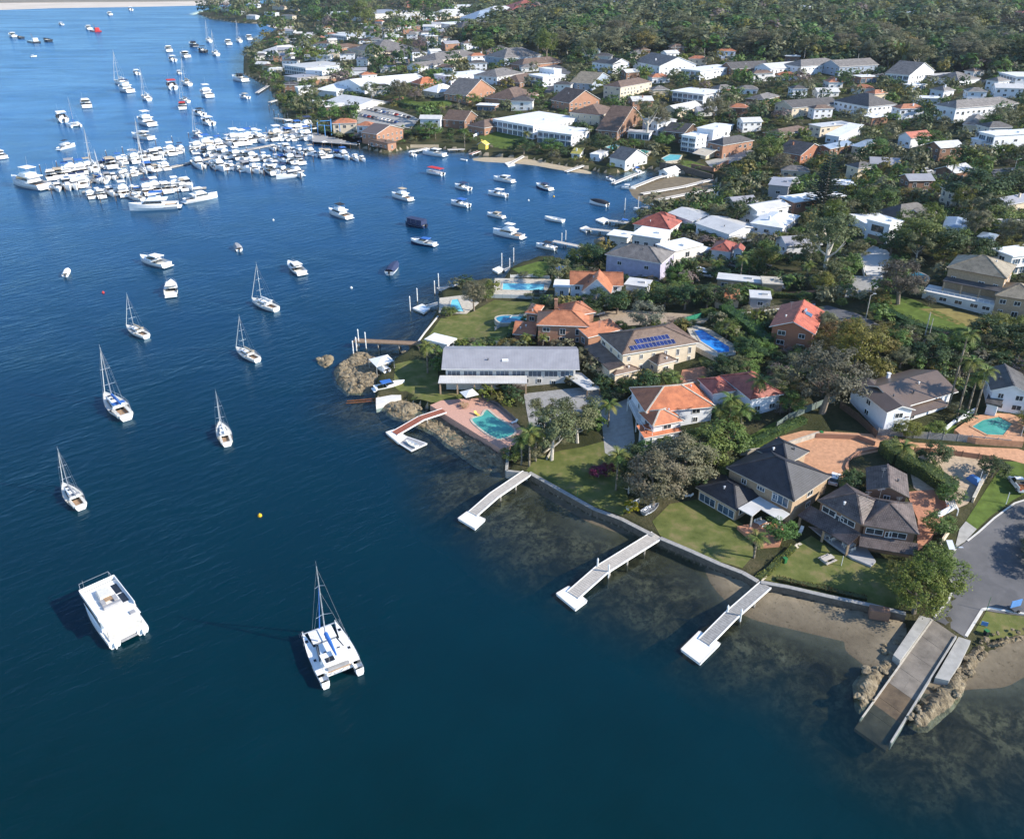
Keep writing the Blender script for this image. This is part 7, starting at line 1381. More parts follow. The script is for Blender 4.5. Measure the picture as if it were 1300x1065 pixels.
def cat_power():
    a, c = P0(168, 814, .8), P0(121, 750, .8); d = c - a; r = empty('power_catamaran', ((a + c) / 2).to_2d().to_3d(), math.atan2(d.y, d.x), 'boxy white power catamaran houseboat with twin outboards', 'houseboat'); L = d.length * .84; r.matrix_basis = r.matrix_basis @ Matrix.Scale(L / 13.0, 4)
    for sd in (1, -1):
        mb, g = hull(13, 1.9, 1.25, .9, .9, 12, .25, -.3, 2.4, y0=sd * 2.1); deck_between(g, mb, 0, 1, None, 0, 0, sd * 2.1, .02); mb.build('hull', ['gelcoat', 'bottom_paint', 'gelcoat'], r, world=False)
    b = MB(); b.box((-.2, 0, 1.1), (12.2, 4.4, .5)); b.build('bridge_deck', 'gelcoat', r, world=False); c_ = MB(); trap(c_, -3.6, 4.9, 2.75, 2.6, 1.3, 3.5, .7, .0, .06); c_.build('cabin', 'gelcoat', r, world=False)
    w = MB(); trap(w, -3.2, 4.64, 2.765, 2.63, 2.1, 2.85, .3, 0, .022); w.build('cabin_window', 'boat_glass', r, world=False); w = MB(); w.box((.5, 0, 3.53), (8.4, 5.5, .07)); w.build('roof', 'white_canvas', r, world=False)
    f = MB()
    for y in (-2.7, 2.7): f.box((.8, y, 3.85), (8.2, .1, .62))
    f.box((4.95, 0, 3.9), (.12, 5.4, .7)); f.build('bulwark', 'gelcoat', r, world=False); h = MB(); trap(h, .6, 3.3, 1.1, .9, 3.56, 4.3, .4, .1, .15); h.build('helm_station', 'deck_cream', r, world=False)
    s_ = MB(); s_.box((-.1, .9, 3.8), (1.4, .6, .45)); s_.box((-.1, -.9, 3.8), (1.4, .6, .45)); s_.box((-1.4, 0, 3.8), (.5, 2.6, .45)); s_.build('seat', 'grey_canvas', r, world=False); t_ = MB(); t_.box((.2, 0, 4.0), (1.0, 1.1, .07)); t_.build('table', 'teak', r, world=False)
    sl_ = MB(); sl_.box((2.2, -1.9, 3.59), (2.6, .9, .05)); sl_.box((-.6, -1.95, 3.59), (2.4, .9, .05)); sl_.build('solar_panel', 'boat_glass', r, world=False)
    q = MB(); q.box((-4.6, 0, 3.48), (2.2, 5.3, .09)); q.build('aft_awning', 'white_canvas', r, world=False); q = MB(); q.box((-5.0, 0, 1.42), (2.6, 5.2, .08)); q.build('aft_deck', 'deck_cream', r, world=False); q = MB()
    for y in (-2.5, 2.5): q.tube((-5.5, y, 1.3), (-5.5, y, 3.45), .05, n=5); q.tube((5.0, y, 3.6), (6.2, y * .9, 4.4), .04, n=4); q.tube((6.2, y * .9, 4.4), (6.2, y * .9, 1.4), .03, n=4)
    q.tube((6.2, -2.25, 4.4), (6.2, 2.25, 4.4), .04, n=4); q.tube((4.5, 2.0, 4.2), (4.3, 2.0, 6.2), .02, n=4); q.build('rail', 'metal_grey', r, world=False); k = MB(); k.box((-6.2, 0, .62), (1.0, 2.4, .1)); k.build('swim_platform', 'grey_canvas', r, world=False)
    for y in (-2.1, 2.1): outboard(r, -6.5, y, 1.15, 'car_white')
    k = MB(); k.box((-4.9, -1.7, 3.6), (.8, .8, .2)); k.build('satellite_dish', 'grey_canvas', r, world=False); k = MB(); k.tube((5.6, 1.4, 1.4), (5.6, 1.4, 1.9), .35, .3, 8); k.build('life_ring', 'buoy_yellow', r, world=False)
cat_power()
a, c = P0(106, 168), P0(85, 153); d = c - a; src = [o for o in COL.objects if o.name.startswith('sailing_catamaran')][0]; o = copy_tree(src); place(o, (a + c) / 2, math.atan2(d.y, d.x), 1.05); tag(o, 'far white sailing catamaran beyond the marina tip', 'catamaran')
for px, m_, lab in (((330,655), 'buoy_yellow', 'yellow mooring buoy in deep water'), ((446,366), 'gelcoat', 'white mooring buoy off the small jetties'), ((131,372), 'buoy_red', 'small red mooring buoy beside the cabin cruisers'), ((671,255), 'gelcoat', 'white mooring buoy in mid bay'), ((703,250), 'buoy_yellow', 'pale yellow buoy off the beach'), ((347,280), 'gelcoat', 'white buoy below the cross pontoon')):
    p = P0(*px); mb = MB(); n_ = 8
    for k in range(4): z0, z1 = -.2 + k * .22, -.2 + (k + 1) * .22; r0, r1 = (.34, .46, .44, .3)[k], (.46, .44, .3, .05)[k]; mb.tube((p.x, p.y, z0), (p.x, p.y, z1), r0, r1, n_)
    tag(mb.build('mooring_buoy', m_, smooth=True), lab, 'buoy')
# ================================================================== JETTIES, POOLS, RAMP, CARS, SMALL THINGS
def planks(mb, a, c, w, t=.09, pw=.42, gap=.05, mi=0):
    """deck boards laid across the line a -> c"""
    d = c - a; L_ = Vector((d.x, d.y, 0)).length; n = max(1, int(L_ / (pw + gap)))
    for i in range(n): p = a + d * (i / n); q = a + d * ((i + 1) / n - gap / L_); mb.beam(p, q, w, t, mi)
def jetty(px, w, label, ztop=1.75, zend=None, deck='weathered_deck', edge='white_paint', piles=True, every=4.2, name='jetty', pilemat='pile_wood', zs=None, cross=True):
    zs = zs or [ztop] * (len(px) - 1) + [ztop if zend is None else zend]; pts = [P0(p[0], p[1], z) for p, z in zip(px, zs)]
    r = empty(name, (pts[0].x, pts[0].y, 0), 0, label, 'jetty'); r['group'] = 'private jetties along the shore'
    dk = MB(); ed = MB()
    for a, c in zip(pts, pts[1:]):
        planks(dk, a, c, w); d = (c - a); s = Vector((-d.y, d.x, 0)).normalized() * (w / 2 + .07)
        for sg in (1, -1): ed.beam(a + s * sg + Vector((0, 0, .07)), c + s * sg + Vector((0, 0, .07)), .16, .34)
    o = dk.build('deck', deck, r); o['kind'] = 'stuff'
    for k in range(0, len(ed.f), 6): e = MB(); b_ = ed.f[k][0]; i0 = min(ed.f[k]); e.v = ed.v[i0:i0 + 8]; e.f = [tuple(i - i0 for i in f) for f in ed.f[k:k + 6]]; e.m = [0] * 6; e.build('edge_beam', edge, r)
    if piles:
        for a, c in zip(pts, pts[1:]):
            d = c - a; n = max(1, int(d.length / every)); s = Vector((-d.y, d.x, 0)).normalized() * (w / 2 - .1)
            for i in range(1, n + 1):
                p = a + d * (i / (n + .2))
                for sg in (1, -1): q = p + s * sg; m = MB(); m.tube((q.x, q.y, -3), (q.x, q.y, q.z - .1), .17, .17, 7); m.build('pile', pilemat, r)
                m = MB(); m.beam(p - s + Vector((0, 0, -.3)), p + s + Vector((0, 0, -.3)), .22, .25); m.build('crosshead', pilemat, r)
    return r
def pontoon(px, z, label, mat='gelcoat', th=.55, group='floating pontoons', name='pontoon'):
    q = [P0(p[0], p[1], z) for p in px]; c = sum(q, Vector()) / len(q); r = empty(name, (c.x, c.y, 0), 0, label, 'pontoon', group); m = MB(); m.prism([(p.x, p.y) for p in q], z - th, z); m.build('float', mat, r); f = MB()
    for a, b_ in zip(q, q[1:] + q[:1]): f.beam(a + Vector((0, 0, .03)), b_ + Vector((0, 0, .03)), .22, .2)
    f.build('fender_rim', 'white_paint' if mat != 'gelcoat' else 'pale_render', r); return r
def mpile(px, h, label=None, group=None, r_=.17, base=None, capm='gelcoat', mat='white_paint'):
    p = P0(*px, 0); mat = 'white_pile' if mat == 'white_paint' else mat; o = empty('mooring_pile', p, 0, label, 'pile', group); m = MB(); m.tube((0, 0, -4), (0, 0, h), r_, r_ * .95, 8); m.build('post', mat, o, world=False); m = MB(); m.tube((0, 0, h), (0, 0, h + .45), r_ * 1.2, .03, 8); m.build('cap', capm, o, world=False); return o
jetty([(972,742),(928.6,780),(894,815)], 2.0, 'grey decked jetty with white edges nearest the boat ramp', zs=[1.8, 1.7, .75], deck='weathered_deck')
pontoon([(888,801),(914,816.5),(889,841.5),(865,823.7)], .62, 'largest square white pontoon at the jetty nearest the ramp'); jetty([(834,679),(764,722.5),(727,755)], 2.4, 'long pale grey jetty below the charcoal roofed house', zs=[1.85, 1.7, .75], deck='pale_timber')
pontoon([(722,744),(745,762),(730.6,773),(706.5,753)], .62, 'narrow white pontoon at the long pale jetty'); jetty([(669,600),(627,628.5),(600,652)], 2.1, 'white jetty leaving the corner of the shaded lawn', zs=[1.9, 1.75, .75], deck='pale_timber')
pontoon([(593.5,649),(615.7,658.7),(603,670.5),(581.6,657.6)], .62, 'white pontoon with a notch at the jetty of the shaded lawn'); jetty([(564,521),(535,530.5),(501,550)], 2.1, 'red brown decked jetty from the pink terrace', zs=[2.0, 1.8, .8], deck='red_deck')
pontoon([(490,548.5),(501,545),(516,554),(506,562)], .65, 'white pontoon at the red brown jetty'); pontoon([(506,562),(516,554),(542,563),(522,572)], .5, 'grey dock of plastic cubes with a small craft beside the red brown jetty', 'grey_canvas', .4)
boat(('tinny', 'white', ''), (530,568), (515,559), 'white tender lying on the grey cube dock', z=.5)
jetty([(534,436),(449,432)], 2.0, 'brown timber jetty with four tall white piles', 1.9, deck='timber', edge='timber', every=5); jetty([(592,361),(556,367)], 2.0, 'short white jetty by the cyan pool', 1.2, deck='pale_timber'); jetty([(556,385),(541,389)], 1.6, 'little gangway to the small pontoon off the point', zs=[1.5, .7], deck='weathered_deck', piles=False)
pontoon([(524,391),(536,386),(546,391),(538,397)], .6, 'small white pontoon off the grassy point'); jetty([(648,340),(640,343)], 1.6, 'gangway from the lawn tip', zs=[1.3, .7], piles=False); pontoon([(625,342),(634,338),(640,342),(632,346)], .6, 'small pontoon off the lawn tip')
jetty([(742,314),(702,306)], 2.0, 'white jetty beside the boat with black outboards', 1.3, deck='pale_timber'); jetty([(778,294),(742,290)], 2.0, 'white jetty below the stepped white house', 1.3, deck='pale_timber'); pontoon([(736,290),(744,287),(752,291),(744,294)], .6, 'oval white pontoon below the stepped white house')
pontoon([(756,279),(766,276),(775,280),(766,283)], .6, 'white pontoon off the red roofed house'); jetty([(798,283),(772,280)], 1.8, 'short jetty before the red roofed house', 1.2, deck='pale_timber'); jetty([(903,228),(868,237),(815,246)], 2.2, 'long white jetty over the mud flat', 1.3, zend=.9, deck='pale_timber'); jetty([(912,240),(874,246),(834,254)], 2.2, 'second long white jetty over the mud flat', 1.3, zend=.9, deck='pale_timber')
jetty([(862,218),(833,226),(803,238)], 2.0, 'jetty passing the small white boatshed', 1.5, zend=.8, deck='pale_timber'); jetty([(816,218),(800,224),(778,233)], 2.0, 'jetty beside the white boathouse', 1.5, zend=.8, deck='pale_timber'); jetty([(668.5,196),(658,202),(647,208)], 1.8, 'white gangway below the glazed beach house', 1.5, zend=.7, deck='pale_timber', piles=False); pontoon([(641,207),(650,205),(654,209),(645,211)], .6, 'small pontoon below the glazed beach house')
jetty([(747,208),(733,213),(718,218)], 1.8, 'pale slip jetty beside the boatshed with mustard cover', 1.4, zend=.6, deck='pale_timber', piles=False); jetty([(544,188),(521,193)], 2.2, 'pale dock beside the marina cafe', 1.3, deck='pale_timber'); jetty([(590,189),(568,190)], 2.0, 'timber pier behind the docked cruiser', 1.3, deck='timber'); jetty([(614,190),(597,196)], 1.8, 'pinkish timber pier at the yellow boatshed', 1.4, deck='red_deck')
jetty([(362,124),(342,130)], 2.4, 'dock at the headland sheds', 1.3, deck='pale_timber'); jetty([(340,109),(326,118)], 2.4, 'dock below the white terraced house', 1.3, deck='pale_timber'); jetty([(364,152),(348,150)], 2.4, 'dock beside the marina grass', 1.3, deck='pale_timber')
for px, h, l in (((449,452), 4.4, 'outer white pile of the brown timber jetty'), ((453,447), 4.4, 'second white pile of the brown timber jetty'), ((456,441), 5.4, 'tallest white pile beside the brown timber jetty'), ((465,444), 5.2, 'white pile standing farthest along the brown timber jetty'), ((521,396), 5.0, 'white pile outside the small pontoon off the point'), ((530,384), 4.6, 'white pile inside the small pontoon off the point'), ((557,366), 5.0, 'white pile at the end of the short white jetty'), ((552,374), 4.6, 'white pile beyond the cyan pool corner'), ((637,341), 5.5, 'white pile at the pontoon off the lawn tip'), ((652,334), 5.5, 'taller white pile behind the lawn tip pontoon'), ((647,341), 3.6, 'short white pile at the lawn tip gangway'), ((718,306), 4.0, 'white pile of the jetty beside the black outboards'), ((713,308), 3.6, 'second white pile of the jetty beside the black outboards'), ((793,268), 5.5, 'white pile off the red roofed house'), ((810,266), 5.5, 'white pile among the berthed boats at the red roof'), ((901,264), 4.5, 'white pile behind the red roof berths'), ((758,728), 3.2, 'white pile on the water side of the long pale jetty'), ((772,735), 3.0, 'white pile at the hinge of the long pale jetty'), ((922,786), 2.8, 'white pile at the hinge of the jetty nearest the ramp'), ((939,791), 2.8, 'white pile on the ramp side of the jetty nearest the ramp')):
    mpile(px, h, l)
# marina walkways, piles, wharf
def walkway(px, w, label):
    pts = [P0(p[0], p[1], .65) for p in px]; r = empty('marina_walkway', (pts[0].x, pts[0].y, 0), 0, label, 'walkway', 'floating marina walkways'); m = MB()
    for a, c in zip(pts, pts[1:]): planks(m, a, c, w, .5, 2.8, .12)
    m.build('deck', 'pale_timber', r)['kind'] = 'stuff'
walkway([(345,184),(318,189),(234,208),(200,216),(60,240)], 2.6, 'main floating walkway running out through the marina berths'); walkway([(240,206),(300,210),(385,217)], 2.2, 'cross walkway of the marina with boats on both sides'); walkway([(345,184),(380,192),(462,202)], 2.2, 'floating walkway in front of the cafe wharf'); walkway([(105,243),(180,243),(262,238)], 2.2, 'nearest floating walkway of the marina')
r = empty('marina_wharf', P0(420, 176), 0, 'timber wharf deck with blue boat hoist beside the cafe', 'wharf'); q = [P0(*p, 1.7) for p in ((392,172),(405,166),(455,168),(468,178),(452,184),(398,180))]; m = MB(); m.prism([(p.x, p.y) for p in q], 1.35, 1.7); m.build('deck', 'weathered_deck', r)
for i in range(12): p = P0(398 + i * 5, 180 + i * .3, 0); m = MB(); m.tube((p.x, p.y, -3), (p.x, p.y, 1.6), .22, n=6); m.build('pile', 'dark_timber', r)
hr = empty('boat_hoist', P0(418, 172, 1.7), 0, 'blue steel boat hoist on the marina wharf', 'boat hoist')
for px in ((396,172),(404,171),(413,173),(421,172),(432,171),(404,166),(421,165)):
    p = P0(*px, 1.7); m = MB(); m.tube((p.x, p.y, 1.5), (p.x, p.y, 8.5), .28, n=6); m.build('post', 'crane_blue', hr)
for a, c in (((404,166),(404,171)), ((421,165),(421,172)), ((404,171),(421,172)), ((404,166),(421,165))): m = MB(); m.beam(P0(*a, 1.7) + Vector((0, 0, 6)), P0(*c, 1.7) + Vector((0, 0, 6)), .3, .4); m.build('beam', 'crane_blue', hr)
boat(('open', 'white', 'white'), (424,172), (434,169), 'white boat sitting on the wharf beside the blue hoist', z=1.7)
def prow(a, c, n, g, h=3.4):
    for i in range(n): t = i / (n - 1); mpile((a[0] + (c[0] - a[0]) * t, a[1] + (c[1] - a[1]) * t), h, 'white capped pile in ' + g, 'piles of ' + g, .2, mat='dark_timber')
prow((52,218), (240,176), 10, "the marina's outer row"); prow((258,182), (318,168), 4, "the middle outer row"); prow((66,247), (200,224), 9, "the marina's inner row"); prow((262,190), (382,202), 8, "the cross walkway's far side"); prow((258,217), (382,228), 9, "the cross walkway's near side"); prow((128,258), (226,246), 6, 'the nearest pontoon row'); prow((398,187), (492,193), 9, 'the cafe wharf front'); prow((350,196), (398,206), 5, 'the cafe pontoon'); prow((342,140), (360,158), 4, 'the headland shore'); prow((322,173), (388,158), 5, 'the shore end row')

rb = random.Random(5); ROCK = []
for k in range(4):
    bm = bmesh.new(); bmesh.ops.create_icosphere(bm, subdivisions=2, radius=1); 
    for v in bm.verts: v.co *= 1 + .45 * fbm(v.co.x * .9 + k * 7, v.co.y * .9, v.co.z * .9, 3); v.co.z *= .62
    me = bpy.data.meshes.new('boulder'); bm.to_mesh(me); bm.free(); me.materials.append(M('shore_rock')); ROCK.append(me)
def boulders(px, n, s0, s1, label, z=.1):
    q = wpoly(px, 0); a = np.array([(p.x, p.y) for p in q]); k = 0
    while k < n:
        x, y = rb.uniform(a[:, 0].min(), a[:, 0].max()), rb.uniform(a[:, 1].min(), a[:, 1].max())
        if not pip(a, np.array([x]), np.array([y]))[0]: continue
        s = rb.uniform(s0, s1); o = link('boulder', rb.choice(ROCK)); o.matrix_basis = Matrix.Translation((x, y, z + s * .2)) @ Matrix.Rotation(rb.uniform(0, 6), 4, 'Z') @ Matrix.Diagonal((s, s * rb.uniform(.6, .95), s * rb.uniform(.7, 1), 1)); tag(o, label, 'rock', label.replace('boulder', 'boulders')); k += 1
boulders([(1082,872),(1120,815),(1148,806),(1152,835),(1108,896),(1092,905)], 26, .25, .75, 'tan boulder in the bank on the beach side of the ramp', .35); boulders([(1150,918),(1190,868),(1240,826),(1262,820),(1240,850),(1210,895),(1170,928)], 40, .25, .75, 'pale boulder in the apron on the sea side of the ramp', .5); boulders([(424,468),(455,452),(496,462),(478,498),(440,500)], 30, .4, 1.1, 'boulder on the broad sandstone outcrop', .9)
boulders([(478,513),(540,515),(530,527),(490,523)], 18, .25, .6, 'boulder in the rock bank below the boat slip', .5); boulders([(1238,820),(1258,808),(1305,800),(1305,814),(1262,828)], 20, .2, .55, 'boulder holding up the grass by the road end', .9); boulders([(600,560),(640,578),(646,596),(612,585)], 14, .4, .9, 'boulder on the rock shelf under the pink terrace', .1); boulders([(400,456),(426,452),(424,464),(410,468)], 5, .6, 1.2, 'boulder of the small split rock', .4); boulders([(510,450),(535,437),(530,448)], 9, .4, .9, 'boulder at the foot of the timber jetty', .5)
# slip, shelter, tarp
q = [P0(*p, 1.9) for p in ((477,502),(509,496),(509,503),(477,511))]; m = MB(); m.prism([(p.x, p.y) for p in q], -1, 1.2); tag(m.build('slip_wall', 'pale_render'), 'cream block wall under the cradled runabout', 'wall'); a, c = P0(478, 508, .2), P0(440, 511, -.1)
sr = empty('slip_rails', (a.x, a.y, 0), 0, 'pair of slip rails running off the rocks into the water', 'slipway')
for s in (-.6, .6): m = MB(); m.beam(a + Vector((0, s, .3)), c + Vector((0, s, .2)), .15, .2); m.build('rail', 'rust', sr)
r = empty('boat_shelter', G(484, 470), 0, 'white canvas boat shelter on the rocky outcrop', 'shelter'); q = [P0(*p, 4.0) for p in ((468,456),(492,450),(500,458),(478,466))]; m = MB(); t_ = sum(q, Vector()) / 4 + Vector((0, 0, .7))
for a, c in zip(q, q[1:] + q[:1]): m.poly([a, c, t_]); m.poly([c - Vector((0, 0, .08)), a - Vector((0, 0, .08)), t_ - Vector((0, 0, .08))])
m.build('canopy', 'white_canvas', r)
for p in q: m = MB(); m.tube((p.x, p.y, 0), p, .06, n=5); m.build('post', 'steel_pole', r)
# ---------------- cars
CARP = {}
def car(px, px2, col, label, group=None, kind='car', z=None, L=4.5):
    k = (col, kind)
    if k not in CARP:
        r = empty('parked_car' if kind == 'car' else 'pickup_truck', (0, 0, 0)); b = MB(); hh = .62 if kind == 'car' else .7
        prof = [(-2.2, .35), (-2.25, .85), (-2.1, .98), (1.0, 1.0), (2.0, .86), (2.2, .7), (2.22, .35)]
        for s in (1, -1): b.poly([(x, s * .88, z_) for x, z_ in prof][::-s])
        for (x0, z0), (x1, z1) in zip(prof, prof[1:] + prof[:1]): b.poly([(x0, -.88, z0), (x0, .88, z0), (x1, .88, z1), (x1, -.88, z1)])
        b.build('body', col, r, world=False); c = MB()
        if kind == 'car': trap(c, -2.0, 1.1, .84, .84, .97, 1.5, .85, .45, .14)
        else: trap(c, -.4, 1.3, .84, .84, .97, 1.65, .7, .2, .12)
        c.build('window_glass', 'boat_glass', r, world=False); t = MB(); 
        if kind == 'car': t.box((-.55, 0, 1.51), (1.75, 1.36, .05))
        else: t.box((.35, 0, 1.66), (.9, 1.36, .05))
        t.build('roof', col, r, world=False)
        if kind != 'car':
            t = MB(); t.box((-1.4, 0, 1.0), (1.7, 1.9, .1), mi=0); t.build('tray', 'rust', r, world=False)
            for s in (1, -1): t = MB(); t.box((-1.4, s * .95, 1.2), (1.7, .06, .35)); t.build('tray_side', col, r, world=False)
        for x in (-1.35, 1.4):
            for s in (1, -1): w = MB(); w.tube((x, s * .70, .33), (x, s * .90, .33), .33, n=10); o = w.build('wheel', 'rubber', r, world=False); w = MB(); w.tube((x, s * .86, .33), (x, s * .915, .33), .19, n=8); w.build('rim', 'aluminium', o, world=False)
        for s in (1, -1):
            h = MB(); h.box((2.17, s * .62, .72), (.12, .34, .14)); h.build('headlight', 'panel_rim', r, world=False); h = MB(); h.box((-2.22, s * .66, .82), (.08, .26, .16)); h.build('tail_light', 'buoy_red', r, world=False)
        CARP[k] = [r, False]
    r, used = CARP[k]; o = copy_tree(r) if used else r; CARP[k][1] = True
    a, c = G(*px), G(*px2); d = c - a; p = (a + c) / 2; place(o, (p.x, p.y, T(p.x, p.y) + .08 if z is None else z), math.atan2(d.y, d.x), L / 4.4); return tag(o, label, 'car' if kind == 'car' else 'truck', group)
car((978,368), (995,367), 'car_white', 'white wagon parked on the brick drive above the green hedge'); car((1056,620), (1062,603), 'car_white', 'white car in the gap between the two tiled houses'); car((752,402), (764,399), 'car_white', 'white car beside the terracotta roof'); car((1300,632), (1284,606), 'car_white', 'white pickup with an open rusty tray at the road edge', kind='ute', L=5.2); car((960,316), (976,313), 'car_dark', 'dark car parked under the carport by the faded red cottage'); car((940,309), (954,306), 'car_silver', 'silver car beside the louvred house')
car((890,351), (903,352), 'car_white', 'white car beside the dark conifer row'); car((882,346), (894,344), 'car_white', 'white car nearest the white carport pavilion'); car((963,340), (978,340), 'car_dark', 'dark car on the shaded lane below the faded red cottage'); car((925,338), (938,340), 'car_silver', 'silver car in the shade below the faded red cottage'); car((722,114), (732,115), 'car_white', 'white car before the blue grey cottage'); car((945,190), (955,188), 'car_white', 'white car on the lane by the orange brick house'); car((1168,220), (1184,218), 'car_white', 'white van on the hillside lane below the fig', L=5.4); car((1212,277), (1222,272), 'car_silver', 'silver car uphill of the blue grey roofs'); car((1280,222), (1292,218), 'car_silver', 'silver car on the upper lane by the street lamp')
cols = ['car_white', 'car_silver', 'car_dark', 'car_white', 'car_blue', 'car_silver', 'car_white', 'car_red']; CN = {'car_white': 'white', 'car_silver': 'silver', 'car_dark': 'black', 'car_blue': 'blue', 'car_red': 'red'}
for k in range(11):
    t = k / 10; x, y = 467 + 52 * t, 139.5 + 11 * t; cc = cols[k % 8]; car((x - 2.5, y + 2.2), (x + 2.5, y - 2.2), cc, f'{CN[cc]} car, {ORD[k]} from the water in the rear row of the boatyard car park', 'cars in the boatyard car park')
for k in range(10):
    t = k / 9; x, y = 459 + 44 * t, 147.5 + 9 * t; cc = cols[(k * 3 + 1) % 8]; car((x - 2.5, y + 2.2), (x + 2.5, y - 2.2), cc, f'{CN[cc]} car, {ORD[k]} from the water in the front row of the boatyard car park', 'cars in the boatyard car park')
# ---------------- fences
plain('fence_green', (.16, .20, .18), .7, .1)
def fence(px, h, mat, label, bay=2.4, post=None, name='fence', pal=True):
    pts = run(px); r = empty(name, pts[0], 0, label, 'fence')
    for a, c in zip(pts, pts[1:]):
        d = c - a; n = max(1, int(d.length / bay))
        for i in range(n):
            p, q = a + d * (i / n), a + d * ((i + 1) / n); m = MB(); e = q - p
            if pal:
                k = max(2, int(e.length / .3))
                for j in range(k): u0, u1 = p + e * (j / k), p + e * ((j + .86) / k); m.beam(u0 + Vector((0, 0, h + .03 * ((j * 7) % 3))), u1 + Vector((0, 0, h)), .05, h + .2)
            else: m.beam(p + Vector((0, 0, h)), p + e * .97 + Vector((0, 0, h)), .06, h + .2)
            m.build('panel', mat, r)['kind'] = 'stuff'; m = MB(); m.box((p.x, p.y, p.z + h / 2), (.14, .14, h + .5)); m.build('post', post or mat, r)
fence([(1114,553),(1160,556),(1215,560),(1282,567)], 1.7, 'weathered_deck', 'grey paling fence between the white house and the orange driveway'); fence([(1160,574),(1200,577),(1262,586)], 1.3, 'orange_brick', 'orange panel fence between driveway and stored boats', 3, 'dark_timber', pal=False); fence([(985,545),(1000,534),(1022,524),(1060,510)], 1.8, 'fence_green', 'grey green panel fence climbing from the driveway wall', 2.6, 'dark_grey', pal=False); fence([(1066,518),(1088,534),(1112,556)], 1.8, 'dark_timber', 'dark fence beside the wall of the long white house', 2.6)
fence([(856,414),(872,409),(890,404)], 1.6, 'pool_fence_green', 'green mesh fence at the back of the blue pool', 2.4, pal=False); fence([(628,420),(650,405),(690,400)], 1.1, 'steel_pole', 'thin pool fence across the grassy point', 2.4); fence([(648,353),(676,352),(698,354)], 1.1, 'white_paint', 'white pool fence along the cyan lap pool', 2.4); fence([(618,378),(660,379),(700,379)], 1.2, 'pool_tile', 'pale glass fence below the cyan lap pool', 2.4, pal=False); fence([(612,506),(632,516),(655,536)], 1.1, 'dark_grey', 'dark pool fence along the pink terrace', 2.2); fence([(520,441),(530,440),(533,446)], 1.0, 'timber', 'small timber gate fence at the jetty head')
fence([(650,434),(668,436),(705,442)], 1.6, 'dark_timber', 'dark fence behind the long grey roof', 2.6)
# ---------------- poles, signs and garden things
def pole(px, h, label, arm=None, mat='steel_pole', r0=.1, name='street_light', panel=False, p=None):
    p = p or G(*px); r = empty(name, p, 0, label, name.replace('_', ' ')); m = MB(); m.tube((0, 0, -.5), (0, 0, h), r0, r0 * .7, 8); m.build('post', mat, r, world=False)
    if arm: m = MB(); m.tube((0, 0, h - .1), (arm[0], arm[1], h + .3), .05, n=5); m.build('arm', mat, r, world=False); m = MB(); m.box((arm[0], arm[1], h + .3), (.75, .3, .14)); m.build('lamp', 'panel_rim', r, world=False)
    if panel: m = MB(); v = [(-.55, -.8, h + .1), (.55, -.8, h + .1), (.55, .8, h + .9), (-.55, .8, h + .9)]; m.add(v + [(x, y, z - .06) for x, y, z in v], [(0, 1, 2, 3), (7, 6, 5, 4), (0, 4, 5, 1), (1, 5, 6, 2), (2, 6, 7, 3), (3, 7, 4, 0)]); m.build('solar_panel', 'panel_rim', r, world=False)
    return r
pole((1196,728), 6.0, 'solar street light at the bend of the road', (1.6, -.5), panel=True); pole((1240,622), 4.5, 'slim leaning pale pole on the verge beside the wall', None, 'white_paint', .07, 'pole'); pole((1277,640), 2.8, 'white topped marker post on the green verge', None, 'white_paint', .09, 'marker_post'); pole((1285,226), 8, 'street lamp on the upper hillside lane', (1.5, 0)); pole((1172,435), 8.5, 'twin power pole with a pale box on the dark lane', None, 'pale_timber', .16, 'power_pole'); pole((1177,436), 7, 'thinner power pole beside the pale boxed one', None, 'pale_timber', .13, 'power_pole'); pole((1290,462), 9, 'power pole standing behind the dark roofed white house', None, 'pale_timber', .14, 'power_pole'); pole((1021,338), 9, 'pale power pole below the white trunked gum', None, 'pale_timber', .14, 'power_pole'); pole((1294,560), 6, 'grey pole at the end of the paling fence', None, 'steel_pole', .09, 'pole'); pole((1098,410), 8, 'power pole on the shaded lane', (1.2, .4), 'pale_timber', .14, 'power_pole')
for x, y in ((856, 76), (893, 80), (658, 62), (683, 68), (1020, 80), (1087, 88)): pole((x, y), 11, 'power pole along the upper street at the forest edge', None, 'pale_timber', .22, 'power_pole')['group'] = 'power poles on the upper street'
pole((1252,776), 3.2, 'thin sign post at the ramp corner', None, 'green_plastic', .05, 'sign_post'); pole((1184,778), 1.4, 'short white post at the kerb by the green bush', None, 'white_paint', .06, 'marker_post')
def bin_(px, col, label):
    p = G(*px); r = empty('wheelie_bin', p, .4, label, 'bin'); m = MB(); m.box((0, 0, .5), (.55, .6, 1.0), top=1.12); m.build('bin_body', col, r, world=False); m = MB(); m.box((0, 0, 1.05), (.68, .72, .08)); m.build('lid', 'green_plastic', r, world=False)
    for s in (1, -1): m = MB(); m.tube((s * .22, .3, .1), (s * .3, .3, .1), .1, n=7); m.build('wheel', 'rubber', r, world=False)
bin_((1037,555), 'green_plastic', 'green bin nearest the curved retaining wall'); bin_((1042,553), 'green_plastic', 'green bin nearest the orange driveway wall'); bin_((1251,806), 'black_plastic', 'black bin on the grass by the ramp wall'); bin_((996,714), 'green_plastic', 'small green bin on the lawn with stepping stones')
def sign(px, label, col, w=.9, h=.9, z=1.0):
    p = G(*px); r = empty('sign', p, -.4, label, 'sign'); m = MB(); m.box((0, 0, z + h / 2), (w, .06, h)); m.build('board', col, r, world=False)
    for s in (1, -1): m = MB(); m.tube((s * w * .35, .05, -.2), (s * w * .35, .05, z + h), .04, n=5); m.build('post', 'steel_pole', r, world=False)
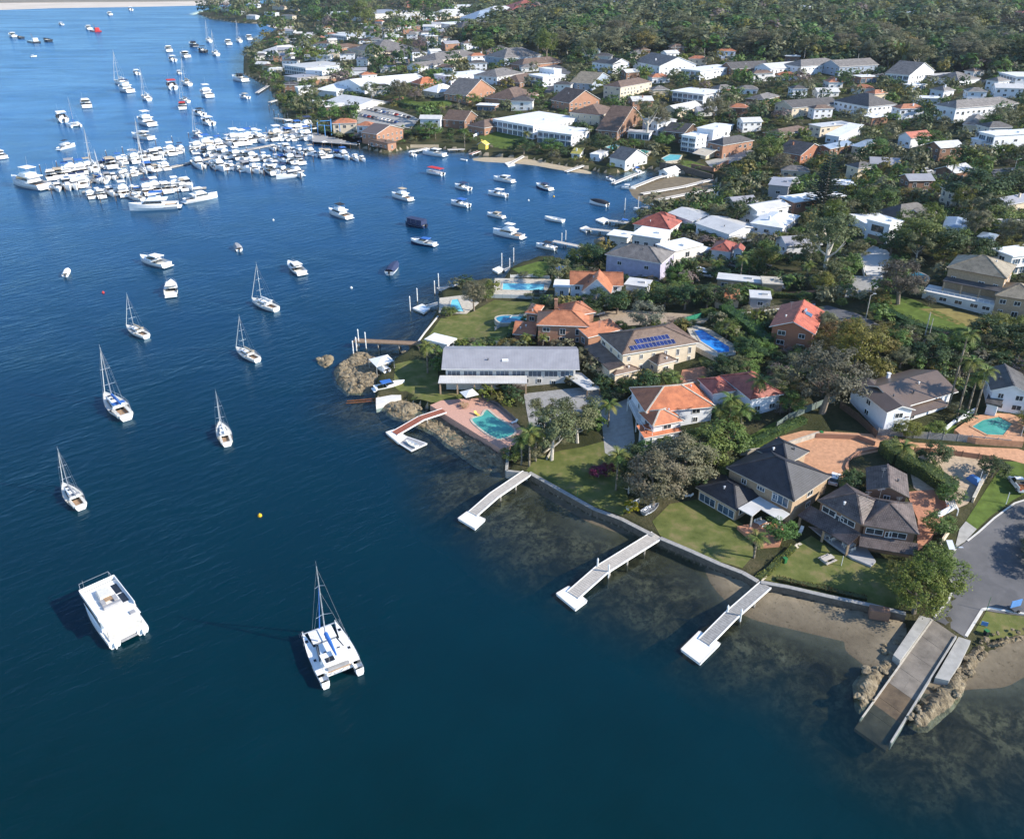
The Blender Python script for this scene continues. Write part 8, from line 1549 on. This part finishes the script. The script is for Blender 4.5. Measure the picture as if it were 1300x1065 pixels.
def trailer_sign(px):
    p = G(*px); r = empty('sign_trailer', p, .3, 'blue faced trailer sign standing on the road edge', 'sign'); m = MB(); m.box((0, 0, 1.6), (2.2, .12, 1.4)); m.build('board', 'blue_tarp', r, world=False); m = MB(); m.box((.2, 0, .5), (1.8, 1.2, .25)); m.build('chassis', 'dark_grey', r, world=False)
    for s in (1, -1): m = MB(); m.tube((.2, s * .6, .3), (.2, s * .8, .3), .3, n=9); m.build('wheel', 'rubber', r, world=False)
trailer_sign((1287,775)); sign((1249,795), 'small pale blue board on the grass by the ramp', 'blue_tarp', 1.0, .8, .2)
def parasol(px, w, mat, label, h=2.6):
    p = G(*px); p.z = max(p.z, zp if px[1] > 500 and px[0] < 640 else 0); r = empty('parasol', p, .5, label, 'parasol'); m = MB(); a = w / 2; c = [(-a, -a, h), (a, -a, h), (a, a, h), (-a, a, h)]
    for i in range(4): m.poly([c[i], c[(i + 1) % 4], (0, 0, h + .7)]); m.poly([(*c[(i + 1) % 4][:2], h - .04), (*c[i][:2], h - .04), (0, 0, h + .64)])
    m.build('canopy', mat, r, world=False); m = MB(); m.tube((0, 0, 0), (0, 0, h + .7), .05, n=6); m.build('pole', 'timber', r, world=False)
parasol((596,512), 3.6, 'white_canvas', 'square white parasol on the pink pool terrace'); parasol((412,186), 3.5, 'white_canvas', 'white parasol in front of the marina cafe'); parasol((455,177), 3.5, 'white_canvas', 'white parasol at the corner of the cafe terrace'); parasol((462,179), 3.5, 'white_canvas', 'white parasol on the cafe terrace beside the water')
def table_set(px, label, n=6, tm='teak', cm='timber', z=None, rz=.4):
    p = G(*px); p.z = z if z is not None else p.z + .1; t = empty('outdoor_table', p, rz, label, 'table'); m = MB(); m.box((0, 0, .72), (2.0, 1.0, .06)); m.build('tabletop', tm, t, world=False)
    for x in (-.85, .85):
        for y in (-.4, .4): m = MB(); m.box((x, y, .35), (.08, .08, .7)); m.build('leg', tm, t, world=False)
    for k in range(n):
        x = (-.7 + .7 * (k // 2)); y = .85 if k % 2 else -.85; c = empty('outdoor_chair', p + Matrix.Rotation(rz, 3, 'Z') @ Vector((x, y, 0)), rz + (math.pi if y < 0 else 0), 'chair at the ' + label, 'chair', 'chairs at the ' + label); m = MB(); m.box((0, 0, .44), (.5, .5, .06)); m.build('seat', cm, c, world=False); m = MB(); m.box((0, .24, .72), (.5, .06, .5)); m.build('backrest', cm, c, world=False)
        for q in (-.2, .2):
            for w in (-.2, .2): m = MB(); m.box((q, w, .21), (.05, .05, .42)); m.build('leg', cm, c, world=False)
table_set((590,517), 'timber dining table under the white parasol', 4, z=zp - .1); zb = B1['zg'] + .22
table_set((1054,684), 'white table on the covered patio of the tiled house', 6, 'white_paint', 'white_paint', zb, .5); table_set((1078,698), 'second white table on the covered patio of the tiled house', 4, 'white_paint', 'white_paint', zb, .5); table_set((966,668), 'white outdoor table on the brick terrace of the charcoal roofed house', 6, 'white_paint', 'white_paint', T(*P0(966, 668, 2).to_2d()) + .3, .5)
def lounger(px, mat, label, z=None, rz=0):
    p = G(*px); p.z = z or p.z + .1; r = empty('sun_lounger', p, rz, label, 'sun lounger'); m = MB(); m.box((0, 0, .32), (1.3, .65, .08)); m.build('seat', mat, r, world=False); m = MB(); m.add([(.65, -.32, .3), (.65, .32, .3), (1.15, .32, .75), (1.15, -.32, .75), (.65, -.32, .36), (.65, .32, .36), (1.12, .32, .8), (1.12, -.32, .8)], [(3, 2, 1, 0), (4, 5, 6, 7), (0, 1, 5, 4), (1, 2, 6, 5), (2, 3, 7, 6), (3, 0, 4, 7)]); m.build('backrest', mat, r, world=False)
    for x in (-.55, .55):
        for y in (-.28, .28): m = MB(); m.box((x, y, .15), (.06, .06, .3)); m.build('leg', mat, r, world=False)
lounger((873,631), 'white_paint', 'white lounger on the shaded terrace beside the casuarina'); lounger((1016,676), 'white_paint', 'white garden chair on the grass strip between the tiled houses', None, 1); lounger((652,538), 'white_canvas', 'white lounger beside the kidney pool', zp - .1, .6); lounger((606,528), 'yellow_paint', 'yellow lounger beside the kidney pool', zp - .1, 2.2)
# trampoline-like rope swing frame, hoist, hills hoist clothes line on the lawn
p = G(1050, 712); r = empty('garden_bench_set', p, .5, 'weathered grey picnic table on the lawn by the seawall', 'picnic table'); m = MB(); m.box((0, 0, .75), (2.6, 1.0, .08)); m.build('tabletop', 'pale_timber', r, world=False)
for s in (1, -1): m = MB(); m.box((0, s * .95, .45), (2.6, .35, .07)); m.build('bench', 'pale_timber', r, world=False)
for s in (1, -1): m = MB(); m.box((s * .9, 0, .36), (.1, 1.8, .72)); m.build('leg', 'pale_timber', r, world=False)
pole((1068,718), 2.2, 'white post beside the picnic table', None, 'white_paint', .07, 'marker_post')
for k, (x, y) in enumerate(((998,707),(1002,703),(1006,699),(1011,695),(1015,691))): p = G(x, y); m = MB(); m.box((p.x, p.y, p.z + .1), (.8, .6, .08), .5); tag(m.build('stepping_stone', 'pale_stone'), 'pale stepping stone crossing the lawn by the tiled patio', 'stepping stone', 'stepping stones across the lawn')
p = G(733, 632); r = empty('garden_hoist', p, 0, 'green davit frame on the edge of the shaded lawn', 'davit'); m = MB(); m.tube((0, 0, 0), (0, 0, 2.2), .06, n=6); m.build('post', 'green_plastic', r, world=False); m = MB(); m.tube((0, 0, 2.2), (1.2, .2, 2.4), .05, n=5); m.build('arm', 'green_plastic', r, world=False)
r = empty('striped_pergola', G(1206, 640), 0, 'small pergola with white slats beside the brick courtyard', 'pergola'); 
for k in range(5): a, c = P0(1195 + k * 3.4, 624 + k * 1.6, 5.0), P0(1203 + k * 3.4, 640 + k * 1.6, 5.0); m = MB(); m.beam(a, c, .22, .22); m.build('slat', 'white_paint', r)
for q in ((1195,624), (1209,630.4), (1203,640), (1217,646.4)): p = P0(*q, 5.0); m = MB(); m.tube((p.x, p.y, T(p.x, p.y)), (p.x, p.y, 4.8), .1, n=5); m.build('post', 'white_paint', r)
p = G(1236,612); m = MB(); m.box((p.x, p.y, p.z + .7), (1.5, 3.0, 1.3), .4, top=.6); tag(m.build('covered_trailer', 'blue_tarp'), 'small trailer under a pale blue tarp beside the verge wall', 'trailer')
r = empty('tv_antenna', B2['pt'](3, 6, B2['ez'] + 2.2), .3, 'tall antenna standing on the brown tiled roof', 'antenna'); m = MB(); m.tube((0, 0, -1), (0, 0, 2.4), .03, n=5); m.build('mast', 'metal_grey', r, world=False); m = MB()
m.tube((-.8, 0, 2.3), (.8, 0, 2.3), .025, n=4)
for k in range(5): m.tube((-.7 + k * .35, -.45, 2.3), (-.7 + k * .35, .45, 2.3), .015, n=3)
m.build('aerial', 'metal_grey', r, world=False)
# ---------------- the air over the bay
m, nt, b = _nt('haze_air'); nt.nodes.remove(b); pv_ = N(nt, 'ShaderNodeVolumePrincipled'); pv_.inputs['Color'].default_value = (.72, .85, 1.0, 1); pv_.inputs['Density'].default_value = .00004; pv_.inputs['Anisotropy'].default_value = .3
nt.links.new(pv_.outputs[0], nt.nodes['Material Output'].inputs['Volume']); mb = MB(); mb.box((0, 3700, 52), (20000, 7700, 136)); tag(mb.build('haze', m), kind='stuff')
